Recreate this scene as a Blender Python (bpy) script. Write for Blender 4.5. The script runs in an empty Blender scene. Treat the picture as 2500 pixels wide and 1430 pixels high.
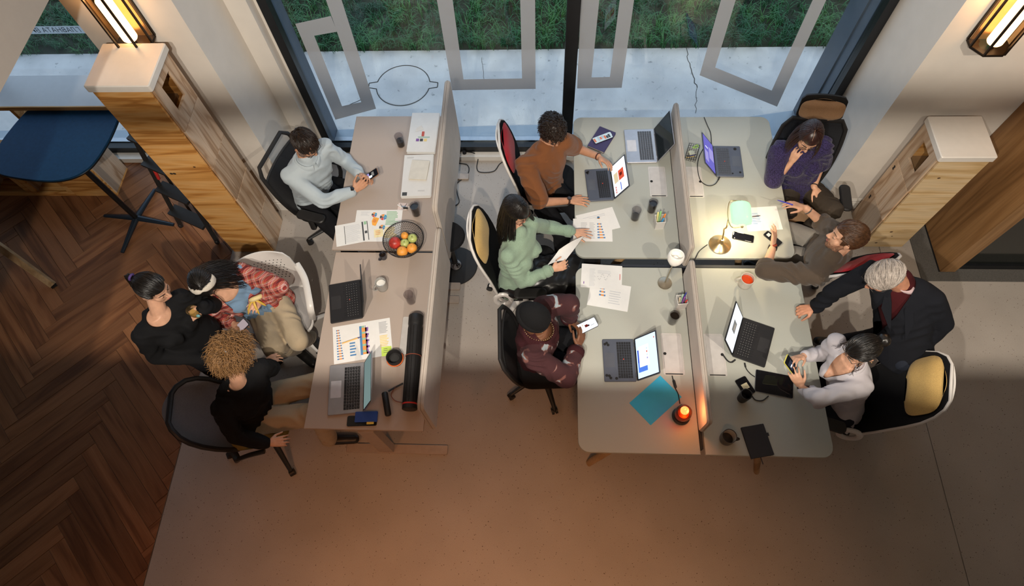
import bpy, bmesh, math, random
import numpy as np
from mathutils import Vector, Matrix, noise, Quaternion
random.seed(7)
SC = bpy.context.scene
COL = SC.collection
# ------------------------------------------------------------------ camera
F, CAMH = 1503.19, 4.84
_p, _y, _r = [math.radians(v) for v in (26.30676, 6.64916, -5.37646)]
CR = (Matrix.Rotation(_y, 3, 'Z') @ Matrix.Rotation(_p, 3, 'X') @ Matrix.Rotation(_r, 3, 'Z'))
cam = bpy.data.cameras.new('camera'); camo = bpy.data.objects.new('camera', cam); COL.objects.link(camo)
cam.sensor_width = 36; cam.lens = F / 2500 * 36; cam.clip_start = .05
camo.matrix_world = Matrix.Translation((0, 0, CAMH)) @ CR.to_4x4()
SC.camera = camo
# ------------------------------------------------------------------ world, big lamps, exposure
w = bpy.data.worlds.new('dusk'); SC.world = w; w.use_nodes = True
w.node_tree.nodes['Background'].inputs[0].default_value = (.36, .45, .58, 1)
w.node_tree.nodes['Background'].inputs[1].default_value = 2.75
vs = SC.view_settings
vs.view_transform = 'Standard'; vs.look = 'None'; vs.gamma = 1; vs.use_curve_mapping = False
vs.exposure = 0.0
def lamp(name, kind, loc, energy, color, radius=.05, target=None, spot=None, blend=.5):
    l = bpy.data.lights.new(name, kind); l.energy = energy; l.color = color
    if kind in ('POINT', 'SPOT'): l.shadow_soft_size = radius
    o = bpy.data.objects.new(name, l); COL.objects.link(o); o.location = loc
    if target is not None:
        o.rotation_euler = (Vector(target) - Vector(loc)).to_track_quat('-Z', 'Y').to_euler()
    if spot: l.spot_size = math.radians(spot); l.spot_blend = blend
    return o
# two gallery spotlights above and behind the camera, throwing the hard shadows away from us
lamp('gallery_spotlight', 'SPOT', (-1.0, -1.2, 5.5), 600, (1, .91, .79), .035, (-.6, 2.9, .3), 100, .45)
lamp('gallery_spotlight.001', 'SPOT', (-.08, -1.2, 5.5), 640, (1, .91, .79), .035, (.7, 2.7, .3), 104, .45)
lamp('gallery_spotlight.002', 'SPOT', (2.7, -1.2, 5.5), 480, (1, .89, .74), .035, (2.3, 2.7, .3), 92, .45)
# warm low lamps under the gallery
lamp('under_gallery_lamp', 'SPOT', (-1.75, -.6, 2.6), 50, (1, .38, .14), .12, (-1.6, -.1, 0), 100, 1)
lamp('under_gallery_lamp.001', 'SPOT', (.2, -.9, 3.8), 265, (1, .44, .17), .2, (.0, -.55, 0), 78, 1)
# ------------------------------------------------------------------ pixel -> world
def ray(px, py): return CR @ Vector(((px - 1250) / F, -(py - 715) / F, -1))
def P(px, py, z=0.):
    d = ray(px, py); return Vector((0, 0, CAMH)) + d * ((z - CAMH) / d.z)
def PY(px, py, Y):
    d = ray(px, py); return Vector((0, 0, CAMH)) + d * (Y / d.y)
def PX(px, py, X):
    d = ray(px, py); return Vector((0, 0, CAMH)) + d * (X / d.x)
# ------------------------------------------------------------------ materials
MATS = {}
def newmat(name):
    m = bpy.data.materials.new(name); m.use_nodes = True; MATS[name] = m
    nt = m.node_tree; b = nt.nodes['Principled BSDF']
    return m, nt, b
def lnk(nt, a, b): nt.links.new(a, b)
def tc(nt, scale=(1, 1, 1), kind='Object', rnd=False):
    t = nt.nodes.new('ShaderNodeTexCoord'); mp = nt.nodes.new('ShaderNodeMapping')
    mp.inputs['Scale'].default_value = scale; lnk(nt, t.outputs[kind], mp.inputs[0])
    if rnd:
        oi = nt.nodes.new('ShaderNodeObjectInfo'); ml = nt.nodes.new('ShaderNodeMath'); ml.operation = 'MULTIPLY'
        ml.inputs[1].default_value = 37.; lnk(nt, oi.outputs['Random'], ml.inputs[0]); lnk(nt, ml.outputs[0], mp.inputs['Location'])
    return mp.outputs[0]
def ramp(nt, fac, stops):
    r = nt.nodes.new('ShaderNodeValToRGB'); e = r.color_ramp.elements
    while len(e) < len(stops): e.new(.5)
    for i, (p, c) in enumerate(stops): e[i].position = p; e[i].color = (*c, 1)
    lnk(nt, fac, r.inputs[0]); return r.outputs[0]
def bump(nt, b, h, dist=.002, strength=.5):
    bp = nt.nodes.new('ShaderNodeBump'); bp.inputs['Distance'].default_value = dist; bp.inputs['Strength'].default_value = strength
    lnk(nt, h, bp.inputs['Height']); lnk(nt, bp.outputs[0], b.inputs['Normal'])
def M(name, col, rough=.5, metal=0, var=.06, scale=20, bmp=0, spec=.5, emit=None, est=1, sheen=0, stretch=(1, 1, 1)):
    if name in MATS: return MATS[name]
    m, nt, b = newmat(name)
    b.inputs['Roughness'].default_value = rough; b.inputs['Metallic'].default_value = metal
    b.inputs['Specular IOR Level'].default_value = spec
    n = nt.nodes.new('ShaderNodeTexNoise'); n.inputs['Scale'].default_value = scale; n.inputs['Detail'].default_value = 4
    lnk(nt, tc(nt, stretch), n.inputs[0])
    lo = [max(0, c * (1 - var)) for c in col]; hi = [min(1, c * (1 + var)) for c in col]
    c = ramp(nt, n.outputs[0], [(.3, lo), (.7, hi)]); lnk(nt, c, b.inputs['Base Color'])
    if bmp: bump(nt, b, n.outputs[0], bmp)
    if sheen: b.inputs['Sheen Weight'].default_value = sheen
    if emit: b.inputs['Emission Color'].default_value = (*emit, 1); b.inputs['Emission Strength'].default_value = est
    return m
def fabric(name, col, scale=400, var=.25, bmp=.0015, rough=.9, sheen=.15, big=.08):
    if name in MATS: return MATS[name]
    m, nt, b = newmat(name); b.inputs['Roughness'].default_value = rough; b.inputs['Sheen Weight'].default_value = sheen if max(col) > .06 else 0
    b.inputs['Specular IOR Level'].default_value = .2
    n = nt.nodes.new('ShaderNodeTexNoise'); n.inputs['Scale'].default_value = scale; lnk(nt, tc(nt), n.inputs[0])
    n2 = nt.nodes.new('ShaderNodeTexNoise'); n2.inputs['Scale'].default_value = 9; lnk(nt, tc(nt), n2.inputs[0])
    c1 = ramp(nt, n.outputs[0], [(.3, [c * (1 - var) for c in col]), (.7, [min(1, c * (1 + var)) for c in col])])
    c2 = ramp(nt, n2.outputs[0], [(.3, [1 - big] * 3), (.7, [1, 1, 1])])
    mx = nt.nodes.new('ShaderNodeMix'); mx.data_type = 'RGBA'; mx.blend_type = 'MULTIPLY'; mx.inputs[0].default_value = 1
    lnk(nt, c1, mx.inputs[6]); lnk(nt, c2, mx.inputs[7]); lnk(nt, mx.outputs[2], b.inputs['Base Color'])
    bump(nt, b, n.outputs[0], bmp)
    return m
def wood(name, c1, c2, c3, axis=0, rough=.45, scale=1., rings=9., randb=.25, coord='Object'):
    """grain along the given local axis; every piece shifted and shaded by its own random number"""
    m, nt, b = newmat(name); b.inputs['Roughness'].default_value = rough; b.inputs['Specular IOR Level'].default_value = .3
    s = [7 * scale] * 3; s[axis] = .8 * scale
    v = tc(nt, s, coord, rnd=True)
    n = nt.nodes.new('ShaderNodeTexNoise'); n.inputs['Scale'].default_value = 1.1; n.inputs['Detail'].default_value = 3; n.inputs['Distortion'].default_value = .6
    lnk(nt, v, n.inputs[0])
    mm = nt.nodes.new('ShaderNodeMath'); mm.operation = 'MULTIPLY'; mm.inputs[1].default_value = rings; lnk(nt, n.outputs[0], mm.inputs[0])
    sn = nt.nodes.new('ShaderNodeMath'); sn.operation = 'PINGPONG'; sn.inputs[1].default_value = 1; lnk(nt, mm.outputs[0], sn.inputs[0])
    c = ramp(nt, sn.outputs[0], [(.05, c2), (.45, c1), (.9, c3)])
    s2 = [140 * scale] * 3; s2[axis] = 4 * scale
    f = nt.nodes.new('ShaderNodeTexNoise'); f.inputs['Scale'].default_value = 1; lnk(nt, tc(nt, s2, coord), f.inputs[0])
    cf = ramp(nt, f.outputs[0], [(.3, [.82] * 3), (.65, [1] * 3)])
    mx = nt.nodes.new('ShaderNodeMix'); mx.data_type = 'RGBA'; mx.blend_type = 'MULTIPLY'; mx.inputs[0].default_value = 1
    lnk(nt, c, mx.inputs[6]); lnk(nt, cf, mx.inputs[7])
    oi = nt.nodes.new('ShaderNodeObjectInfo')
    cr = ramp(nt, oi.outputs['Random'], [(0, [1 - randb] * 3), (1, [1, 1, 1])])
    mx2 = nt.nodes.new('ShaderNodeMix'); mx2.data_type = 'RGBA'; mx2.blend_type = 'MULTIPLY'; mx2.inputs[0].default_value = 1
    lnk(nt, mx.outputs[2], mx2.inputs[6]); lnk(nt, cr, mx2.inputs[7]); lnk(nt, mx2.outputs[2], b.inputs['Base Color'])
    bump(nt, b, f.outputs[0], .0006)
    return m
def thinglass(name, tint=(1, 1, 1), gloss=.06, rough=.0, ior=1.5):
    m, nt, b = newmat(name); nt.nodes.remove(b)
    out = nt.nodes['Material Output']
    t = nt.nodes.new('ShaderNodeBsdfTransparent'); t.inputs[0].default_value = (*tint, 1)
    g = nt.nodes.new('ShaderNodeBsdfGlossy'); g.inputs['Roughness'].default_value = rough
    fr = nt.nodes.new('ShaderNodeLayerWeight'); pw = nt.nodes.new('ShaderNodeMath'); pw.operation = 'POWER'; pw.inputs[1].default_value = 5
    ma = nt.nodes.new('ShaderNodeMath'); ma.operation = 'MULTIPLY_ADD'; f0 = ((ior - 1) / (ior + 1)) ** 2; ma.inputs[1].default_value = 1 - f0; ma.inputs[2].default_value = f0
    fr.inputs[0].default_value = .5; lnk(nt, fr.outputs['Facing'], pw.inputs[0]); lnk(nt, pw.outputs[0], ma.inputs[0])
    mx = nt.nodes.new('ShaderNodeMixShader'); lnk(nt, ma.outputs[0], mx.inputs[0]); lnk(nt, t.outputs[0], mx.inputs[1]); lnk(nt, g.outputs[0], mx.inputs[2])
    lnk(nt, mx.outputs[0], out.inputs[0]); return m
def film(name, col, alpha, trans=0.):
    m, nt, b = newmat(name); out = nt.nodes['Material Output']
    b.inputs['Base Color'].default_value = (*col, 1); b.inputs['Roughness'].default_value = .6
    if trans:
        tl = nt.nodes.new('ShaderNodeBsdfTranslucent'); tl.inputs[0].default_value = (*col, 1); m2 = nt.nodes.new('ShaderNodeMixShader'); m2.inputs[0].default_value = trans
        lnk(nt, b.outputs[0], m2.inputs[1]); lnk(nt, tl.outputs[0], m2.inputs[2]); b = m2
    t = nt.nodes.new('ShaderNodeBsdfTransparent'); mx = nt.nodes.new('ShaderNodeMixShader'); mx.inputs[0].default_value = alpha
    lnk(nt, t.outputs[0], mx.inputs[1]); lnk(nt, b.outputs[0], mx.inputs[2]); lnk(nt, mx.outputs[0], out.inputs[0]); return m
def glow(name, col, st):
    if name in MATS: return MATS[name]
    m, nt, b = newmat(name); nt.nodes.remove(b); e = nt.nodes.new('ShaderNodeEmission')
    e.inputs[0].default_value = (*col, 1); e.inputs[1].default_value = st; lnk(nt, e.outputs[0], nt.nodes['Material Output'].inputs[0]); return m
# ------------------------------------------------------------------ mesh builder
def frame(d, up=(0, 0, 1)):
    d = Vector(d).normalized(); u = Vector(up)
    if abs(d.dot(u.normalized())) > .98: u = Vector((1, 0, 0)) if abs(d.x) < .9 else Vector((0, 1, 0))
    x = u.cross(d).normalized(); y = d.cross(x).normalized()
    return x, y, d
class MB:
    def __init__(s): s.v = []; s.f = []; s.m = []; s.mi = 0
    def add(s, vs, fs):
        o = len(s.v); s.v += [tuple(v) for v in vs]
        for f in fs: s.f.append([i + o for i in f]); s.m.append(s.mi)
        return s
    def box(s, a, b, mat=None):
        (x0, y0, z0), (x1, y1, z1) = a, b
        vs = [(x0, y0, z0), (x1, y0, z0), (x1, y1, z0), (x0, y1, z0), (x0, y0, z1), (x1, y0, z1), (x1, y1, z1), (x0, y1, z1)]
        if mat is not None: vs = [mat @ Vector(v) for v in vs]
        return s.add(vs, [(0, 3, 2, 1), (4, 5, 6, 7), (0, 1, 5, 4), (1, 2, 6, 5), (2, 3, 7, 6), (3, 0, 4, 7)])
    def rings(s, rs, cap=True, closed=False):
        n = len(rs[0]); vs = [p for r in rs for p in r]; fs = []
        for i in range(len(rs) - (0 if closed else 1)):
            a = i * n; b = ((i + 1) % len(rs)) * n
            for j in range(n):
                k = (j + 1) % n; fs.append((a + j, a + k, b + k, b + j))
        if cap and not closed:
            fs.append(tuple(range(n))[::-1]); fs.append(tuple(range((len(rs) - 1) * n, len(rs) * n)))
        return s.add(vs, fs)
    def prism(s, poly, z0, z1, ch=0., mat=None):
        """poly: ccw 2D outline; ch: chamfer at both ends"""
        def inset(p, d):
            n = len(p); out = []
            for i in range(n):
                a, b, c = Vector(p[i - 1]), Vector(p[i]), Vector(p[(i + 1) % n])
                e1 = (b - a); e2 = (c - b)
                if e1.length < 1e-9 or e2.length < 1e-9: out.append(b); continue
                n1 = Vector((-e1.y, e1.x)).normalized(); n2 = Vector((-e2.y, e2.x)).normalized()
                nn = (n1 + n2); nn = nn / max(.35, nn.length_squared) * 2
                out.append(b + nn * d)
            return out
        poly = [Vector(p[:2]) for p in poly]
        ar = sum(poly[i - 1].x * poly[i].y - poly[i].x * poly[i - 1].y for i in range(len(poly)))
        if ar < 0: poly = poly[::-1]
        if ch: rs = [[(p.x, p.y, z0) for p in inset(poly, ch)], [(p.x, p.y, z0 + ch) for p in poly], [(p.x, p.y, z1 - ch) for p in poly], [(p.x, p.y, z1) for p in inset(poly, ch)]]
        else: rs = [[(p.x, p.y, z0) for p in poly], [(p.x, p.y, z1) for p in poly]]
        if mat is not None: rs = [[mat @ Vector(p) for p in r] for r in rs]
        return s.rings(rs)
    def rbox(s, sx, sy, z0, z1, r=.01, ch=.002, seg=4, c=(0, 0), mat=None):
        return s.prism(rrect(sx, sy, r, seg, c), z0, z1, ch, mat)
    def tube(s, pts, r, n=8, cap=True, flat=None, up=(0, 0, 1), closed=False):
        pts = [Vector(p) for p in pts]; rs = []; N = len(pts)
        if not hasattr(r, '__len__'): r = [r] * N
        px = None
        for i, p in enumerate(pts):
            d = (pts[(i + 1) % N] - pts[i - 1]) if closed else (pts[min(i + 1, N - 1)] - pts[max(i - 1, 0)])
            if d.length < 1e-9: d = Vector((0, 0, 1))
            d.normalize()
            if px is None: x, y, _ = frame(d, up)
            else:
                x = px - d * px.dot(d)
                x = x.normalized() if x.length > 1e-6 else frame(d, up)[0]
                y = d.cross(x)
            px = x
            fx, fy = flat if flat else (1, 1)
            rs.append([p + (x * math.cos(t) * fx + y * math.sin(t) * fy) * r[i] for t in [2 * math.pi * k / n for k in range(n)]])
        return s.rings(rs, cap, closed)
    def cyl(s, a, b, r0, r1=None, n=16): return s.tube([a, b], [r0, r0 if r1 is None else r1], n)
    def lathe(s, prof, n=24, c=(0, 0, 0), mat=None, cap=False):
        rs = [[(c[0] + r * math.cos(t), c[1] + r * math.sin(t), c[2] + z) for t in [2 * math.pi * k / n for k in range(n)]] for r, z in prof]
        if mat is not None: rs = [[mat @ Vector(p) for p in q] for q in rs]
        return s.rings(rs, cap)
    def ball(s, c, r, n=12, m=8, mat=None):
        r = r if hasattr(r, '__len__') else (r, r, r)
        vs = []; fs = []
        q = mat if mat is not None else Matrix.Identity(3)
        c = Vector(c)
        def pt(a, b): return c + q @ Vector((r[0] * math.sin(a) * math.cos(b), r[1] * math.sin(a) * math.sin(b), r[2] * math.cos(a)))
        vs.append(pt(0, 0))
        for i in range(1, m):
            for j in range(n): vs.append(pt(math.pi * i / m, 2 * math.pi * j / n))
        vs.append(pt(math.pi, 0))
        for j in range(n): fs.append((0, 1 + j, 1 + (j + 1) % n))
        for i in range(m - 2):
            for j in range(n):
                a = 1 + i * n + j; b = 1 + i * n + (j + 1) % n; fs.append((a, a + n, b + n, b))
        e = len(vs) - 1; a0 = 1 + (m - 2) * n
        for j in range(n): fs.append((e, a0 + (j + 1) % n, a0 + j))
        return s.add(vs, fs)
    def capsule(s, a, b, ra, rb, n=12, m=4, flat=None, up=(0, 0, 1)):
        """rounded cone; flat=(fx, fy) squashes the section, up fixes its y side"""
        a = Vector(a); b = Vector(b); d = b - a
        if d.length < 1e-6: return s.ball(a, ra, n, 8)
        x, y, d = frame(d, up); fx, fy = flat if flat else (1, 1); rs = []
        for k in range(m + 1):
            t = -math.pi / 2 + math.pi / 2 * k / m; cc, ss = max(.02, math.cos(t)), math.sin(t)
            rs.append([a + d * ra * ss + (x * math.cos(u) * fx + y * math.sin(u) * fy) * ra * cc for u in [2 * math.pi * j / n for j in range(n)]])
        for k in range(m + 1):
            t = math.pi / 2 * k / m; cc, ss = max(.02, math.cos(t)), math.sin(t)
            rs.append([b + d * rb * ss + (x * math.cos(u) * fx + y * math.sin(u) * fy) * rb * cc for u in [2 * math.pi * j / n for j in range(n)]])
        return s.rings(rs)
    def quad(s, a, b, c, d): return s.add([a, b, c, d], [(0, 1, 2, 3)])
    def mesh(s, name='mesh'):
        me = bpy.data.meshes.new(name); me.from_pydata(s.v, [], s.f)
        if any(s.m): me.polygons.foreach_set('material_index', s.m)
        return me
    def build(s, name, mat, parent=None, smooth=40, world=False):
        if world and parent is not None:
            inv = Matrix.LocRotScale(parent.location, parent.rotation_euler, None).inverted(); s.v = [tuple(inv @ Vector(v)) for v in s.v]
        me = s.mesh(name)
        return link(name, me, mat, parent, smooth)
def link(name, me, mat, parent=None, smooth=40):
    for mm in (mat if isinstance(mat, (list, tuple)) else [mat]):
        if mm is not None: me.materials.append(mm)
    bm = bmesh.new(); bm.from_mesh(me); bmesh.ops.recalc_face_normals(bm, faces=bm.faces); bm.to_mesh(me); bm.free()
    if smooth:
        me.polygons.foreach_set('use_smooth', [True] * len(me.polygons))
        if smooth < 180: me.set_sharp_from_angle(angle=math.radians(smooth))
    o = bpy.data.objects.new(name, me); COL.objects.link(o)
    if parent is not None: o.parent = parent
    return o
def rrect(sx, sy, r, seg=4, c=(0, 0)):
    out = []
    for qx, qy, a0 in ((1, 1, 0), (-1, 1, 90), (-1, -1, 180), (1, -1, 270)):
        for k in range(seg + 1):
            a = math.radians(a0 + 90 * k / seg); out.append((c[0] + qx * (sx / 2 - r) + r * math.cos(a), c[1] + qy * (sy / 2 - r) + r * math.sin(a)))
    return out
def tag(o, label=None, cat=None, group=None, kind=None):
    if label: o['label'] = label
    if cat: o['category'] = cat
    if group: o['group'] = group
    if kind: o['kind'] = kind
    return o
def thing(name, label, cat, loc=(0, 0, 0), rz=0, group=None):
    o = bpy.data.objects.new(name, None); COL.objects.link(o); o.empty_display_size = .1
    o.location = loc; o.rotation_euler = (0, 0, rz); return tag(o, label, cat, group)
def struct(name, mb, mat, parent=None, smooth=30):
    o = mb.build(name, mat, parent, smooth)
    if parent is None: o['kind'] = 'structure'
    return o
def smoothpath(pts, n=6):
    pts = [Vector(p) for p in pts]; out = []
    for i in range(len(pts) - 1):
        p0, p1, p2, p3 = pts[max(i - 1, 0)], pts[i], pts[i + 1], pts[min(i + 2, len(pts) - 1)]
        for k in range(n):
            t = k / n; out.append(.5 * ((2 * p1) + (p2 - p0) * t + (2 * p0 - 5 * p1 + 4 * p2 - p3) * t * t + (3 * p1 - p0 - 3 * p2 + p3) * t ** 3))
    return out + [pts[-1]]
# ================================================================== the room
WALL = M('wall_paint', (.62, .575, .52), .75, var=.03, scale=6, bmp=.0004)
CEIL = M('ceiling_paint', (.55, .52, .48), .8, var=.03)
BLACKM = M('black_frame_metal', (.012, .013, .015), .35, .3, var=.1)
TRIMW = M('white_trim_paint', (.72, .69, .64), .45, var=.03)
# concrete / terrazzo floor
def concrete():
    m, nt, b = newmat('polished_terrazzo'); b.inputs['Roughness'].default_value = .38; b.inputs['Specular IOR Level'].default_value = .35
    v = tc(nt); n = nt.nodes.new('ShaderNodeTexNoise'); n.inputs['Scale'].default_value = 1.6; n.inputs['Detail'].default_value = 6; lnk(nt, v, n.inputs[0])
    c = ramp(nt, n.outputs[0], [(.3, (.37, .325, .285)), (.7, (.45, .40, .355))])
    vo = nt.nodes.new('ShaderNodeTexVoronoi'); vo.inputs['Scale'].default_value = 46; lnk(nt, v, vo.inputs[0])
    n3 = nt.nodes.new('ShaderNodeTexNoise'); n3.inputs['Scale'].default_value = 60; lnk(nt, v, n3.inputs[0])
    ad = nt.nodes.new('ShaderNodeMath'); ad.operation = 'MULTIPLY_ADD'; ad.inputs[1].default_value = .5; lnk(nt, n3.outputs[0], ad.inputs[0]); lnk(nt, vo.outputs['Distance'], ad.inputs[2])
    sp = ramp(nt, ad.outputs[0], [(.30, (.28, .24, .2)), (.38, (1, 1, 1))])
    n4 = nt.nodes.new('ShaderNodeTexNoise'); n4.inputs['Scale'].default_value = 260; lnk(nt, v, n4.inputs[0])
    gr = ramp(nt, n4.outputs[0], [(.3, (.86, .86, .86)), (.6, (1, 1, 1))])
    x = nt.nodes.new('ShaderNodeMix'); x.data_type = 'RGBA'; x.blend_type = 'MULTIPLY'; x.inputs[0].default_value = 1; lnk(nt, c, x.inputs[6]); lnk(nt, sp, x.inputs[7])
    x2 = nt.nodes.new('ShaderNodeMix'); x2.data_type = 'RGBA'; x2.blend_type = 'MULTIPLY'; x2.inputs[0].default_value = 1; lnk(nt, x.outputs[2], x2.inputs[6]); lnk(nt, gr, x2.inputs[7])
    lnk(nt, x2.outputs[2], b.inputs['Base Color']); bump(nt, b, n4.outputs[0], .0004)
    return m
TERR = concrete()
XB = -2.88                      # edge between wood and terrazzo
fl = MB(); fl.box((XB, -3.5, -.12), (2.955, 3.95, 0)); fl.box((2.963, -3.5, -.12), (5.6, 3.95, 0)); fl.box((2.955, -3.5, -.12), (2.963, 3.95, -.008))
floor = struct('floor', fl, TERR)
floor['label'] = 'speckled beige polished terrazzo floor with one saw-cut seam'
sub = MB(); sub.box((-6.6, -3.5, -.12), (XB - .006, 3.95, -.016))
woodfloor = struct('floor_wood', sub, M('dark_screed', (.05, .035, .025), .8))
woodfloor['label'] = 'brown oak herringbone floor'
st = MB(); st.box((XB - .006, -3.5, -.02), (XB, 3.95, .001)); st.build('edge_strip', M('brass_strip', (.35, .3, .24), .35, .9), floor)
PLK = wood('oak_plank', (.29, .118, .046), (.19, .072, .027), (.34, .145, .060), 0, .55, .8, 6, .42)
LP, WP = 1.012, .1255
cache = {}
def plank_mesh(l):
    me = MB(); g = .0012
    me.prism([(g, g), (l - g, g), (l - g, WP - g), (g, WP - g)], -.016, 0, .0012); return me.mesh('plank')
def plank(org, dirv, side):
    """org corner, dirv unit along, side unit across; clipped at the strip and the room edge"""
    o3 = Vector((org.x, org.y, 0)); key = 'p'
    corners = [org, org + dirv * LP, org + dirv * LP + side * WP, org + side * WP]
    xs = [c.x for c in corners]; ys = [c.y for c in corners]
    if min(xs) > XB - .02 or max(xs) < -5.9 or min(ys) > 3.8 or max(ys) < -.55: return
    rot = Matrix(((dirv.x, side.x, 0), (dirv.y, side.y, 0), (0, 0, 1)))
    if rot.determinant() < 0:
        org = org + side * WP; side = -side; rot = Matrix(((dirv.x, side.x, 0), (dirv.y, side.y, 0), (0, 0, 1)))
    mw = Matrix.Translation((org.x, org.y, 0)) @ rot.to_4x4()
    if max(xs) > XB - .006 or max(ys) > 3.8:
        me = plank_mesh(LP); bm = bmesh.new(); bm.from_mesh(me); inv = mw.inverted()
        for co, no in (((XB - .007, 0, 0), (1, 0, 0)), ((0, 3.8, 0), (0, 1, 0))):
            g = bm.verts[:] + bm.edges[:] + bm.faces[:]
            r = bmesh.ops.bisect_plane(bm, geom=g, plane_co=inv @ Vector(co), plane_no=inv.to_3x3() @ Vector(no), clear_outer=True)
            ed = [e for e in r['geom_cut'] if isinstance(e, bmesh.types.BMEdge)]
            if ed: bmesh.ops.contextual_create(bm, geom=ed)
        bm.to_mesh(me); n = len(bm.faces); bm.free()
        if n < 4: return
    else:
        if 'full' not in cache: cache['full'] = plank_mesh(LP); cache['full'].materials.append(PLK)
        me = cache['full']
    if not me.materials: me.materials.append(PLK)
    o = bpy.data.objects.new('plank', me); COL.objects.link(o); o.parent = woodfloor; o.matrix_local = mw
q = math.sqrt(.5)
def uv(u, v): return Vector(((u - v) * q + UX, (u + v) * q + UY))
UX, UY = XB - 4 * LP * q - .0, .81
eu, ev = Vector((q, q)), Vector((-q, q))
for c in range(-1, 4):
    for k in range(-30, 34):
        bu, bv = k * WP + c * LP, k * WP - c * LP
        plank(uv(bu, bv), eu, ev)
        plank(uv(bu + LP, bv - LP + WP), ev, eu)
# ---- window wall
YW = 3.9
wb = MB()
wb.box((-3.05, 3.25, 0), (-2.33, 4.15, 6.3)); wb.box((-2.33, 3.78, 0), (-2.165, 4.15, 6.3)); wb.box((-2.165, 3.88, 0), (-2.14, 4.0, 6.3))
wb.box((2.51, 3.28, 0), (5.6, 4.4, 6.3))
wb.box((-2.14, 3.82, 3.6), (2.51, 4.15, 6.3)); wb.box((-6.6, 3.82, 3.4), (-3.05, 4.15, 6.3))
wall = struct('wall_back', wb, WALL); wall['label'] = 'cream plaster window wall with stepped piers'
ws = MB(); ws.box((-6.7, -3.6, -.1), (-6.6, 4.2, 6.3)); struct('wall_left', ws, WALL)
ws = MB(); ws.box((5.6, -3.6, -.1), (5.7, 4.4, 6.3)); struct('wall_right', ws, WALL)
ws = MB(); ws.box((-6.7, -3.6, -.1), (5.7, -3.5, 6.3)); struct('wall_rear', ws, WALL)
ws = MB(); ws.box((-6.7, -3.6, 6.3), (5.7, 4.4, 6.4)); struct('ceiling', ws, CEIL)
# gallery slab behind the camera, its rail, and the side wall above the left bay
gs = MB(); gs.box((-6.6, -3.5, 4.0), (5.6, -.5, 4.2)); struct('floor_gallery', gs, CEIL)
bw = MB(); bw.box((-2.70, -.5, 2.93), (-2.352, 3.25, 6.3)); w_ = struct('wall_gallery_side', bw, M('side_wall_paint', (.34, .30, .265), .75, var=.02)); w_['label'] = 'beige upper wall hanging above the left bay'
rl = thing('gallery_railing', 'black steel gallery railing behind the viewpoint', 'railing', (0, -.45, 4.2))
rb = MB(); rb.tube([(-1.6, 0, .6), (5.5, 0, .6)], .022, 10); rb.build('handrail', BLACKM, rl)
for xx in (-1.5, 2.2, 5.4):
    rb = MB(); rb.cyl((xx, 0, 0), (xx, 0, .6), .014, n=10); rb.build('post', BLACKM, rl)
# baseboards
def baseboard(name, pts):
    b = MB()
    for (x0, y0), (x1, y1), (nx, ny) in pts:
        for h0, h1, t in ((0, .105, .016), (.105, .13, .011), (.13, .145, .006)):
            b.box((min(x0, x1, x0 + nx * t, x1 + nx * t), min(y0, y1, y0 + ny * t, y1 + ny * t), h0), (max(x0, x1, x0 + nx * t, x1 + nx * t), max(y0, y1, y0 + ny * t, y1 + ny * t), h1))
    struct(name, b, TRIMW)
baseboard('baseboard_left', [((-3.05, 3.25), (-2.314, 3.25), (0, -1)), ((-2.33, 3.25), (-2.33, 3.78), (1, 0)), ((-2.33, 3.78), (-2.15, 3.78), (0, -1))])
baseboard('baseboard_right', [((2.494, 3.28), (3.41, 3.28), (0, -1)), ((2.51, 3.28), (2.51, 3.9), (-1, 0))])
# ledge under the window
lg = MB(); lg.prism([(3.822, 0), (3.92, 0), (3.92, .062), (3.822, .058)], -2.15, 2.5, .003, Matrix(((0, 0, 1, 0), (1, 0, 0, 0), (0, 1, 0, 0), (0, 0, 0, 1)))); struct('trim_1', lg, TRIMW)
lg = MB(); lg.box((-6.6, 3.8, 0), (-3.05, 3.92, .058)); struct('trim_2', lg, TRIMW)
# frames
GLASS = thinglass('window_glass', (.93, .96, .96), ior=1.45)
def window(name, x0, x1, z0, z1, mull, label):
    o = MB()
    for a, b in (((x0, YW - .03, z0), (x0 + .07, YW + .05, z1)), ((x1 - .07, YW - .03, z0), (x1, YW + .05, z1)), ((x0, YW - .03, z1 - .07), (x1, YW + .05, z1))): o.box(a, b)
    o.box((x0 + .07, YW - .02, z0), (x1 - .07, YW + .05, z0 + .072))
    r = struct(name, o, BLACKM); r['label'] = label
    bd = MB(); bd.box((x0 + .07, YW + .052, z0 + .06), (x1 - .07, YW + .1, z0 + .085)); bd.build('glazing_bead', M('pale_anodised', (.35, .38, .42), .3, .8), r)
    if mull:
        mb = MB(); mb.box((mull - .05, YW - .03, z0 + .072), (mull + .05, YW + .06, z1 - .07)); mb.build('mullion', BLACKM, r)
    xs = [x0 + .07, x1 - .07] if not mull else [x0 + .07, mull - .05, mull + .05, x1 - .07]
    for i in range(0, len(xs), 2):
        g = MB(); g.box((xs[i], YW + .02, z0 + .072), (xs[i + 1], YW + .026, z1 - .07)); g.build('pane', GLASS, r)
    return r
win1 = window('window_1', -2.138, 2.5, .062, 3.6, .2, 'large black framed shop window with grey film shapes')
win2 = window('window_2', -5.9, -3.05, .058, 3.4, None, 'left black framed window behind the white counter')
mb = MB(); mb.box((-4.95, YW - .03, .13), (-4.83, YW + .06, 3.33)); mb.build('mullion', BLACKM, win2)
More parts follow.
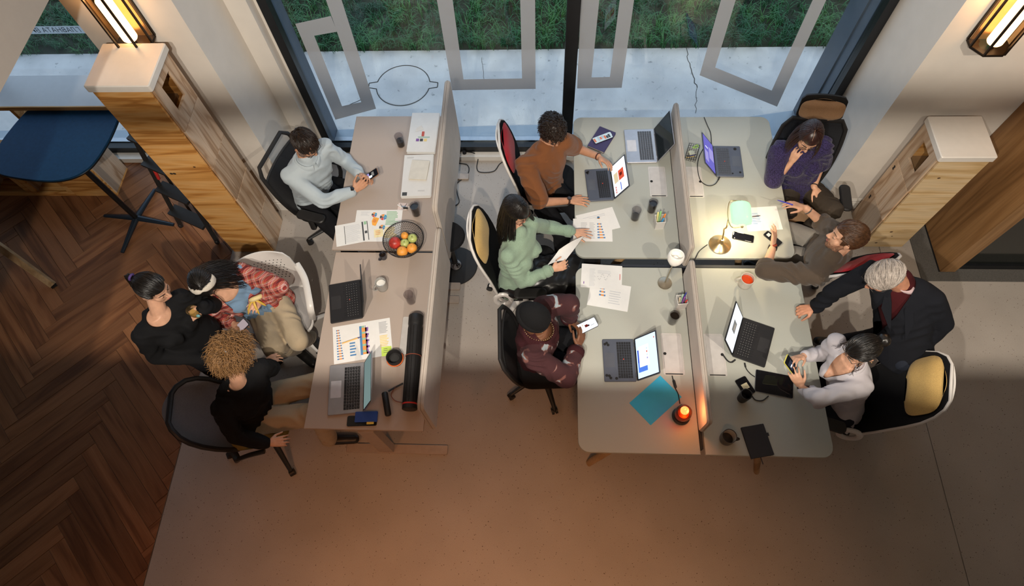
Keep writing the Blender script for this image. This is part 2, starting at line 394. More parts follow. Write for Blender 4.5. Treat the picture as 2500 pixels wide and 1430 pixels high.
# grey film shapes stuck on the glass
FILM = film('frosted_film', (.44, .44, .45), .7, .3)
YF = YW + .015
def filmpoly(quads):
    b = MB()
    for qd in quads:
        pts = [PY(px, py, YF) for px, py in qd]
        b.prism([(p.x, p.z) for p in pts], 0, .0012, 0, Matrix(((1, 0, 0, 0), (0, 0, -1, YF), (0, 1, 0, 0), (0, 0, 0, 1))))
    b.build('film_shape', FILM, win1, 0)
def up(a, b, y=-260):          # extend the line b->a up to pixel row y
    t = (y - a[1]) / (b[1] - a[1]); return (a[0] + (b[0] - a[0]) * t, y)
filmpoly([[up((834, 0), (918, 265)), (918, 265), (882, 249), up((796, 0), (882, 249))], [(721, 58), (808, 39), (823, 77), (767, 87)], [(721, 58), (767, 87), (835, 259), (819, 292)], [(819, 292), (835, 259), (882, 249), (918, 265)]])
filmpoly([[up((1066.7, 0), (1104, 220)), (1104, 220), (1131.6, 193.6), up((1105, 0), (1131.6, 193.6))], [(1104, 220), (1307.6, 216.7), (1274.6, 191.4), (1131.6, 193.6)], [(1307.6, 216.7), up((1306.5, 0), (1307.6, 216.7)), up((1270, 0), (1274.6, 191.4)), (1274.6, 191.4)]])
filmpoly([[up((1418, 0), (1409, 215.6)), (1409, 215.6), (1444, 189), up((1463, 0), (1444, 189))], [(1409, 215.6), (1517.6, 214), (1489, 187.6), (1444, 189)], [(1517.6, 214), up((1548, 0), (1517.6, 214)), up((1513, 0), (1489, 187.6)), (1489, 187.6)]])
filmpoly([[up((1760, 0), (1708, 183.4)), (1708, 183.4), (1746, 164.6), up((1796, 0), (1746, 164.6))], [(1708, 183.4), (1897, 260), (1884, 221), (1746, 164.6)], [(1897, 260), up((2017, 0), (1897, 260)), up((1984, 0), (1884, 221)), (1884, 221)]])
# outside reveals and sills (dark blue grey cladding)
CLAD = M('blue_grey_cladding', (.055, .075, .105), .45, var=.1, scale=8)
ex = MB(); ex.box((-2.3, 4.0, -.05), (-2.1, 4.17, 3.7)); ex.box((2.45, 4.0, -.05), (2.7, 4.4, 3.7)); ex.box((2.435, 4.12, -.05), (2.45, 4.15, 3.7))
ex.box((-3.15, 4.0, -.05), (-2.98, 4.17, 3.7)); struct('trim_3', ex, CLAD)
SILL = M('pale_blue_sill_metal', (.26, .31, .36), .35, .4, var=.06, scale=5)
sl = MB(); sl.prism([(-2.1, 4.0), (2.45, 4.0), (2.45, 4.385), (1.75, 4.26), (-2.1, 4.16)], -.03, .07, .003); sl.box((-5.9, 4.0, -.03), (-3.15, 4.16, .07)); struct('trim_4', sl, SILL)
# ---- outside ground
def pav():
    m, nt, b = newmat('pavement_concrete'); b.inputs['Roughness'].default_value = .8
    v = tc(nt); n = nt.nodes.new('ShaderNodeTexNoise'); n.inputs['Scale'].default_value = 3; n.inputs['Detail'].default_value = 8; lnk(nt, v, n.inputs[0])
    c = ramp(nt, n.outputs[0], [(.3, (.50, .49, .49)), (.7, (.66, .65, .64))])
    n2 = nt.nodes.new('ShaderNodeTexNoise'); n2.inputs['Scale'].default_value = 14; n2.inputs['Detail'].default_value = 5; lnk(nt, v, n2.inputs[0])
    c2 = ramp(nt, n2.outputs[0], [(.28, (.55, .55, .55)), (.36, (1, 1, 1))])
    x = nt.nodes.new('ShaderNodeMix'); x.data_type = 'RGBA'; x.blend_type = 'MULTIPLY'; x.inputs[0].default_value = 1; lnk(nt, c, x.inputs[6]); lnk(nt, c2, x.inputs[7]); lnk(nt, x.outputs[2], b.inputs['Base Color'])
    wv = nt.nodes.new('ShaderNodeTexWave'); wv.inputs['Scale'].default_value = 40; wv.inputs['Distortion'].default_value = 14; lnk(nt, v, wv.inputs[0]); bump(nt, b, wv.outputs['Fac'], .0012)
    return m
PAV = pav()
pv = MB(); pv.box((-9, 3.95, -.14), (9, 5.33, -.002)); pave = struct('floor_pavement', pv, PAV); pave['label'] = 'pale concrete pavement outside the window'
# cracks and the round manhole cut
DARK = M('dark_joint', (.05, .045, .04), .9)
def strip(pts, wd, name, par, z=.0005):
    b = MB(); pts = [Vector((p[0], p[1], 0)) for p in pts]
    for i in range(len(pts) - 1):
        d = (pts[i + 1] - pts[i]).normalized(); n = Vector((-d.y, d.x, 0)) * wd / 2
        b.prism([(pts[i] + n)[:2], (pts[i] - n)[:2], (pts[i + 1] - n)[:2], (pts[i + 1] + n)[:2]], -.004, z)
    return b.build(name, DARK, par, 0)
cx, cy, rr = -1.513, 4.822, .285
loop = []
for k in range(73):
    a = 2 * math.pi * k / 72; aa = math.degrees(a) % 360; r_ = rr
    if min(abs(aa), abs(aa - 360)) < 7 or abs(aa - 180) < 7: r_ = rr + .085
    loop.append((cx + r_ * 1.0 * math.cos(a), cy + r_ * math.sin(a)))
mh = MB(); mh.prism([(cx + (rr - .01) * math.cos(t), cy + (rr - .01) * math.sin(t)) for t in [2 * math.pi * k / 40 for k in range(40)]], -.05, .0, .002)
mho = tag(mh.build('manhole_cover', PAV), 'round concrete manhole cover outlined in the pavement', 'manhole cover')
strip(loop, .009, 'joint', mho)
rnd = random.Random(3)
def crack(a, b, n, j, wd):
    a, b = P(*a), P(*b); pts = [a.lerp(b, t / n) + Vector((rnd.uniform(-j, j), rnd.uniform(-j, j), 0)) for t in range(n + 1)]; strip(pts, wd, 'crack', pave)
crack((1677, 115), (1682, 155), 5, .012, .006); crack((1682, 155), (1701, 215), 8, .015, .008); crack((1701, 215), (1697, 275), 6, .012, .004)
crack((1176, 140), (1180, 195), 6, .01, .003); crack((836, 262), (884, 242), 4, .006, .006)
# soil and grass
sb = MB(); sb.box((-9, 5.335, -.14), (9, 11, -.006)); soil = struct('floor_lawn', sb, M('dark_soil', (.022, .03, .014), .95, var=.3, scale=12)); soil['label'] = 'dark soil under the grass outside'
def grass():
    m, nt, b = newmat('grass_blade'); b.inputs['Roughness'].default_value = .55
    n = nt.nodes.new('ShaderNodeTexNoise'); n.inputs['Scale'].default_value = 2.2; n.inputs['Detail'].default_value = 5; lnk(nt, tc(nt), n.inputs[0])
    lnk(nt, ramp(nt, n.outputs[0], [(.3, (.005, .055, .022)), (.5, (.016, .115, .03)), (.72, (.07, .21, .05))]), b.inputs['Base Color'])
    return m
g = MB(); rg = random.Random(5)
tufts = []
for i in range(5200):
    x = rg.uniform(-6.2, 4.6); y = 5.33 + rg.random() ** 1.25 * 2.2
    k = noise.noise(Vector((x * 1.3, y * 1.6, 0)))
    if k < -.35 and rg.random() < .7: continue
    hh = rg.uniform(.07, .17) * (1 + .5 * k); lean0 = rg.uniform(0, 6.28)
    for j in range(5):
        a = lean0 + rg.uniform(-1.3, 1.3); l = hh * rg.uniform(.7, 1.25); wd = rg.uniform(.0022, .0042); d = Vector((math.cos(a), math.sin(a), 0)); sd = Vector((-d.y, d.x, 0)) * wd
        b0 = Vector((x + rg.uniform(-.03, .03), y + rg.uniform(-.03, .03), -.006)); p1 = b0 + Vector((0, 0, l * .6)) + d * l * .18; p2 = b0 + Vector((0, 0, l * .85)) + d * l * .55; p3 = b0 + Vector((0, 0, l * .78)) + d * l * 1.0
        g.add([b0 - sd, b0 + sd, p1 + sd, p1 - sd, p2 + sd * .7, p2 - sd * .7, p3], [(0, 1, 2, 3), (3, 2, 4, 5), (5, 4, 6)])
go = g.build('lawn_grass', grass(), None, 0); tag(go, 'tall ragged green grass growing beyond the pavement', 'grass', kind='stuff')
# ---- wooden vestibule on the right, its mat and dark glass door
VW = wood('vestibule_walnut', (.27, .14, .055), (.19, .095, .036), (.33, .18, .075), 2, .4, .55, 7, .06)
ve = thing('entrance_vestibule', 'brown wood clad entrance box standing against the right wall', 'vestibule', (3.41, 2.617, 0))
b = MB(); b.box((0, .012, .012), (.03, .66, 2.7)); b.build('side_panel', VW, ve)
b = MB(); b.box((0, 0, .012), (.122, .012, 2.7)); b.box((.03, .012, .012), (.122, .05, 2.7)); b.build('front_panel', VW, ve)
b = MB(); b.box((-.012, .0, .009), (.12, .66, .012)); b.build('plinth', BLACKM, ve)
b = MB(); b.box((.122, .03, .009), (2.1, .09, .07)); b.build('door_rail', BLACKM, ve)
b = MB(); b.box((.122, .03, 2.2), (2.1, .09, 2.7)); b.build('door_rail', BLACKM, ve)
b = MB(); b.box((.122, .05, .07), (2.1, .062, 2.2)); b.build('door_glass', M('dark_door_glass', (.012, .014, .013), .08, var=.05), ve)
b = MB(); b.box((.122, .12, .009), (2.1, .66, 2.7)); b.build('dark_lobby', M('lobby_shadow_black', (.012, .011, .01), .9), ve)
MATC = M('grey_door_mat', (.085, .078, .07), .95, var=.5, scale=300, bmp=.003)
b = MB(); b.prism([(3.24, 2.53), (5.4, 2.53), (5.4, 3.2), (3.24, 3.2)], 0, .009, .002)
tag(b.build('door_mat', MATC), 'dark grey speckled entrance mat around the wooden vestibule', 'mat')
# ================================================================== furniture
PINE = wood('pine_board', (.68, .335, .095), (.45, .19, .045), (.74, .41, .15), 0, .5, .8, 10, .2)
PINEV = wood('pine_board_upright_daylit', (.60, .42, .28), (.42, .26, .15), (.66, .49, .35), 2, .5, .8, 10, .2)  # same pine; pale daylight on the side faces is put into the colour
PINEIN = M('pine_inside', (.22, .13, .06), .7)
WHT = M('white_laminate', (.66, .62, .57), .4, var=.02)
KNOT = M('knot_brown', (.05, .022, .01), .6, var=.3)
HOLE = M('hole_black', (.008, .007, .006), .8)
PINEY = wood('pale_pine_board', (.70, .50, .27), (.58, .385, .18), (.74, .56, .34), 0, .5, .7, 8, .12)
def cube(loc, sx, sy, h, side, label, group, cut=False, holes=None, knots=(), front=None):
    """stacking wooden storage cube; side = +1/-1: the door is on the +X/-X face"""
    t = thing('storage_cube', label, 'storage box', loc, 0, group); T = .02; g = .003
    b = MB(); b.box((0, T, g), (sx, sy, T)); b.build('bottom_board', PINE, t)
    b = MB(); b.box((0, T, h - T), (sx, sy, h - g)); b.build('top_board', PINE, t)
    b = MB(); b.box((0, sy - T, T), (sx, sy, h - T)); b.build('back_board', PINE, t)
    x0, x1 = (0, T) if side > 0 else (sx - T, sx)
    b = MB(); b.box((x0, T, T), (x1, sy - T, h - T)); b.build('side_board', PINEV, t)
    b = MB(); b.prism([(0, g), (sx, g), (sx, h - g), (0, h - g)], 0, T - .001, .0015, Matrix(((1, 0, 0, 0), (0, 0, 1, 0), (0, 1, 0, 0), (0, 0, 0, 1)))); fr = b.build('front_board', front or PINE, t)
    xd = sx if side > 0 else -.018
    if cut:
        c0, c1, z0, z1 = .10, sy - .10, .12, h - .07
        d = MB()
        for (a0, a1, b0, b1) in ((T, sy, g, z0), (T, sy, z1, h - g), (T, c0, z0, z1), (c1, sy, z0, z1)): d.box((xd, a0, b0), (xd + .018, a1, b1))
        d.build('door', PINEV, t)
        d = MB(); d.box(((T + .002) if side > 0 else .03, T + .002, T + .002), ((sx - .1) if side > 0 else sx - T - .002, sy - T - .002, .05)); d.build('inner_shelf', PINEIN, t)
    else:
        d = MB(); d.prism([(T + .001, g), (sy - .001, g), (sy - .001, h - g), (T + .001, h - g)], xd, xd + .018, .001, Matrix(((0, 0, 1, 0), (1, 0, 0, 0), (0, 1, 0, 0), (0, 0, 0, 1)))); dr = d.build('door', PINEV, t)
        if holes == 'side':
            for dz in (0, .022):
                d = MB(); d.ball((xd + (.018 if side > 0 else 0), sy - .045 if side < 0 else .06, h - .06 + dz - .02), (.002, .012, .012), 10, 6); d.build('finger_hole', HOLE, dr)
    if holes == 'front':
        for dx in (0, .024):
            d = MB(); d.ball((.05 + dx, 0, h - .035), (.013, .0015, .010), 10, 6); d.build('finger_hole', HOLE, fr)
    for kx, kz, kr in knots:
        d = MB(); d.ball((kx, .0, kz), (kr * 1.5, .0012, kr), 10, 6); d.build('knot', KNOT, fr)
    return t
SLX, SLY = -2.866, 2.772
names = ['lowest', 'second lowest', 'middle', 'second highest', 'topmost']
for i in range(5):
    cube((SLX, SLY, i * .404), .37, .35, .404, 1, ['lowest pine cube of the tall stack behind the white chair', 'pine cube second from the floor in the tall left stack', 'middle pine cube with two finger holes in the tall left stack', 'pine cube second from top in the tall left stack', 'top pine cube with a cut-out window in the tall left stack'][i], 'cubes of the tall left stack', cut=(i == 4), holes='front' if i == 2 else None, knots=[(.27, .045, .007)] if i == 3 else ())
def slab(x0, y0, x1, y1, z, label):
    b = MB(); c = ((x0 + x1) / 2, (y0 + y1) / 2); b.rbox(x1 - x0, y1 - y0, z, z + .055, .014, .006, 4, c); tag(b.build('top_slab', WHT), label, 'top board', 'white slabs on the cube stacks')
slab(SLX - .02, SLY - .012, SLX + .405, SLY + .365, 2.021, 'white slab capping the tall pine cube stack on the left')
for i in range(3):
    cube((2.812, 2.868, i * .4), .342, .35, .4, -1, ['lowest pine cube with knots in the short right stack', 'middle pine cube of the short right stack', 'top pine cube with a cut-out window in the short right stack'][i], 'cubes of the short right stack', front=PINEY, cut=(i == 2), holes='side' if i < 2 else None, knots=([(.09, .07, .008), (.13, .25, .009), (.17, .18, .005)], [], [(.10, .20, .008)])[i])
slab(2.785, 2.855, 3.17, 3.235, 1.2005, 'white slab capping the short pine cube stack on the right')
# ---- left bay: counter, blue bar table, low boxes, ladder, wooden table
b = MB(); b.box((-6.4, 3.52, 1.062), (-3.06, 3.865, 1.1)); ct = thing('window_counter', 'white window counter with a wooden front edge on the left', 'counter', (-4.7, 3.7, 1.062))
b.build('counter_top', M('white_counter', (.62, .62, .63), .35, var=.02), ct, world=True)
b = MB(); b.box((-6.4, 3.508, 1.062), (-3.06, 3.52, 1.1)); b.build('front_edge', PINE, ct, world=True)
for xx in (-6.3, -4.55):
    b = MB(); b.box((xx, 3.56, .0 if xx < -6 else .441), (xx + .03, 3.70, 1.062)); b.build('support_board', PINE, ct, world=True)
BLUE = M('blue_linoleum', (.006, .05, .125), .6, spec=.25, var=.12, scale=40, bmp=.0003)
bt = thing('bar_table', 'round-cornered dark blue bar table on a thin black column', 'table', (-3.87, 3.10, 0))
out = [(-3.545, 3.5), (-3.54, 3.37), (-3.548, 3.2), (-3.58, 3.03), (-3.625, 2.925), (-3.71, 2.85), (-3.83, 2.813), (-3.965, 2.812), (-4.14, 2.832), (-4.32, 2.872), (-4.42, 2.94), (-4.455, 3.05), (-4.452, 3.18), (-4.43, 3.3), (-4.395, 3.43), (-4.35, 3.54), (-4.26, 3.64), (-4.13, 3.69), (-3.95, 3.7), (-3.75, 3.68), (-3.62, 3.62)]
pts = smoothpath([Vector((x, y, 0)) for x, y in out + [out[0]]], 4)[:-1]
b = MB(); b.prism([(p.x, p.y) for p in pts], 1.024, 1.04, .001); b.build('table_top', BLUE, bt, world=True)
b = MB(); b.prism([(p.x, p.y) for p in pts], 1.008, 1.0235, .003); b.build('edge_band', BLACKM, bt, world=True)
b = MB(); b.box((-.16, -.16, .985), (.16, .16, 1.008)); b.build('mounting_plate', BLACKM, bt)
b = MB(); b.cyl((0, 0, .05), (0, 0, .99), .024, n=16); b.build('column', BLACKM, bt)
for k in range(4):
    a = math.radians(-8 + 90 * k) ; l = .36
    d = Vector((math.cos(a), math.sin(a), 0)); b = MB(); b.tube([d * .015 + Vector((0, 0, .06)), d * .12 + Vector((0, 0, .05)), d * l + Vector((0, 0, .02))], [.03, .026, .017], 10, flat=(1, .75)); b.build('foot', M('dark_blue_metal', (.012, .02, .032), .4, .3), bt)
for i, (x0, x1, open_) in enumerate(((-4.60, -4.19, 0), (-5.02, -4.605, 1), (-5.44, -5.025, 1), (-5.86, -5.445, 1))):
    t = thing('low_box', ['closed low pine box under the window counter, nearest the ladder', 'low pine box with open front next to the closed one', 'second open low pine box under the window counter', 'leftmost open low pine box under the counter'][i], 'storage box', (x0, 3.395, 0), 0, 'low boxes under the counter')
    sx, h = x1 - x0, .44
    b = MB(); b.box((0, .02, 0), (sx, .33, .02)); b.build('bottom_board', PINE, t)
    b = MB(); b.box((0, .02, h - .02), (sx, .33, h)); b.build('top_board', PINE, t)
    for xx in (0, sx - .02): b = MB(); b.box((xx, .02, .02), (xx + .02, .33, h - .02)); b.build('side_board', PINEV, t)
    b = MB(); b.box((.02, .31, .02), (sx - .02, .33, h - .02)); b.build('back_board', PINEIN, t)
    if open_:
        for q0, q1 in (((0, 0, 0), (sx, .02, .05)), ((0, 0, h - .05), (sx, .02, h)), ((0, 0, .05), (.05, .02, h - .05)), ((sx - .05, 0, .05), (sx, .02, h - .05))): b = MB(); b.box(q0, q1); b.build('front_frame_board', PINE, t)
    else: b = MB(); b.box((0, 0, 0), (sx, .02, h)); b.build('front_board', PINE, t)
BLKP = M('black_plastic', (.014, .013, .013), .5, var=.15)
ld = thing('step_ladder', 'black folding step ladder beside the tall cube stack', 'ladder', (-3.25, 2.96, 0))
fa, fb = P(442, 552, .015), P(531, 592, .015); ta = Vector((-3.22, 3.17, 1.32)); tb = ta + (fb - fa) * .55
for a_, b_ in ((fa, ta), (fb, tb)):
    b = MB(); b.tube([a_, b_], .016, 8, flat=(1, 1.4)); b.build('rail', BLKP, ld, world=True)
    b = MB(); b.capsule(a_ + Vector((0, 0, .008)), a_ + Vector((0, 0, .02)), .022, .02); b.build('rubber_foot', BLKP, ld, world=True)
tdir = (fb - fa).normalized(); nrm = Vector((-tdir.y, tdir.x, 0))
for k, t_ in enumerate((.18, .42, .66, .88)):
    a_, b_ = fa.lerp(ta, t_), fb.lerp(tb, t_)
    b = MB(); w_ = nrm * .055
    vs_ = [a_ - w_, b_ - w_, b_ + w_, a_ + w_]; up_ = Vector((0, 0, .025)); b.add([v for v in vs_] + [v + up_ for v in vs_], [(0, 3, 2, 1), (4, 5, 6, 7), (0, 1, 5, 4), (1, 2, 6, 5), (2, 3, 7, 6), (3, 0, 4, 7)]); b.build('tread', BLKP, ld, world=True)
for a_, b_ in ((fa, ta), (fb, tb)):
    b = MB(); f2 = a_ + nrm * .16; b.tube([f2, b_ + nrm * .02], .012, 8); b.build('rear_rail', BLKP, ld, world=True)
b = MB(); c_ = fa.lerp(ta, .52) + tdir * .045; b.capsule(c_, c_ + (ta - fa).normalized() * .13, .014, .014); b.build('safety_catch', M('red_plastic', (.5, .03, .025), .4), ld, world=True)
wt = thing('side_table', 'wooden table leg reaching into the picture at the left edge', 'table', (-4.7, 2.35, 0)); b = MB()
f_ = P(132, 697, 0); t_ = P(0, 603, .36) ; t2 = f_ + (t_ - f_) * (.70 / .36)
OAKL = wood('pale_oak_leg', (.38, .25, .13), (.28, .17, .08), (.44, .30, .17), 2, .5, .8, 5, .05)
b.tube([f_ + Vector((0, 0, .012)), t2], [.036, .042], 4, up=(0, 1, 0)); b.build('leg', OAKL, wt, world=True)
b = MB(); b.tube([f_, f_ + Vector((0, 0, .012))], .035, 4); b.build('foot_cap', BLKP, wt, world=True)
for dx, dy in ((-1.1, 0), (0, -.7), (-1.1, -.7)):
    b = MB(); o_ = Vector((t2.x + dx, t2.y + dy, 0)); b.tube([o_, o_ + Vector((0, 0, .7))], .025, 4); b.build('leg', OAKL, wt, world=True)
b = MB(); b.box((t2.x - 1.2, t2.y - .78, .7), (t2.x + .03, t2.y + .06, .725)); b.build('table_top', OAKL, wt, world=True)
# ---- desks
DESKG = M('sage_grey_laminate', (.40, .405, .36), .42, var=.02, scale=200, bmp=.0001)
DESKT = M('taupe_laminate', (.40, .325, .275), .45, var=.02, scale=200, bmp=.0001)
TANM = M('tan_metal', (.42, .34, .28), .45, .1)
DZ = .74
def ldesk(x0, x1, y0, y1, z, label, legs):
    t = thing('standing_desk', label, 'desk', ((x0 + x1) / 2, (y0 + y1) / 2, 0), 0, 'taupe desks on the left')
    b = MB(); b.prism([(x0, y0), (x1, y0), (x1, y1), (x0, y1)], z - .022, z, .002); b.build('desk_top', DESKT, t, world=True)
    xm = (x0 + x1) / 2
    b = MB(); b.box((xm - .1, y0 + .1, z - .06), (xm + .1, y1 - .1, z - .022)); b.build('beam', TANM, t, world=True)
    for yl in legs:
        b = MB(); b.rbox(.80, .07, 0, .022, .01, .003, 3, (x1 - .335, yl)); b.build('foot_bar', TANM, t, world=True)
        b = MB(); b.prism([(xm - .055, yl - .03), (xm + .055, yl - .03), (xm + .055, yl + .03), (xm - .055, yl + .03)], .022, z - .06, .002); b.build('leg', TANM, t, world=True)
ldesk(-1.62, -.80, .972, 2.352, .74, 'taupe desk with black tube and two laptops, left front', (1.0, 2.3))
ldesk(-1.645, -.80, 2.362, 3.70, .765, 'taupe desk with papers and fruit bowl, by the window', (2.43, 3.62))
FELT = fabric('beige_felt', (.46, .40, .35), 500, .1, .0008)
def divider(x0, x1, y0, y1, z0, z1, label, r=.05):
    t = thing('desk_divider', label, 'divider', ((x0 + x1) / 2, (y0 + y1) / 2, 0), 0, 'felt desk dividers')
    b = MB(); mt = Matrix(((0, 0, 1, 0), (1, 0, 0, 0), (0, 1, 0, 0), (0, 0, 0, 1)))
    b.prism(rrect(y1 - y0, z1 - z0, r, 4, ((y0 + y1) / 2, (z0 + z1) / 2)), x0, x1, .009, mt); p_ = b.build('felt_panel', FELT, t, world=True)
    b = MB(); pp = rrect(y1 - y0 + .001, z1 - z0 + .001, r, 4, ((y0 + y1) / 2, (z0 + z1) / 2)); b.tube([((x0 + x1) / 2, a, c) for a, c in pp], .0022, 6, closed=True); b.build('piping_seam', M('felt_seam', (.30, .25, .21), .9), p_)
    p_.children[0].location = Vector((0, 0, 0)) - t.location
    for yy in (y0 + .25, y1 - .25):
        b = MB(); b.box((x0 + .006, yy - .03, z0 - .012), (x1 - .006, yy + .03, z0 + .03)); b.build('bracket', BLKP, t, world=True)
divider(-.797, -.755, 2.41, 3.65, .50, 1.25, 'taller beige felt divider between window-side desk and stool')
divider(-.797, -.755, 1.04, 2.405, .48, 1.05, 'beige felt divider behind the black poster tube')
TRAYM = M('tray_white_metal', (.56, .53, .50), .4, .1)
def rdesk(x0, x1, y0, y1, corners, label, lid, cablez=None):
    t = thing('office_desk', label, 'desk', ((x0 + x1) / 2, (y0 + y1) / 2, 0), 0, 'sage grey desks on the right')
    r = .075; out = []
    for (cx_, cy_, a0, key) in ((x1, y1, 0, 'tr'), (x0, y1, 90, 'tl'), (x0, y0, 180, 'bl'), (x1, y0, 270, 'br')):
        rr_ = r if key in corners else .004
        sx = cx_ - rr_ if cx_ == x1 else cx_ + rr_; sy = cy_ - rr_ if cy_ == y1 else cy_ + rr_
        for k in range(9):
            a = math.radians(a0 + 90 * k / 8); out.append((sx + rr_ * math.cos(a), sy + rr_ * math.sin(a)))
    b = MB(); b.prism(out, DZ - .025, DZ, .002); b.build('desk_top', DESKG, t, world=True)
    # flush cable lid
    q_ = [P(px, py, DZ) for px, py in lid]; c_ = sum(q_, Vector()) / 4
    sx = ((q_[1] - q_[0]).length + (q_[2] - q_[3]).length) / 2; sy = ((q_[3] - q_[0]).length + (q_[2] - q_[1]).length) / 2
    b = MB(); b.rbox(sx, sy, DZ, DZ + .0025, .012, .001, 4, (c_.x, c_.y)); tr = b.build('cable_lid', TRAYM, t, world=True)
    b = MB(); b.rbox(sx - .022, sy - .035, DZ + .0022, DZ + .0045, .008, .001, 4, (c_.x, c_.y + .002)); l2 = b.build('lid_flap', M('lid_flap_grey', (.52, .49, .47), .4), tr); l2.location = -Vector(t.location)
    b = MB(); b.box((c_.x - sx / 2 + .014, c_.y - sy / 2 + .005, DZ + .0022), (c_.x + sx / 2 - .014, c_.y - sy / 2 + .012, DZ + .0036)); l2 = b.build('cable_slot', HOLE, tr); l2.location = -Vector(t.location)
    sgn = -1 if x0 < 1 else 1
    b = MB(); hx = c_.x + (-sx / 2 + .02 if x0 < 1 else sx / 2 - .02); b.lathe([(.0, 0), (.011, 0), (.011, .0008), (0, .0008)], 14, (hx, c_.y, DZ + .0045)); l2 = b.build('finger_hole', HOLE, tr); l2.location = -Vector(t.location)
    return t
OAKR = wood('oak_leg', (.36, .22, .10), (.26, .14, .06), (.42, .27, .14), 2, .5, .8, 5, .05)
RX0, RXM0, RXM1, RX1 = .238, 1.03, 1.062, 1.862
d1 = rdesk(RX0, RXM0, .857, 2.238, ('bl', 'tl'), 'sage grey desk with blue sheet and orange lamp, front left', [(1612, 813), (1662.7, 813), (1672.8, 915.6), (1620, 916)])
d2 = rdesk(RXM1, RX1 + .02, .857, 2.238, ('br',), 'sage grey desk with tablet and black notebook, front right', [(1716.7, 814.5), (1764, 814.5), (1776, 919), (1728, 918)])
d3 = rdesk(RX0, RXM0, 2.322, 3.70, ('bl', 'tl'), 'sage grey desk with silver and dark laptops by the window', [(1581.7, 407), (1623, 407), (1630.6, 481), (1586.8, 480)])
d4 = rdesk(RXM1, RX1 + .02, 2.322, 3.70, ('br', 'tr'), 'sage grey desk carrying the green banker lamp', [(1671.7, 407), (1712, 407), (1719, 482), (1680, 482)])
def oleg(t, top, bot):
    b = MB(); b.tube([Vector(bot), Vector(top)], [.028, .036], 10, flat=(1, .8)); b.build('leg', OAKR, t, world=True)
oleg(d1, (.60, .98, .715), (.36, .93, 0)); oleg(d1, (.60, 2.12, .715), (.36, 2.2, 0)); oleg(d2, (1.42, .95, .715), (1.62, .9, 0)); oleg(d2, (1.5, 2.12, .715), (1.72, 2.2, 0))
oleg(d3, (.66, 2.42, .715), (.40, 2.40, 0)); oleg(d3, (.60, 3.55, .715), (.36, 3.62, 0)); oleg(d4, (1.48, 2.42, .715), (1.66, 2.37, 0)); oleg(d4, (1.5, 3.55, .715), (1.72, 3.62, 0))
for t, y0, y1 in ((d1, .9, 2.2), (d3, 2.36, 3.66)):
    b = MB(); b.box((RXM0 + .006, y0, .66), (RXM1 - .006, y1, .725)); b.build('cable_channel', BLKP, t, world=True)
    b = MB(); b.box((.62, y0 + .06, .66), (RXM0 + .004, y0 + .12, .715)); b.build('cross_beam', BLKP, t, world=True)
b = MB(); b.box((.45, 2.262, .40), (1.7, 2.285, .70)); b.build('modesty_panel', M('navy_panel', (.02, .024, .035), .6), d3, world=True)
divider(1.03, 1.066, 2.24, 3.60, .745, 1.03, 'beige felt divider between the two window-side sage desks', .03)
divider(1.03, 1.066, 1.0, 2.18, .745, .985, 'beige felt divider behind the glowing orange lamp', .03)
# ---- wall lanterns
GLW = glow('lantern_bulb', (1, .66, .38), 6)
AMB = thinglass('lantern_glass', (.95, .8, .6))
BRZ = M('black_bronze', (.02, .013, .009), .4, .6)
def lantern(x, y, z, label, pw):
    lamp('lantern_light', 'POINT', (x, y - .075, z + .382), pw, (1, .58, .27), .04)
    t = thing('wall_lantern', label, 'wall lamp', (x, y, z), 0, 'wall lanterns')
    hx = [(-.12, 0), (-.12, -.07), (-.06, -.15), (.06, -.15), (.12, -.07), (.12, 0)]
    for z0, z1, nm in ((0, .018, 'bottom_ring'), (.42, .44, 'top_ring')):
        b = MB(); b.prism(hx, z0, z1, .003); b.build(nm, BRZ, t)
    b = MB(); b.lathe([(0, -.035), (.03, -.035), (.055, -.012), (.06, 0), (0, 0)], 12, (0, -.06, 0)); b.build('finial', BRZ, t)
    b = MB(); b.box((-.10, -.008, .018), (.10, 0, .42)); b.build('back_plate', M('brass_reflector', (.5, .30, .12), .35, .8), t)
    for (ax, ay) in hx[0:1] + hx[1:5] + hx[5:]:
        b = MB(); b.box((ax - .006, ay - .006 if ay else -.012, .018), (ax + .006, ay + .006 if ay else 0, .42)); b.build('frame_bar', BRZ, t)
    for i in range(5):
        a_, c_ = Vector((*hx[i], 0)), Vector((*hx[i + 1], 0)); d = (c_ - a_).normalized() * .006
        b = MB(); b.add([a_ + d + Vector((0, 0, .018)), c_ - d + Vector((0, 0, .018)), c_ - d + Vector((0, 0, .42)), a_ + d + Vector((0, 0, .42))], [(0, 1, 2, 3)]); b.build('pane', AMB, t)
    b = MB(); b.lathe([(0, .05), (.042, .05), (.048, .06), (.048, .34), (.042, .35), (0, .35)], 18, (0, -.075, 0)); b.build('glowing_tube', GLW, t)
    b = MB(); b.cyl((0, -.075, .018), (0, -.075, .05), .022, n=12); b.build('socket', BRZ, t)
lantern(2.80, 3.276, 1.90, 'lit black wall lantern with a glowing tube, upper right', 16)
lantern(-2.70, 3.246, 2.03, 'lit dark bronze wall lantern above the tall cube stack', 7)
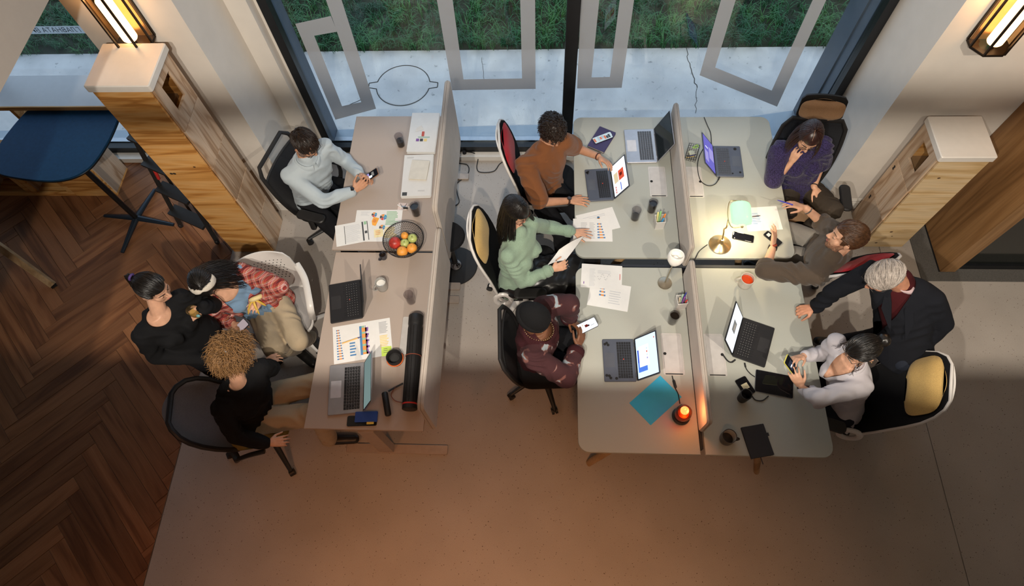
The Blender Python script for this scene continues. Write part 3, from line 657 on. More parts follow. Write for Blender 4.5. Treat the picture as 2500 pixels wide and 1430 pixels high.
# ---- black wobble stool
st = thing('saddle_stool', 'black round stool on a chrome and black column behind the divider', 'stool', (-.79, 2.64, 0))
b = MB(); b.lathe([(0, 0), (.19, 0), (.195, .006), (.19, .014), (.06, .024), (0, .026)], 36); b.build('base', BLKP, st)
b = MB(); b.lathe([(.05, .024), (.058, .03), (.05, .05), (.03, .07), (.026, .075), (0, .075)], 24); b.build('collar', M('chrome', (.6, .6, .62), .08, 1), st)
b = MB(); b.cyl((0, 0, .07), (-.0, -.03, .5), .024, n=14); b.build('column', BLKP, st)
b = MB(); b.lathe([(0, .5), (.06, .5), (.13, .53), (.145, .55), (.135, .575), (.06, .58), (0, .575)], 32, (.0, -.03, 0)); b.build('seat', fabric('black_seat_cloth', (.012, .012, .014)), st)
# ================================================================== things on the desks
def proj(p):
    c = CR.transposed() @ (Vector(p) - Vector((0, 0, CAMH))); return 1250 + F * c.x / -c.z, 715 - F * c.y / -c.z
def qframe(px, z):
    q_ = [P(x, y, z) for x, y in px]; c = sum(q_, Vector()) / 4
    ex_ = (q_[1] - q_[0] + q_[2] - q_[3]) / 2; ey_ = (q_[3] - q_[0] + q_[2] - q_[1]) / 2
    return c, math.atan2(ex_.y, ex_.x), ex_.length, ey_.length, (1 if ex_.cross(ey_).z > 0 else -1)
PAPER = M('white_paper', (.74, .73, .71), .7, var=.02)
C_ = dict(grey=M('print_grey', (.42, .42, .43), .8), dark=M('print_dark', (.06, .065, .07), .8), blue=M('print_blue', (.08, .22, .45), .8), orange=M('print_orange', (.75, .30, .08), .8), green=M('print_green', (.30, .50, .32), .8), purple=M('print_purple', (.22, .10, .35), .8), red=M('print_red', (.6, .08, .06), .8), yellow=M('print_yellow', (.80, .62, .25), .8), pale=M('print_pale', (.55, .56, .58), .8), teal=M('print_teal', (.05, .32, .5), .8))
def prints(par, items, sx, sy, sg, z):
    """items: (u0, v0, u1, v1, colour); u along the first edge, v along the second, 0..1"""
    cols = sorted({i[4] for i in items}); b = MB()
    for u0, v0, u1, v1, c in items:
        b.mi = cols.index(c); x0, x1 = (u0 - .5) * sx, (u1 - .5) * sx; y0, y1 = (v0 - .5) * sy * sg, (v1 - .5) * sy * sg
        y0, y1 = min(y0, y1), max(y0, y1); b.add([(x0, y0, z), (x1, y0, z), (x1, y1, z), (x0, y1, z)], [(0, 1, 2, 3)])
    o = b.build('printing', [C_[c] for c in cols], par, 0); o['kind'] = 'stuff'; return o
def textlines(u0, v0, u1, v1, n, col='grey', seed=1, thick=.35):
    r = random.Random(seed); d = (v1 - v0) / n
    return [(u0, v0 + k * d, u0 + (u1 - u0) * r.uniform(.7, 1), v0 + k * d + d * thick, col) for k in range(n)]
def sheet(px, z, label, items=(), mat=None, name='paper_sheet', cat='paper', group='loose papers', th=.0006, size=None):
    c, rz, sx, sy, sg = qframe(px, z)
    if size: sx, sy = size
    b = MB(); b.rbox(sx, sy, 0, th, .002, 0, 1); t = b.build(name, mat or PAPER, None, 0); t.location = (c.x, c.y, z); t.rotation_euler = (0, 0, rz); tag(t, label, cat, group)
    if items: prints(t, items, sx, sy, sg, th + .0002)
    return t
# ---------------------------------------------------------------- laptops
SILV = M('silver_aluminium', (.42, .42, .45), .35, .6); DGREY = M('storm_grey_shell', (.085, .095, .125), .45, .2); BLKL = M('black_laptop_shell', (.012, .012, .014), .45); KEYM = M('black_keys', (.01, .01, .012), .5); KEYG = M('grey_keys', (.06, .064, .075), .5); LEG = M('key_legend', (.5, .5, .48), .6); SCROFF = M('dark_screen_glass', (.008, .012, .013), .08)
def laptop(hA, hB, fB, fA, top, shell, label, keymat=KEYM, screen=None, dots=(), track=False, wid=None, dep=None, z=DZ, legend=False):
    """hinge pixels hA, hB; front pixels fA, fB; top = (index of hinge corner, pixel of that lid corner)"""
    zz = z + .017
    a, b_, c, d = [P(*q, zz) for q in (hA, hB, fB, fA)]
    hc = (a + b_) / 2; hv = ((b_ - a) + (c - d)) / 2; fv = ((c + d) / 2 - hc)
    W_ = wid or hv.length; D_ = dep or fv.length; rz = math.atan2(hv.y, hv.x) - math.pi / 2
    X = Vector((math.cos(rz), math.sin(rz), 0)); 
    if X.dot(fv) < 0: rz += math.pi; X = -X
    Yv = Vector((-X.y, X.x, 0)); t = thing('laptop', label, 'laptop', (hc.x, hc.y, z), rz, 'laptops')
    L_ = D_ * .97; s_ = 1 if (a - hc).dot(Yv) > 0 else -1
    if top[0] == 1: s_ = -s_
    best = (1e9, 0)
    for k in range(-20, 140):
        an = math.radians(k * .5); p_ = Vector((hc.x, hc.y, zz)) + Yv * s_ * W_ / 2 + (-X * math.sin(an) + Vector((0, 0, 1)) * math.cos(an)) * L_
        q_ = proj(p_); e = (q_[0] - top[1][0]) ** 2 + (q_[1] - top[1][1]) ** 2
        if e < best[0]: best = (e, an)
    an = best[1]
    b = MB(); b.rbox(D_, W_, .001, .016, .008, .003, 3, (D_ / 2, 0)); base = b.build('base', shell, t)
    b = MB(); u0, u1 = .10 * D_, .56 * D_; nw = 14; kw = W_ * .86 / nw; kh = (u1 - u0) / 6
    for r_ in range(6):
        y = -W_ * .43; kk = 0
        while kk < nw:
            w_ = 1
            if r_ == 5 and kk == 4: w_ = 5
            if r_ in (2, 3, 4) and kk == nw - 2: w_ = 2
            b.box((u0 + r_ * kh + .001, y + .001, .016), (u0 + (r_ + 1) * kh - .0015, y + kw * w_ - .0015, .0178)); y += kw * w_; kk += w_
    kb = b.build('keyboard', keymat, t, 0); kb['kind'] = 'stuff'
    if legend:
        b = MB(); y0 = -W_ * .43
        for r_ in range(5):
            for k in range(nw): b.add([(u0 + (r_ + .3) * kh, y0 + (k + .35) * kw, .0181), (u0 + (r_ + .46) * kh, y0 + (k + .35) * kw, .0181), (u0 + (r_ + .46) * kh, y0 + (k + .48) * kw, .0181), (u0 + (r_ + .3) * kh, y0 + (k + .48) * kw, .0181)], [(0, 1, 2, 3)])
        lo = b.build('key_legends', LEG, t, 0); lo['kind'] = 'stuff'
    b = MB(); b.rbox(D_ * .30, W_ * .34, .016, .0164, .004, 0, 2, (D_ * .79, 0)); b.build('touchpad', M('touchpad_' + shell.name, tuple(min(1, c_ * 1.35 + .01) for c_ in ((.42, .42, .45) if shell is SILV else (.055, .06, .075) if shell is DGREY else (.012, .012, .014))), .3), t)
    if track: b = MB(); b.ball((u0 + 3.4 * kh, -.005, .018), .0042, 8, 6); b.build('pointing_stick', M('pointer_red', (.7, .06, .03), .5), t)
    for (x, y, r_) in dots: b = MB(); b.lathe([(0, .0172), (r_, .0172), (r_, .016)], 16, (D_ * x, W_ * y, 0)); b.build('black_sticker', HOLE, t)
    # lid
    ml = Matrix.Translation((0, 0, .017)) @ Matrix.Rotation(math.pi / 2 + an, 4, 'Y').inverted() @ Matrix.Identity(4)
    ml = Matrix.Translation((0, 0, .017)) @ Matrix(((-math.sin(an), 0, math.cos(an), 0), (0, 1, 0, 0), (math.cos(an), 0, math.sin(an), 0), (0, 0, 0, 1)))
    # local lid frame: x up the lid, z towards the user
    b = MB(); b.rbox(L_, W_, -.007, 0, .008, .002, 3, (L_ / 2, 0), ml); lid = b.build('lid', shell, t)
    b = MB(); b.rbox(L_ * .955, W_ * .97, 0, .0006, .004, 0, 2, (L_ / 2, 0), ml); b.build('bezel', KEYM, lid)
    sm = SCROFF if screen is None else screen[0]
    b = MB(); b.rbox(L_ * .87, W_ * .93, .0006, .001, .002, 0, 1, (L_ * .52, 0), ml); sc = b.build('screen', sm, lid, 0)
    if screen and len(screen) > 1:
        mats = []; b = MB()
        for k, (u0_, v0_, u1_, v1_, m_) in enumerate(screen[1]):
            if m_ not in mats: mats.append(m_)
            b.mi = mats.index(m_); x0, x1 = L_ * (.085 + .87 * v0_), L_ * (.085 + .87 * v1_); y0, y1 = W_ * .93 * (u0_ - .5), W_ * .93 * (u1_ - .5); zq = .0012 + .00005 * k
            b.add([ml @ Vector(v) for v in ((x0, y0, zq), (x1, y0, zq), (x1, y1, zq), (x0, y1, zq))], [(0, 1, 2, 3)])
        # picture is a child of the lid
        b.build('screen_picture', mats, lid, 0)
    for y in (-.36, .36): b = MB(); b.cyl((0, y * W_ - .012, .016), (0, y * W_ + .012, .016), .005, n=8); b.build('hinge', shell, t)
    return t
g_ = lambda n, c, s=1.: glow('screen_' + n, c, s)
WHTS = g_('white', (.86, .92, 1), 1.25); RED = g_('red', (.85, .12, .06), .9); SAND = g_('sand', (.9, .72, .45), .9); LBL = g_('lightblue', (.55, .74, .95), 1.2); BLU = g_('blue', (.05, .12, .75), .9); PUR = g_('violet', (.22, .2, .75), .8); PUR2 = g_('violet2', (.5, .45, .95), .8); GRY = g_('greypic', (.35, .34, .32), .7); BLK = g_('black', (.02, .02, .025), .5); DRED = g_('darkred', (.25, .03, .02), .6); MINT = g_('mint', (.35, .5, .48), .5)
laptop((877.5, 682), (886, 774.5), (806, 789), (802.5, 694.5), (0, (878, 640)), BLKL, 'black laptop with white-lettered keys on the left taupe desk', track=True, legend=True)
laptop((885.5, 885.5), (890, 1003.6), (806, 1011), (818, 891), (0, (907, 854.5)), SILV, 'silver laptop with red sticker in front of the curly-haired person', screen=(MINT,), wid=.36, dep=.245, legend=True)
laptop((1597, 314), (1604, 395.5), (1532, 394.6), (1521.7, 314), (0, (1636, 265)), SILV, 'open silver laptop with a dark screen by the window divider', KEYG)
laptop((1490, 409.4), (1497, 487), (1438.6, 487), (1425, 411), (0, (1526.8, 369)), DGREY, 'dark grey laptop touched by the man in brown', KEYM, (WHTS, [(.30, .45, .62, .82, RED), (.40, .52, .5, .70, DRED), (.30, .12, .62, .40, SAND), (.70, .5, .95, .55, BLU), (.72, .14, .78, .20, RED), (.80, .14, .86, .20, RED), (.88, .14, .94, .20, RED)]), track=True, dots=((.93, -.40, .009), (.87, -.42, .009), (.90, -.37, .009)))
laptop((1546, 827), (1555, 930.6), (1476, 930.6), (1470, 828), (0, (1602, 801)), DGREY, 'dark grey laptop with black round stickers and a blue bloom screen', KEYM, (g_('paleblue', (.68, .84, .98), 1.3), [(.30, .05, .80, .24, BLU), (.62, .05, .86, .5, g_('bloom', (.1, .25, .9), 1)), (.22, .12, .74, .62, g_('paper', (.9, .93, .98), 1.3)), (.30, .5, .34, .55, LBL), (.38, .5, .42, .55, RED), (.46, .5, .50, .55, LBL), (.54, .5, .58, .55, PUR2), (.1, .9, .14, .94, RED)]), track=True, dots=((.92, .36, .010), (.84, .37, .010), (.80, .42, .010), (.92, -.38, .010), (.86, -.41, .009), (.82, -.36, .010), (.62, .43, .010)))
laptop((1741, 355.5), (1749, 430), (1817, 430), (1806, 355), (0, (1712.5, 319)), DGREY, 'blue-grey laptop with a violet screen facing the woman in purple', KEYG, (PUR, [(.35, .05, .75, .5, PUR2), (.15, .6, .5, .95, PUR2), (.62, .60, .66, .85, WHTS)]), track=True, dots=((.80, .40, .013), (.30, -.0, .001), (.88, -.36, .009), (.60, -.40, .007)))
laptop((1815, 776), (1788, 866), (1867.7, 899.5), (1892, 799), (0, (1798, 733)), BLKL, 'black laptop showing a white page beside the tea cup', screen=(WHTS, [(.38, .35, .66, .72, GRY), (.44, .42, .60, .55, g_('tan', (.55, .48, .4), .8))]), legend=True)
# ---------------------------------------------------------------- glasses, mugs
SMOKE = thinglass('smoked_glass', (.80, .78, .79)); COLA = M('dark_drink', (.012, .008, .006), .08); WATER = thinglass('drink_surface', (.6, .6, .6))
def upright(bx, rx, z0, h):
    """mean of the base pixel at z0 and the rim pixel at z0+h"""
    a = P(*bx, z0); b_ = P(*rx, z0 + h); return (a + b_) / 2
def tumbler(base, rim, label, fill=None, r=.036, h=.12, z=DZ):
    p_ = upright(base, rim, z, h); t = thing('smoked_tumbler', label, 'glass', (p_.x, p_.y, z), 0, 'smoked glass tumblers')
    b = MB(); b.lathe([(0, .0), (r * .86, 0), (r * .9, .003), (r, h), (r - .0025, h), (r * .9 - .003, .008), (0, .008)], 28); b.build('glass', SMOKE, t, 50)
    if fill:
        rr_ = r * .88; b = MB(); b.lathe([(0, .0085), (rr_, .0085), (rr_ + (r - .004 - rr_) * fill, h * fill), (0, h * fill)], 24); b.build('drink', COLA, t, 50)
tumbler((980, 357), (972, 328), 'smoked tumbler half full beside the window paper pile', .5, z=.765)
tumbler((1018, 527), (1009, 496), 'smoked tumbler full of dark drink above the fruit bowl', .85, z=.765)
tumbler((1005, 739), (996, 714.5), 'empty smoked tumbler beside the divider on the left desk', None)
tumbler((1551.7, 536), (1553, 508), 'clear smoked tumbler left of the white marker cup', .3)
tumbler((1591, 516), (1595, 490), 'smoked tumbler with dark drink behind the white marker cup', .8)
tumbler((1639, 789), (1650, 764), 'smoked tumbler of cola beside the pen cup', .8)
def mug(base, rim, label, col, r=.041, h=.095, liq=None, inner=None, ang=200, name='mug', hs=1., z=DZ):
    p_ = upright(base, rim, z, h); t = thing(name, label, 'mug', (p_.x, p_.y, z), 0, 'mugs and cups')
    b = MB(); b.lathe([(0, 0), (r * .88, 0), (r * .95, .004), (r, h * .3), (r, h), (r - .004, h), (r - .005, h * .3), (r * .86, .008), (0, .008)], 30); b.build('cup', col, t, 50)
    a = math.radians(ang); d = Vector((math.cos(a), math.sin(a), 0)); hh = []
    for k in range(9):
        u = math.pi * k / 8; hh.append(d * (r - .002 + .026 * hs * math.sin(u)) + Vector((0, 0, h * .5 + h * .33 * math.cos(u))))
    b = MB(); b.tube(hh, .006, 8); b.build('handle', col, t)
    if liq: b = MB(); b.lathe([(0, h * .72), (r - .006, h * .72), (r - .006, h * .70), (0, h * .70)], 26); b.build('drink', liq, t)
    if inner: b = MB(); b.lathe([(r - .0055, .012), (r - .0045, h * .3), (r - .0042, h - .003), (r - .0046, h - .003), (r - .0055, h * .3), (r - .006, .012)], 30); b.build('glazed_inside', inner, t, 60)
GLZ = M('grey_glaze', (.33, .32, .30), .25); GLD = M('navy_glaze', (.03, .03, .04), .3); CER = M('cream_ceramic', (.62, .56, .48), .3)
mug((933, 706), (930, 685), 'grey mug of white milk on the left desk', GLZ, liq=M('milk', (.82, .80, .76), .3), ang=215)
mug((936, 630), (935, 620), 'tiny black espresso cup beside the fruit bowl', GLD, r=.027, h=.05, liq=M('coffee', (.015, .008, .005), .1), ang=230, name='espresso_cup', hs=.7, z=.74)
mug((1817, 695), (1826, 678.5), 'pale cup of red tea in the lamp light', M('speckled_cup', (.55, .51, .45), .3, var=.12, scale=200), liq=M('red_tea', (.65, .06, .01), .08, emit=None), ang=172, r=.049)
mug((1773, 1075), (1781, 1061), 'brown empty mug with a cream inside at the front desk edge', M('brown_glaze', (.035, .025, .022), .3), inner=CER, ang=-8, r=.046)
t = thing('travel_tumbler', 'matt black tumbler beside the phone with a note', 'cup', tuple(upright((1810, 980), (1823, 955), DZ, .11)[:2]) + (DZ,))
b = MB(); b.lathe([(0, 0), (.026, 0), (.031, .003), (.038, .10), (.038, .112), (.033, .113), (.030, .02), (0, .02)], 24); b.build('body', BLKP, t, 50); b = MB(); b.tube([Vector((.036, .01, .09)), Vector((.05, .015, .085)), Vector((.05, .015, .055)), Vector((.036, .01, .045))], .004, 6); b.build('loop', BLKP, t)
# ---------------------------------------------------------------- phones, tablet, notebooks
PHN = M('phone_body', (.012, .012, .013), .35); PGL = M('phone_glass', (.006, .006, .008), .06)
def phone(px, z, label, screen=None, body=None, th=.0085, marks=()):
    c, rz, sx, sy, sg = qframe(px, z); t = thing('smartphone', label, 'phone', (c.x, c.y, z), rz, 'phones'); r_ = .010
    b = MB(); b.rbox(sx, sy, 0, th, r_, .0015, 4); b.build('body', body or PHN, t); b = MB(); b.rbox(sx - .004, sy - .004, th, th + .0006, r_ - .002, 0, 4); b.build('screen', screen or PGL, t)
    if marks:
        mats = []; b = MB()
        for u0, v0, u1, v1, m_ in marks:
            if m_ not in mats: mats.append(m_)
            b.mi = mats.index(m_); b.add([((u0 - .5) * sx, (v0 - .5) * sy * sg, th + .0009), ((u1 - .5) * sx, (v0 - .5) * sy * sg, th + .0009), ((u1 - .5) * sx, (v1 - .5) * sy * sg, th + .0009), ((u0 - .5) * sx, (v1 - .5) * sy * sg, th + .0009)], [(0, 1, 2, 3)])
        b.build('screen_picture', mats, t, 0)
    return t
def book(px, z, th, label, cover, pages=True, extras=(), name='notebook', spine=0):
    c, rz, sx, sy, sg = qframe(px, z + th); t = thing(name, label, 'notebook', (c.x, c.y, z), rz, 'notebooks')
    b = MB(); b.rbox(sx, sy, th - .002, th, .004, .0006, 2); b.build('cover', cover, t); b = MB(); b.rbox(sx, sy, 0, .002, .004, .0006, 2); b.build('back_cover', cover, t)
    b = MB(); b.rbox(sx - .008, sy - .008, .002, th - .002, .002, 0, 2); b.build('pages', M('page_edges', (.62, .56, .47), .8), t)
    return t, sx, sy, sg
NAVY = M('navy_cover', (.04, .03, .10), .55); BLC = M('black_cover', (.012, .011, .016), .55); BLB = M('blue_cover', (.015, .06, .30), .5)
book([(1465, 308), (1504.6, 324), (1473.7, 371.5), (1433, 355)], DZ, .018, 'dark violet hardcover notebook under the bright phone', NAVY)
rp = random.Random(11); PICS = [g_('p%d' % i, c, .8) for i, c in enumerate([(.05, .35, .4), (.7, .85, .9), (.1, .2, .5), (.8, .25, .15), (.08, .1, .12), (.5, .65, .75)])]
phone([(1444.6, 339), (1488.5, 323), (1497, 336), (1454, 353)], DZ + .0185, 'phone with a colourful wallpaper on the violet notebook', PICS[1], marks=[(k / 9 + .02, rp.uniform(.05, .4), k / 9 + .12, rp.uniform(.6, .95), PICS[rp.randrange(6)]) for k in range(9)])
phone([(1788.4, 565.5), (1841, 576), (1838, 594), (1787, 582)], DZ, 'dark phone with a cracked screen beside the banker lamp', marks=[(.02, .1, .06, .5, C_['pale']), (.2, .03, .5, .07, C_['pale']), (.1, .85, .13, .97, C_['pale']), (.6, .93, .9, .96, C_['pale'])])
phone([(1862, 573), (1898.5, 604), (1910, 592), (1874, 564)], DZ, 'black phone under the gesturing hand', marks=[(.12, .25, .3, .75, C_['pale'])])
phone([(848, 1016), (921, 1014), (920, 1039), (848, 1041)], DZ, 'black phone under the small blue notebook', th=.009)
t, sx, sy, sg = book([(867, 1005), (924, 1003), (918, 1029), (866, 1030)], DZ + .0098, .012, 'small bright blue notebook with yellow notes lying on a phone', BLB)
for k in range(2): b = MB(); b.rbox(.03, .022, .003 + k * .003, .0038 + k * .003, .001, 0, 1, (.02 + .02 * k, -sg * sy * .0 + (-sy / 2 - .004) * 1)); b.build('sticky_flag', M('yellow_note', (.78, .62, .12), .8), t)
t, sx, sy, sg = book([(1808, 1043), (1863, 1034), (1891.5, 1109), (1835.6, 1120)], DZ, .014, 'black notebook with elastic band at the front edge', BLC)
b = MB(); b.box((sx / 2 - .025, -sy / 2 - .0005, -.0005), (sx / 2 - .018, sy / 2 + .0005, .0147)); b.build('elastic_band', M('band_black', (.02, .02, .024), .8), t)
b = MB(); b.box((sx / 2, sy * .1, .004), (sx / 2 + .012, sy * .2, .012)); b.build('pen_loop', M('band_black', (.02, .02, .024), .8), t)
b = MB(); b.box((-sx * .1, -sy / 2 - .045, .006), (-sx * .1 + .006, -sy / 2, .0068)); b.build('ribbon', M('band_black', (.02, .02, .024), .8), t)
t = phone([(1844, 901), (1937, 920), (1935, 973), (1842, 956)], DZ, 'black tablet lying before the woman with the yellow phone', body=M('tablet_body', (.25, .25, .26), .35, .5), th=.007); t.name = 'tablet'; t['category'] = 'tablet'; t['group'] = 'tablets'
t = phone([(1793, 929.7), (1818, 917.6), (1845, 957), (1819, 970)], DZ, 'black phone with a pale sticky note on it'); b = MB(); b.rbox(.045, .04, .0093, .0097, .001, 0, 1); b.build('sticky_note', M('pale_note', (.66, .58, .38), .8), t)
# ---------------------------------------------------------------- papers
rc = random.Random(21)
def stack(px, z, h, label, n=9):
    c, rz, sx, sy, sg = qframe(px, z + h); t = thing('paper_pile', label, 'paper pile', (c.x, c.y, z), rz, 'piles of paper')
    for k in range(n):
        b = MB(); z0 = h * k / n; ox, oy = rc.uniform(-.004, .004), rc.uniform(-.005, .005); b.rbox(sx - rc.uniform(0, .008), sy - rc.uniform(0, .01), z0, z0 + h / n - .0003, .002, 0, 1, (ox, oy)); b.build('sheet_bundle', PAPER, t, 0)
    return t, sx, sy, sg
LZ = .765
t, sx, sy, sg = stack([(1006, 275), (1072, 275), (1063, 372), (993, 371)], LZ, .03, 'pile of white papers with a red clip and photo cards')
b = MB(); b.rbox(.022, .05, .0305, .033, .003, 0, 2, (.0, -.02)); b.build('red_tag', M('tag_red', (.55, .09, .06), .6), t)
b = MB(); b.rbox(.10, .012, .0305, .0315, .002, 0, 1, (.01, -.055)); b.build('green_strip', M('strip_green', (.35, .5, .42), .6), t)
for k, c in enumerate(('purple', 'dark', 'yellow')): b = MB(); b.rbox(.026, .028, .0302, .0308, .001, 0, 1, (-.04 + .033 * k, -.085)); b.build('photo_card', C_[c], t)
b = MB(); b.add([(-.07, .0, .031), (.0, .03, .031), (-.02, .06, .045), (-.06, .04, .036)], [(0, 1, 2, 3)]); b.build('curled_corner', PAPER, t)
t, sx, sy, sg = stack([(987, 378), (1061, 376), (1050, 478), (979, 480)], LZ, .022, 'pile of white papers under the cream notepad')
prints(t, textlines(.1, .06, .4, .1, 2, 'grey', 4) + [(.04, .90, .20, .98, 'dark')] + textlines(.55, .86, .8, .9, 2, 'grey', 5), sx, sy, sg, .0222)
t, sx, sy, sg = book([(1003.6, 390), (1050, 391.5), (1040, 439), (999, 436)], LZ + .0226, .014, 'cream notepad lying on the paper pile', M('cream_cover', (.70, .66, .58), .6), name='notepad')
bars = lambda u0, v0, n, du, col: [(u0, v0 + k * .09, u0 + du * (.35 + .6 * rc.random()), v0 + k * .09 + .05, col) for k in range(n)]
def chart_bars(u0, v0, n, s=.05, w_=.16):
    o = []
    for k in range(n):
        l = w_ * (.45 + .55 * (k + 1) / n); v = v0 + k * s
        o += [(u0, v, u0 + l * .3, v + s * .5, 'blue'), (u0 + l * .3, v, u0 + l * .75, v + s * .5, 'orange'), (u0 + l * .75, v, u0 + l, v + s * .5, 'blue')]
    return o
t = sheet([(869, 513), (983, 512), (975, 589), (862, 590)], LZ, 'white chart sheet with pie charts and notes beside the fruit bowl', textlines(.1, .05, .3, .2, 5, 'pale', 2) + textlines(.66, .05, .94, .5, 10, 'green', 3, .6) + textlines(.66, .55, .94, .9, 9, 'yellow', 4, .6))
for k, (px, py, rr_) in enumerate(((914, 524, .022), (936, 530, .028), (933, 555, .024))):
    p_ = P(px, py, LZ); b = MB()
    for j, c in enumerate(('teal', 'orange', 'dark', 'red', 'blue')):
        b.mi = j; a0, a1 = 2 * math.pi * j / 5, 2 * math.pi * (j + .9) / 5; b.add([(0, 0, 0)] + [(rr_ * math.cos(a0 + (a1 - a0) * i / 5), rr_ * math.sin(a0 + (a1 - a0) * i / 5), 0) for i in range(6)], [(0, i + 1, i + 2) for i in range(5)])
    o = b.build('pie_chart', [C_[c] for c in ('teal', 'orange', 'dark', 'red', 'blue')], t, 0); o.matrix_local = Matrix.LocRotScale(t.location, t.rotation_euler, None).inverted() @ Matrix.Translation((p_.x, p_.y, LZ + .001))
sheet([(907, 528), (926, 533), (917, 551), (909, 549)], LZ + .0012, 'orange sticky note on the pie chart sheet', textlines(.2, .3, .8, .7, 3, 'red', 3), M('orange_note', (.85, .38, .06), .8), 'sticky_note', 'sticky note', 'sticky notes')
sheet([(913, 561), (934, 557), (937, 577), (914, 580)], LZ + .0012, 'yellow sticky note near the fruit bowl', textlines(.15, .2, .8, .8, 3, 'orange', 3), M('yellow_note2', (.80, .70, .42), .8), 'sticky_note', 'sticky note', 'sticky notes')
sheet([(817.6, 551), (904, 535.5), (916, 584.5), (822, 603)], LZ + .0016, 'white printed table sheet at the desk edge by the man in blue', textlines(.27, .12, .70, .92, 18, 'pale', 5) + [(.24, .1, .255, .95, 'dark'), (.72, .05, .76, .95, 'dark'), (.86, .05, .88, .95, 'dark'), (.78, .05, .85, .2, 'green'), (.78, .5, .85, .62, 'dark')])
sheet([(973, 495), (995, 496), (994, 513), (971, 512)], LZ, 'small pinkish card under the keys', (), M('pink_card', (.66, .55, .52), .7), 'card', 'card', None)
sheet([(811.6, 799), (951.6, 775), (959, 865), (816, 889)], DZ, 'big white chart sheet with bars and an area graph on the left desk', chart_bars(.06, .1, 12, .07, .11) + textlines(.28, .5, .40, .9, 5, 'blue', 7, .5) + textlines(.80, .08, .97, .4, 9, 'grey', 7, .6) + textlines(.80, .45, .97, .8, 8, 'yellow', 7, .6) + [(.46, .10, .50, .88, 'blue')] + [(.50, .1 + .055 * k, .50 + .05 + .04 * abs(math.sin(k * 1.1)), .1 + .055 * (k + 1), 'orange' if k % 3 else 'green') for k in range(14)] + [(.56, .1 + .055 * k, .57 + .05 * abs(math.sin(k * 1.1)), .1 + .055 * (k + 1), 'purple') for k in range(14)])
sheet([(931, 847), (957, 844), (955, 867), (932, 870)], DZ + .0012, 'lime sticky note under the lens cap', textlines(.2, .2, .7, .8, 3, 'dark', 3, .2), M('lime_note', (.55, .72, .12), .8), 'sticky_note', 'sticky note', 'sticky notes')
sheet([(1407.7, 526), (1495.4, 504.5), (1514, 556), (1421, 578)], DZ, 'white sheet tucked under the chart by the woman in green', textlines(.15, .2, .75, .55, 5, 'pale', 2) + [(.52, .28, .58, .36, 'blue'), (.52, .36, .58, .42, 'orange')])
sheet([(1399.4, 534), (1494.5, 534), (1494.5, 590), (1399.4, 588.5)], DZ + .0008, 'white bar chart sheet under the hand of the woman in green', textlines(.2, .18, .37, .9, 12, 'grey', 6) + textlines(.42, .18, .57, .9, 12, 'grey', 8) + chart_bars(.62, .2, 6, .12, .20))
t1 = sheet([(1441, 692), (1547, 701), (1529, 760), (1432, 734)], DZ, 'lower white sheet with bar chart on the front left sage desk', chart_bars(.25, .1, 4, .13, .16) + textlines(.50, .3, .85, .85, 6, 'pale', 4), size=(.297, .21))
sheet([(1420.6, 641.8), (1520, 650.7), (1517, 706), (1417.7, 702)], DZ + .0008, 'upper white sheet with line graph on the front left sage desk', textlines(.2, .2, .36, .95, 14, 'pale', 9) + textlines(.4, .25, .75, .4, 3, 'pale', 5) + [(.40 + .02 * k, .5 + .12 * math.sin(k * .8), .415 + .02 * k, .53 + .12 * math.sin(k * .8), 'grey') for k in range(16)] + [(.94, .35, .955, .6, 'red'), (.06, .75, .08, .85, 'purple')])
sheet([(1613, 918), (1664, 968), (1589, 1039), (1535, 982)], DZ, 'bright blue blank sheet beside the orange lamp', (), M('cyan_card', (.03, .42, .70), .6, var=.03), 'card_sheet', 'paper', None, .001)
sheet([(1820, 507), (1894, 503.5), (1913, 559), (1818, 566)], DZ, 'white sheet with small chart under the green lamp', textlines(.05, .25, .45, .75, 7, 'blue', 5, .3))
# ---------------------------------------------------------------- pens
def pen(a, b_, z, label, col, tip=None, r=.0042, name='pen', zb=None, cat='pen'):
    pa, pb = P(*a, z), P(*b_, zb if zb is not None else z); c = (pa + pb) / 2; t = thing(name, label, cat, c, 0, 'pens and pencils')
    d = (pb - pa).normalized(); L_ = (pb - pa).length; o = c
    b = MB(); b.tube([pa - o, pa + d * L_ * .82 - o], r, 8); b.build('barrel', col, t)
    b = MB(); b.tube([pa + d * L_ * .82 - o, pa + d * L_ * .95 - o, pb - o], [r, r * .6, .0008], 8); b.build('tip', tip or BLKP, t)
    return t
pen((835, 838), (882, 822), DZ + .006, 'yellow pen with a blue end lying on the chart', M('pen_yellow', (.72, .42, .12), .5), M('pen_navy', (.03, .03, .15), .4), .005)
pen((1835, 529), (1857, 526), DZ + .005, 'dark pencil on the sheet under the lamp', M('pencil_dark', (.06, .03, .03), .5), None, .0035, 'pencil', cat='pencil')
# white mesh pen cups and their pens
def pencup(base, rim, label, s=.07, h=.095, rz=.1, mat=None, z=DZ, grid=False):
    p_ = upright(base, rim, z, h); t = thing('pen_cup', label, 'pen holder', (p_.x, p_.y, z), rz, 'pen holders')
    m_ = mat or WMESH
    if not grid:
        for i in range(4):
            a = i * math.pi / 2; b = MB(); mt = Matrix.Rotation(a, 4, 'Z'); b.box((s / 2 - .002, -s / 2, .003), (s / 2, s / 2, h), mt); b.build('mesh_wall', m_, t)
        b = MB(); b.tube([(s / 2, s / 2, h), (-s / 2, s / 2, h), (-s / 2, -s / 2, h), (s / 2, -s / 2, h)], .0028, 6, closed=True); b.build('rim', M('white_wire', (.75, .73, .7), .4), t)
        b = MB(); b.box((-s / 2, -s / 2, 0), (s / 2, s / 2, .003)); b.build('bottom', M('white_wire', (.75, .73, .7), .4), t)
    return t, p_
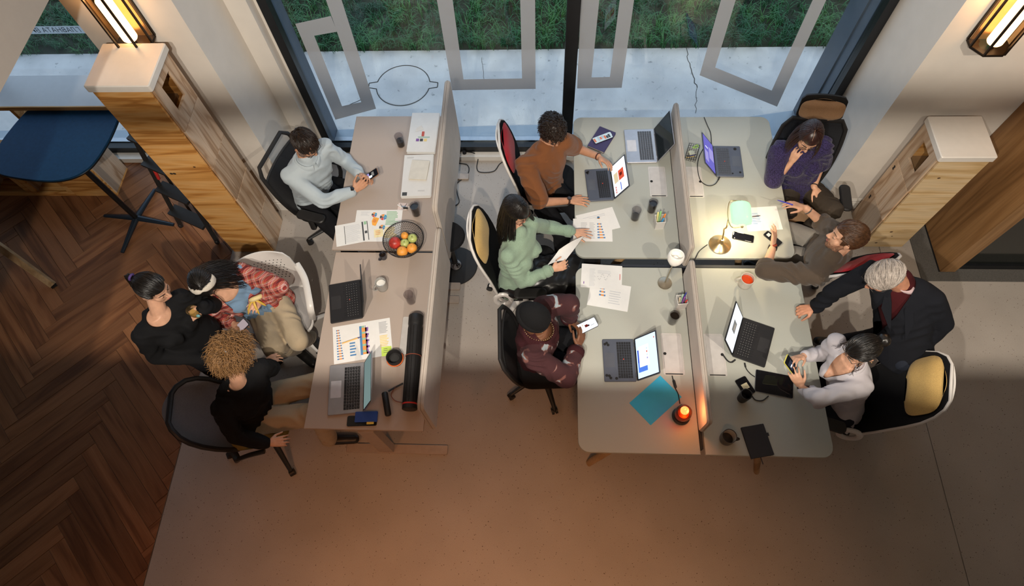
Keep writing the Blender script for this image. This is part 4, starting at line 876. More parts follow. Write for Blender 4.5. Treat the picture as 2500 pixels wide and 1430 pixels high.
def wmesh():
    m, nt, b = newmat('white_wire_mesh'); out = nt.nodes['Material Output']; b.inputs['Base Color'].default_value = (.75, .73, .7, 1); b.inputs['Roughness'].default_value = .5
    br = nt.nodes.new('ShaderNodeTexBrick'); br.offset = 0; br.inputs['Scale'].default_value = 130; br.inputs['Mortar Size'].default_value = .028; br.inputs['Brick Width'].default_value = .5; br.inputs['Row Height'].default_value = .5
    v = nt.nodes.new('ShaderNodeTexCoord'); sx = nt.nodes.new('ShaderNodeSeparateXYZ'); ad = nt.nodes.new('ShaderNodeMath'); ad.operation = 'ADD'; cb = nt.nodes.new('ShaderNodeCombineXYZ')
    lnk(nt, v.outputs['Object'], sx.inputs[0]); lnk(nt, sx.outputs[0], ad.inputs[0]); lnk(nt, sx.outputs[1], ad.inputs[1]); lnk(nt, ad.outputs[0], cb.inputs[0]); lnk(nt, sx.outputs[2], cb.inputs[1]); lnk(nt, cb.outputs[0], br.inputs[0])
    mr = nt.nodes.new('ShaderNodeMath'); mr.operation = 'MULTIPLY_ADD'; mr.inputs[1].default_value = .4; mr.inputs[2].default_value = .55; lnk(nt, br.outputs['Fac'], mr.inputs[0])
    t = nt.nodes.new('ShaderNodeBsdfTransparent'); mx = nt.nodes.new('ShaderNodeMixShader'); lnk(nt, mr.outputs[0], mx.inputs[0]); lnk(nt, t.outputs[0], mx.inputs[1]); lnk(nt, b.outputs[0], mx.inputs[2]); lnk(nt, mx.outputs[0], out.inputs[0]); return m
WMESH = wmesh()
def stick(p, off, top, label, col, cap, r=.006, name='marker', cat='pen'):
    a = Vector((p.x + off[0], p.y + off[1], DZ + .006)); b_ = Vector((p.x + top[0], p.y + top[1], DZ + top[2])); t = thing(name, label, cat, a, 0, 'pens and pencils'); d = (b_ - a)
    b = MB(); b.tube([Vector(), d * .72], r, 10); b.build('barrel', col, t); b = MB(); b.capsule(d * .72, d, r * 1.08, r * .85, 10, 3); b.build('cap', cap, t)
_, pc = pencup((1608, 555), (1611, 528), 'white wire pen cup full of highlighters')
mk = lambda n, c: M('marker_' + n, c, .4)
stick(pc, (-.012, .01), (-.02, .03, .13), 'pale yellow highlighter in the white cup', mk('yel', (.75, .7, .35)), mk('yel2', (.85, .8, .3)), .008)
stick(pc, (.0, .012), (.0, .035, .135), 'green highlighter in the white cup', mk('grn', (.35, .6, .3)), mk('grn2', (.3, .65, .25)), .008)
stick(pc, (.012, -.008), (.032, .015, .13), 'orange highlighter leaning in the white cup', mk('org', (.75, .3, .08)), mk('org2', (.8, .25, .05)), .008)
stick(pc, (.005, -.015), (.018, -.02, .125), 'blue highlighter in the white cup', mk('blu', (.08, .35, .6)), mk('blu2', (.05, .3, .6)), .008)
_, pc = pencup((1660, 748), (1664, 727), 'white wire pen cup against the front divider')
stick(pc, (-.012, -.01), (-.02, .0, .12), 'cream marker in the cup by the divider', mk('crm', (.7, .62, .5)), mk('crm2', (.65, .55, .4)), .007)
stick(pc, (.0, .0), (.0, .02, .13), 'pale green marker in the cup by the divider', mk('pgr', (.5, .65, .5)), mk('pgr2', (.4, .6, .45)), .007)
stick(pc, (.008, -.01), (.012, .0, .135), 'purple pen in the cup by the divider', mk('ppl', (.3, .12, .4)), mk('ppl2', (.35, .1, .45)), .006, 'pen')
stick(pc, (.01, .01), (.022, .03, .14), 'blue pen in the cup by the divider', mk('bl3', (.05, .08, .45)), mk('bl4', (.04, .06, .4)), .005, 'pen')
stick(pc, (.015, -.015), (.028, -.018, .12), 'red capped pen in the cup by the divider', BLKP, mk('red', (.65, .05, .04)), .006, 'pen')
# black wire basket of pens
p_ = upright((1690, 378), (1690, 366), DZ, .06); t = thing('wire_basket', 'black wire pen basket with notes and pencils beside the violet laptop', 'pen holder', (p_.x, p_.y, DZ), math.radians(-18), 'pen holders')
b = MB(); sx, sy, h = .085, .135, .055
for k in range(9): y = -sy / 2 + sy * k / 8; b.tube([(-sx / 2, y, h), (-sx / 2, y, .002), (sx / 2, y, .002), (sx / 2, y, h)], .0014, 4)
for k in range(6): x = -sx / 2 + sx * k / 5; b.tube([(x, -sy / 2, h), (x, -sy / 2, .002), (x, sy / 2, .002), (x, sy / 2, h)], .0014, 4)
o = b.build('wire_grid', BLKP, t, 0); o['kind'] = 'stuff'
for z in (h, h * .5): b = MB(); b.tube([(sx / 2, sy / 2, z), (-sx / 2, sy / 2, z), (-sx / 2, -sy / 2, z), (sx / 2, -sy / 2, z)], .0022, 6, closed=True); b.build('wire_ring', BLKP, t)
def inb(x, y, z): return Vector((p_.x, p_.y, 0)) + Matrix.Rotation(math.radians(-18), 3, 'Z') @ Vector((x, y, DZ + z))
for (a_, b_, lb, c) in (((-.035, -.05, .012), (.03, -.03, .03), 'yellow pencil lying in the black basket', mk('penc', (.6, .42, .12))), ((-.03, -.04, .012), (.035, -.01, .03), 'navy pen lying in the black basket', mk('nvy', (.03, .04, .2)))):
    a_, b_ = inb(*a_), inb(*b_); tt = thing('pencil' if 'pencil' in lb else 'pen', lb, 'pen', a_, 0, 'pens and pencils'); b = MB(); b.tube([Vector(), (b_ - a_) * .9], .0035, 6); b.build('barrel', c, tt); b = MB(); b.tube([(b_ - a_) * .9, b_ - a_], [.0035, .0008], 6); b.build('tip', BLKP, tt)
b = MB(); b.rbox(.05, .04, 0, .012, .003, .001, 2); o = b.build('note_block', M('pale_block', (.6, .62, .5), .7)); o.location = inb(-.005, .012, .004); o.rotation_euler = (0, .25, .4); tag(o, 'pale note block standing in the black basket', 'notes')
b = MB(); b.tube(smoothpath([inb(-.01, .03, .05) , inb(.02, .055, .07), inb(.03, .03, .075), inb(.0, .02, .06)], 5), .004, 6); tag(b.build('green_ribbon', M('lime_ribbon', (.35, .62, .10), .5)), 'lime green ribbon curled in the black basket', 'ribbon')
# ---------------------------------------------------------------- fruit bowl
bp = P(987, 590, LZ + .045); bo = thing('fruit_bowl', 'black wire mesh bowl holding fruit', 'bowl', (bp.x, bp.y, LZ)); R_, Hb = .155, .085
prof = lambda u: (.05 + (R_ - .05) * math.sin(u * math.pi / 2) ** .8, .004 + Hb * (1 - math.cos(u * math.pi / 2)))
b = MB()
for sgn in (-1, 1):
    for k in range(56):
        pts = []
        for i in range(9):
            u = i / 8; r_, z = prof(u); a = 2 * math.pi * k / 56 + sgn * u * .55; pts.append((r_ * math.cos(a), r_ * math.sin(a), z))
        b.tube(pts, .0011, 3, cap=False)
for i in range(1, 8): r_, z = prof(i / 8); b.tube([(r_ * math.cos(2 * math.pi * k / 40), r_ * math.sin(2 * math.pi * k / 40), z) for k in range(40)], .0011, 3, closed=True)
o = b.build('wire_mesh', BLKP, bo, 0); o['kind'] = 'stuff'
for u, rr_, nm in ((1, .004, 'rim'), (0, .003, 'foot_ring')):
    r_, z = prof(u); b = MB(); b.tube([(r_ * math.cos(2 * math.pi * k / 40), r_ * math.sin(2 * math.pi * k / 40), z) for k in range(40)], rr_, 8, closed=True); b.build(nm, BLKP, bo)
b = MB(); b.lathe([(0, .003), (.05, .003), (.05, .005), (0, .005)], 24); b.build('bottom_plate', BLKP, bo)
def fruit(px, z, kind, r, label):
    p_ = P(px[0], px[1], z); t = thing(kind, label, 'fruit', p_, 0, 'fruit in the wire bowl')
    if kind in ('orange', 'mandarin'):
        b = MB(); b.lathe([(0.001, -r * .93), (r * .45, -r * .86), (r * .8, -r * .6), (r, 0), (r * .8, r * .58), (r * .45, r * .84), (r * .1, r * .90), (.001, r * .88)], 24); b.build('peel', M('orange_peel', (.80, .33, .05), .45, var=.1, scale=300, bmp=.002), t, 180); b = MB(); b.ball((0, 0, r * .9), .004, 8, 6); b.build('stem_button', M('stem_green', (.25, .28, .06), .7), t)
    elif kind == 'apple':
        b = MB(); b.lathe([(0.001, -r * .78), (r * .25, -r * .88), (r * .7, -r * .65), (r * .97, -.05 * r), (r * .9, r * .45), (r * .5, r * .78), (r * .22, r * .80), (.001, r * .62)], 24); b.build('flesh', M('green_apple', (.44, .50, .16), .35, var=.15, scale=30), t, 180); b = MB(); b.tube([(0, 0, r * .6), (.003, 0, r * 1.0)], .0018, 6); b.build('stem', M('stem_brown', (.1, .05, .02), .7), t)
    else:
        b = MB(); b.lathe([(0.001, -r * .93), (r * .5, -r * .84), (r * .88, -r * .45), (r, .05 * r), (r * .85, r * .55), (r * .45, r * .86), (.001, r * .92)], 24); b.build('rind', M('pomegranate_rind', (.42, .035, .025), .4, var=.5, scale=25), t, 180); b = MB(); mt = Matrix.Rotation(2.2, 4, 'Y')
        b.lathe([(.006, r * .85), (.010, r * 1.05), (.013, r * 1.15), (.009, r * 1.12), (.005, r * .95)], 10, mat=mt); b.build('crown', M('pomegranate_crown', (.30, .10, .04), .6), t)
fz = LZ + .06
fruit((964, 593), fz, 'pomegranate', .048, 'red pomegranate in the fruit bowl')
fruit((988, 575), fz - .004, 'mandarin', .030, 'small mandarin at the top of the fruit bowl')
fruit((1007, 582), fz, 'apple', .038, 'green apple at the right of the fruit bowl')
fruit((988, 594), fz - .01, 'apple', .036, 'green apple in the middle of the fruit bowl')
fruit((1006, 606), fz, 'orange', .041, 'orange at the right edge of the fruit bowl')
fruit((982, 614), fz, 'orange', .043, 'orange at the front of the fruit bowl')
# ---------------------------------------------------------------- keys
kp = P(985, 508, LZ + .004); t = thing('key_ring', 'bunch of keys with a white tag beside the tumbler', 'keys', (kp.x, kp.y, LZ + .001))
b = MB(); b.tube([(.012 * math.cos(a), .012 * math.sin(a), .003) for a in [2 * math.pi * k / 16 for k in range(16)]], .0012, 6, closed=True); b.build('ring', M('key_steel', (.4, .4, .4), .3, .9), t)
for a in (.3, 1.1, 2.2): b = MB(); d = Vector((math.cos(a), math.sin(a), 0)); b.ball(d * .018 + Vector((0, 0, .003)), (.009, .009, .0015), 10, 6); b.tube([d * .022 + Vector((0, 0, .003)), d * .05 + Vector((0, 0, .003))], .0025, 4); b.build('key', M('key_steel', (.4, .4, .4), .3, .9), t)
b = MB(); b.tube([(-.012, .004, .004), (-.05, .03, .006)], .005, 6); b.build('white_tag', PAPER, t); b = MB(); b.tube([(.0, .0, .006), (.035, -.004, .01)], .008, 8); b.build('car_fob', BLKP, t)
# ---------------------------------------------------------------- black poster tube, its cap, the strap, the small cylinder
ta_, tb_ = P(1016, 770, DZ + .055), P(1000, 1000, DZ + .055); tt = thing('poster_tube', 'long black plastic poster tube with red ring along the divider', 'tube', ((ta_.x + tb_.x) / 2, (ta_.y + tb_.y) / 2, DZ)); d = (tb_ - ta_); dn = d.normalized(); n = lambda v: v - tt.location
b = MB(); b.cyl(n(ta_ + d * .12), n(tb_ - d * .06), .05, n=28); b.build('barrel', BLKP, tt)
b = MB(); b.tube([n(ta_), n(ta_ + dn * .006), n(ta_ + d * .10), n(ta_ + d * .12)], [.048, .053, .053, .050], 28); b.build('lid', BLKP, tt)
for k in range(12):
    a = 2 * math.pi * k / 12; x_, y_, _ = frame(dn); o_ = (x_ * math.cos(a) + y_ * math.sin(a)) * .051; b = MB(); b.tube([n(ta_ + d * .14 + o_), n(tb_ - d * .07 + o_)], .0022, 4); b.build('rib', BLKP, tt)
b = MB(); b.tube([n(tb_ - d * .06), n(tb_ - d * .045)], .053, 28); b.build('red_ring', M('ring_red', (.55, .03, .02), .4), tt); b = MB(); b.tube([n(tb_ - d * .045), n(tb_ - dn * .004), n(tb_)], [.052, .052, .046], 28); b.build('end_cap', BLKP, tt)
b = MB(); b.tube([n(ta_ + d * .45 + (frame(dn)[0] * math.cos(a) + frame(dn)[1] * math.sin(a)) * .054) for a in [2 * math.pi * k / 20 for k in range(20)]], .003, 6, closed=True); b.build('elastic_ring', M('cord_brown', (.25, .06, .03), .6), tt)
cp = P(963, 873, DZ + .045); t = thing('tube_cap', 'round black tube lid with orange cord standing on the desk', 'lid', (cp.x, cp.y, DZ))
b = MB(); b.lathe([(0, 0), (.05, 0), (.054, .004), (.056, .07), (.052, .075), (.047, .07), (.045, .02), (0, .02)], 30); b.build('shell', BLKP, t, 50)
b = MB(); b.lathe([(0, .0205), (.03, .0205), (.032, .026), (0, .026)], 24); b.build('inner_disc', M('grey_black', (.03, .03, .03), .4), t)
b = MB(); b.tube([(.058 * math.cos(a), .058 * math.sin(a), .03) for a in [math.radians(200 + 12 * k) for k in range(18)]], .004, 6); b.build('orange_cord', M('cord_orange', (.70, .14, .03), .5), t)
ca, cb = P(939, 958, DZ + .022), P(948, 1014, DZ + .022); t = thing('battery_pack', 'short black cylinder with a wrist strap by the poster tube', 'power bank', ((ca.x + cb.x) / 2, (ca.y + cb.y) / 2, DZ)); n = lambda v: v - t.location
b = MB(); b.tube([n(ca), n(ca + (cb - ca) * .05), n(ca + (cb - ca) * .95), n(cb)], [.018, .022, .022, .018], 18); b.build('body', BLKP, t)
b = MB(); pts = smoothpath([n(P(948, 955, DZ + .02)), n(P(966, 945, DZ + .01)), n(P(984, 936, DZ + .012))], 5); b.tube(pts, .007, 6, flat=(1, .3)); b.build('strap', BLKP, t)
b = MB(); pts = smoothpath([n(P(966, 944, DZ + .012)), n(P(955, 963, DZ + .006)), n(P(965, 978, DZ + .006)), n(P(985, 983, DZ + .008))], 6); b.tube(pts, .0025, 6); b.build('red_cord', M('cord_brown', (.25, .06, .03), .6), t)
b = MB(); b.rbox(.07, .29, DZ, DZ + .003, .01, .001, 3, (P(991, 818, DZ).x, P(991, 818, DZ).y)); o = tag(b.build('desk_hatch', TRAYM), 'white cable hatch half hidden under the poster tube', 'hatch')
# ---------------------------------------------------------------- lamps
BRS = M('brass', (.62, .46, .24), .28, .9, var=.06); STL = M('brushed_brass', (.46, .40, .31), .3, .9)
bl = P(1757.5, 597, DZ); t = thing('banker_lamp', 'lit banker lamp with green glass shade and brass base', 'desk lamp', (bl.x, bl.y, DZ))
b = MB(); b.lathe([(0, 0), (.080, 0), (.083, .006), (.074, .014), (.055, .026), (.03, .042), (.018, .055), (.012, .075), (0, .075)], 32); b.build('base', BRS, t)
sh = P(1809, 522, 1.02); sl = Vector((sh.x - bl.x, sh.y - bl.y, 1.02 - DZ))
b = MB(); b.tube(smoothpath([(0, 0, .07), (0, .03, .12), (-.005, .04, .16), (-.0, .03, .20), sl + Vector((-.08, -.02, -.045))], 5), .006, 8); b.build('stem', BRS, t)
ax = Vector((.06, .998, 0)).normalized(); px_ = Vector((ax.y, -ax.x, 0)); hl = .098
b = MB(); b.tube(smoothpath([sl + ax * (hl + .012), sl + ax * (hl + .012) - px_ * .07 + Vector((0, 0, -.01)), sl - px_ * .085 + Vector((0, 0, -.03)) , sl - ax * (hl + .012) - px_ * .07 + Vector((0, 0, -.01)), sl - ax * (hl + .012)], 6), .0035, 8); b.build('yoke', BRS, t)
for s_ in (-1, 1): b = MB(); b.ball(sl + ax * s_ * (hl + .012), .010, 10, 8); b.build('knob', BRS, t)
def shade_mat():
    m, nt, b = newmat('green_lit_glass'); b.inputs['Base Color'].default_value = (.2, .55, .28, 1); b.inputs['Roughness'].default_value = .15; b.inputs['Emission Color'].default_value = (.50, .95, .52, 1); b.inputs['Emission Strength'].default_value = 1.0; b.inputs['Transmission Weight'].default_value = 0; return m
b = MB(); rows = []
for i in range(13):
    u = -1 + 2 * i / 12; k = (1 - abs(u) ** 6) ** .25 if abs(u) < 1 else 0.05; k = max(.35, k); row = []
    for j in range(11):
        a = math.radians(-10 + 200 * j / 10); row.append(sl + ax * u * hl + (px_ * math.cos(a) * .075 + Vector((0, 0, 1)) * math.sin(a) * .055) * k)
    for j in range(10, -1, -1):
        a = math.radians(-10 + 200 * j / 10); row.append(sl + ax * u * hl * .97 + (px_ * math.cos(a) * .071 + Vector((0, 0, 1)) * math.sin(a) * .051) * k)
    rows.append(row)
b.rings(rows); b.build('shade', shade_mat(), t)
b = MB(); b.capsule(sl - ax * .05 + Vector((0, 0, .0)), sl + ax * .05 + Vector((0, 0, .0)), .016, .016); b.build('bulb', glow('banker_bulb', (1, .78, .5), 30), t)
lo = lamp('banker_lamp_light', 'SPOT', Vector(bl) + sl + Vector((0, 0, -.03)), 8, (1, .74, .44), .03, Vector(bl) + sl + Vector((0, 0, -1)), 165, .3)
wl = P(1622.6, 692, DZ); t = thing('tulip_lamp', 'small brass table lamp with a white glass tulip shade', 'desk lamp', (wl.x, wl.y, DZ)); tp = P(1648, 633, 1.0); tl = Vector((tp.x - wl.x, tp.y - wl.y, 1.0 - DZ))
b = MB(); b.lathe([(0, 0), (.050, 0), (.052, .008), (.048, .014), (.012, .020), (0, .02)], 30); b.build('base', STL, t)
b = MB(); b.tube([Vector((0, 0, .015)), tl * .5, tl - tl.normalized() * .05], .005, 10); b.build('stem', STL, t)
q_ = tl.normalized().to_track_quat('Z', 'Y').to_matrix().to_4x4(); q_.translation = tl - tl.normalized() * .055
b = MB(); b.lathe([(.012, 0), (.03, .012), (.052, .045), (.060, .075), (.056, .10), (.050, .112), (.047, .110), (.053, .098), (.056, .075), (.048, .047), (.026, .016), (.010, .004)], 28, mat=q_); b.build('glass_shade', M('opal_glass', (.82, .80, .76), .25, emit=(1, .9, .75), est=.12), t, 180)
b = MB(); b.ball(q_ @ Vector((0, 0, .055)), (.026, .026, .03), 12, 8); b.build('bulb', M('opal_bulb', (.85, .83, .8), .3, emit=(1, .9, .75), est=.2), t)
ol = P(1662, 1016, DZ); t = thing('glow_lamp', 'round glass lamp glowing orange beside the blue sheet', 'desk lamp', (ol.x, ol.y, DZ))
b = MB(); b.lathe([(0, 0), (.056, 0), (.060, .006), (.060, .014), (.052, .02), (0, .02)], 32); b.build('base', BLKP, t)
b = MB(); b.lathe([(.050, .018), (.052, .05), (.055, .085), (.050, .12), (.036, .145), (.018, .157), (.001, .16), (.001, .158), (.017, .155), (.034, .143), (.048, .12), (.053, .085), (.050, .05), (.048, .018)], 28); b.build('glass_dome', thinglass('amber_glass', (.95, .62, .42)), t, 180)
b = MB(); b.lathe([(0, .02), (.044, .02), (.046, .06), (.036, .085), (.0, .09)], 24); b.build('copper_cup', M('copper', (.55, .16, .06), .3, .8), t, 60)
b = MB(); b.ball((.005, .01, .108), .028, 14, 10); b.build('glowing_globe', glow('ember', (1, .42, .2), 4.5), t)
lamp('glow_lamp_light', 'POINT', (ol.x + .03, ol.y - .01, DZ + .19), 1.6, (1, .32, .10), .03)
# ---------------------------------------------------------------- cables, sockets
CBL = M('black_cable', (.012, .012, .013), .55)
def cable(pts, label, r=.0035, plug=None, cat='cable'):
    w_ = smoothpath([P(x, y, z) for x, y, z in pts], 6); b = MB(); b.tube(w_, r, 6); o = b.build('cable', CBL); tag(o, label, cat, 'cables'); 
    for k in (plug or ()):
        b = MB(); a_ = w_[0 if k == 0 else -1]; c_ = w_[3 if k == 0 else -4]; b.tube([a_, a_ + (c_ - a_).normalized() * .03], .006, 6); b.build('plug', CBL, o)
    return o
dz = DZ + .0045
cable([(1719, 286, dz), (1727, 306, dz), (1735, 325, dz), (1737, 352, dz)], 'black cable running up behind the violet laptop')
cable([(1716, 364, dz), (1706, 385, dz), (1703, 410, dz), (1710, 440, dz), (1728, 453, dz), (1746, 449, dz), (1757, 432, dz + .008)], 'looped charger cable beside the violet laptop', plug=(1,))
cable([(1727, 597, dz), (1708, 612, dz), (1699, 628, dz), (1692, 640, dz - .03)], 'thin cable leaving the banker lamp base')
cable([(1641, 917, dz), (1648, 945, dz), (1656, 962, dz), (1660, 985, dz)], 'black cable from the lid to the orange lamp', .0035); 
ip = P(1645, 930, dz); iq = P(1649, 944, dz); b = MB(); b.capsule(ip, iq, .010, .010, 10, 3); tag(b.build('cable_switch', BLKP), 'black inline switch on the orange lamp cable', 'switch')
cable([(1795, 878, dz), (1785, 884, dz), (1775, 879, dz), (1764, 864, dz + .01)], 'short black cable with a lit plug beside the black laptop', .005, plug=(0,))
cable([(1818, 886, dz), (1822, 900, dz), (1832, 912, dz), (1843, 920, dz)], 'cable from the black laptop to the tablet', plug=(0,))
cable([(1836, 966, dz), (1845, 976, dz), (1862, 977, dz), (1876, 966, dz)], 'short cable curling under the tablet')
fzc = .005
cable([(1110, 391, fzc), (1121, 398, fzc), (1140, 402, fzc), (1145, 415, fzc), (1137, 432, fzc), (1115, 448, fzc), (1116, 470, fzc), (1121, 493, fzc), (1108, 502, fzc), (1090, 497, fzc)], 'black cable wandering across the floor by the stool', .005)
cable([(1134, 370, .07), (1155, 373, .065), (1167, 383, .03), (1164, 408, fzc), (1172, 420, fzc), (1205, 418, fzc), (1220, 400, fzc), (1236, 391, fzc)], 'black cable plugged into the window ledge', .005)
cable([(1392, 372, .5), (1403, 385, .6), (1404, 383, .68)], 'thin black cable hanging behind the brown laptop desk', .004)
sk = thing('socket_strip', 'row of white wall sockets with black plugs on the window ledge', 'sockets', tuple(P(1124, 376, .06)))
for px in (1102, 1112, 1123, 1134):
    p_ = P(px, 374, .062) - sk.location; b = MB(); b.lathe([(0, 0), (.028, 0), (.028, .004), (.022, .005), (.021, .001), (0, .001)], 20, tuple(p_)); b.build('socket', TRIMW, sk)
    if px != 1123: b = MB(); b.lathe([(0, .002), (.020, .002), (.020, .02), (.012, .035), (0, .035)], 16, tuple(p_)); b.build('plug', CBL, sk)
so = MB(); so.rbox(.12, .006, 0, .075, .006, .001, 2); o = so.build('wall_socket', TRIMW); o.location = (-2.25, 3.7735, .38); tag(o, 'white double socket on the stepped pier', 'socket')
# mirrored notice on the left window, and its reflection painted as pale second lettering
def textobj(txt, size, name, mat, mirror=False):
    cu = bpy.data.curves.new(name, 'FONT'); cu.body = txt; cu.size = size; cu.align_x = 'CENTER'; cu.align_y = 'CENTER'; o = bpy.data.objects.new(name, cu); COL.objects.link(o)
    dg = bpy.context.evaluated_depsgraph_get(); me = bpy.data.meshes.new_from_object(o.evaluated_get(dg)); bpy.data.objects.remove(o); me.materials.clear(); me.materials.append(mat)
    return bpy.data.objects.new(name, me)
nz = PY(150, 75, YW).z; nx = PY(150, 75, YW).x; n2 = PY(150, 92, YW).z
st = MB(); st.box((-4.9 + .1, YW + .008, nz - .035), (-3.2, YW + .012, nz + .035)); o = st.build('window_notice', film('notice_film', (.7, .72, .74), .75, .75), win2)
MS = Matrix(((1, 0, 0, 0), (0, 0, -1, 0), (0, 1, 0, 0), (0, 0, 0, 1)))
for zz, mir, mt in ((nz, -1, M('notice_letters', (.03, .04, .045), .8)), (n2, 1, M('notice_reflection_pale', (.30, .34, .36), .8))):
    o = textobj('ВЛЕЗ КОН ГЛАВНАТА ВРАТА', .062, 'notice_text_and_reflection', mt); COL.objects.link(o); o.parent = win2
    o.matrix_local = Matrix.Translation((nx + .05, YW + .006, zz)) @ MS @ Matrix.Diagonal((mir * .95, 1, 1, 1))
# ================================================================== chairs
def loftpanel(levels, thick, bow=.03, n=10):
    """levels: (z, x, halfwidth); closed sheet, edges bent forward by bow"""
    b = MB(); rs = []
    for z, x, hw in levels:
        fr = [(x + bow * (abs(-1 + 2 * k / n) ** 2) * (hw / .25), hw * (-1 + 2 * k / n), z) for k in range(n + 1)]
        bk = [(p[0] - thick, p[1], p[2]) for p in reversed(fr)]; rs.append(fr + bk)
    b.rings(rs); return b
def outline(levels, bow=.03):
    L_ = [(x + bow * hw / .25, -hw, z) for z, x, hw in levels]; R_ = [(x + bow * hw / .25, hw, z) for z, x, hw in reversed(levels)]
    return L_, R_
def padmesh(levels, thick, bow=.03, n=10, k=.8):
    b = MB(); rs = []; N = len(levels)
    for i, (z, x, hw) in enumerate(levels):
        t = max(-1, min(1, -1 + 2 * (z - levels[0][0]) / (levels[-1][0] - levels[0][0]))); sh = max(.45, (1 - abs(t) ** 3.5) ** (1 / 3.5)); w_ = hw * k * sh
        T = thick * max(.1, (1 - abs(t) ** 5)) 
        x += .005
        fr = [(x + bow * (abs(u) * k) ** 2 * (hw / .25) + T * max(.12, (1 - abs(u) ** 4)), w_ * u, z) for u in [-1 + 2 * j / n for j in range(n + 1)]]
        bk = [(x + bow * (abs(u) * k) ** 2 * (hw / .25) + .002, w_ * u, z) for u in [1 - 2 * j / n for j in range(n + 1)]]
        rs.append(fr + bk)
    b.rings(rs); return b
def star(t, col, n=5, r=.31, a0=10, caster=True, h=.085, colh=.40):
    b = MB(); b.cyl((0, 0, .07), (0, 0, .24), .028, n=16); b.build('lower_column', col, t); b = MB(); b.cyl((0, 0, .22), (0, 0, colh), .017, n=14); b.build('gas_lift', M('chrome', (.6, .6, .62), .08, 1), t)
    for k in range(n):
        a = math.radians(a0 + 360 * k / n); d = Vector((math.cos(a), math.sin(a), 0)); b = MB(); b.tube([d * .015 + Vector((0, 0, .105)), d * .12 + Vector((0, 0, .1)), d * r + Vector((0, 0, h - .012))], [.034, .026, .015], 10, flat=(1, .7)); b.build('spoke', col, t)
        if caster:
            c = d * r; s_ = Vector((-d.y, d.x, 0)); b = MB()
            for q_ in (-1, 1): b.cyl(c + s_ * q_ * .006 + Vector((0, 0, .027)), c + s_ * q_ * .024 + Vector((0, 0, .027)), .027, n=16)
            b.capsule(c + Vector((0, 0, .045)), c + Vector((0, 0, .06)), .018, .012, 10, 3); b.build('caster', BLKP, t)
SHW = M('chair_white_plastic', (.66, .63, .60), .35, var=.02); CBK = fabric('chair_black_cloth', (.010, .010, .011), 500)
LV0 = [(.40, -.175, .185), (.46, -.195, .215), (.56, -.212, .24), (.68, -.228, .25), (.80, -.25, .252), (.92, -.28, .25), (1.02, -.308, .24), (1.10, -.33, .215), (1.15, -.345, .175), (1.17, -.352, .12)]
def arms(t, col, padcol, y=.285, z=.63, rz=0, post=True, x0=.0):
    for s_ in (-1, 1):
        b = MB(); b.rbox(.25, .085, z, z + .03, .035, .008, 5, (x0 + .06, s_ * y)); ar = b.build('armrest', padcol, t)
        if post: b = MB(); b.tube([(-.02 + x0, s_ * .19, .40), (-.0 + x0, s_ * (y - .01), .42), (.02 + x0, s_ * y, .5), (.03 + x0, s_ * y, z)], .016, 8, flat=(1.5, .8)); b.build('arm_post', col, t)
def seat(t, mat, z=.415, sx=.47, sy=.49, th=.07, x=.035):
    b = MB(); b.rbox(sx, sy, z, z + th, .11, .02, 7, (x, 0)); b.build('seat', mat, t, 60)
def wchair(loc, rz, padmat, label, armrest=True, seatmat=None, recl=0.):
    LV = [(z, x - recl * (z - .4), hw) for z, x, hw in LV0]
    t = thing('task_chair', label, 'chair', (*loc, 0), math.radians(rz), 'white framed task chairs')
    seat(t, seatmat or CBK); b = MB(); b.rbox(.40, .42, .385, .415, .09, .01, 6, (.03, 0)); b.build('seat_pan', SHW, t)
    bk = loftpanel(LV, .014).build('backrest', CBK, t, 60)
    L_, R_ = outline(LV); b = MB(); b.tube([(x - .016, y * 1.012, z) for x, y, z in L_ + R_], .011, 8, flat=(1, .9)); b.build('white_rim', SHW, bk)
    loftpanel([(z, x - .018, hw * .97) for z, x, hw in LV[2:]], .010).build('back_shell', SHW, bk, 60)
    pl = []
    for i in range(19):
        z = .90 + .1275 * (1 + math.sin(math.pi * (i / 18 - .5)))
        for (za, xa, ha), (zb, xb, hb) in zip(LV, LV[1:]):
            if za <= z <= zb: u = (z - za) / (zb - za); pl.append((z, xa + (xb - xa) * u, .235)); break
    padmesh(pl, .05, k=.84).build('back_pad', padmat, t, 60)
    for s_ in (-1, 1):
        b = MB(); c = Vector((-.155, s_ * .245, .47)); b.tube([c + Vector((.062 * math.cos(a), 0, .085 * math.sin(a))) + Vector((-.15, 0, .0)) * 0 for a in [2 * math.pi * k / 24 for k in range(24)]], .017, 8, flat=(1, 1.3), closed=True); b.build('side_loop', SHW, t)
    if armrest: arms(t, SHW, BLKP)
    star(t, SHW, a0=20); return t
REDP = fabric('red_pad_cloth', (.36, .012, .022)); YELP = fabric('mustard_pad_cloth', (.56, .37, .13)); BEIP = fabric('tan_pad_cloth', (.40, .24, .13))
wchair((.0, 3.16), 5, REDP, 'white and black task chair with red pad, under the man in brown', True)
wchair((-.17, 2.34), 2, YELP, 'task chair with mustard pad, under the woman in green', True)
wchair((2.02, 2.53), 112, REDP, 'task chair with red pad, beside the leaning old man', False, recl=.24)
wchair((2.06, 1.36), 162, YELP, 'task chair with mustard pad, behind the woman in white', True, recl=.08)
MESHM = film('black_chair_mesh', (.012, .012, .014), .86)
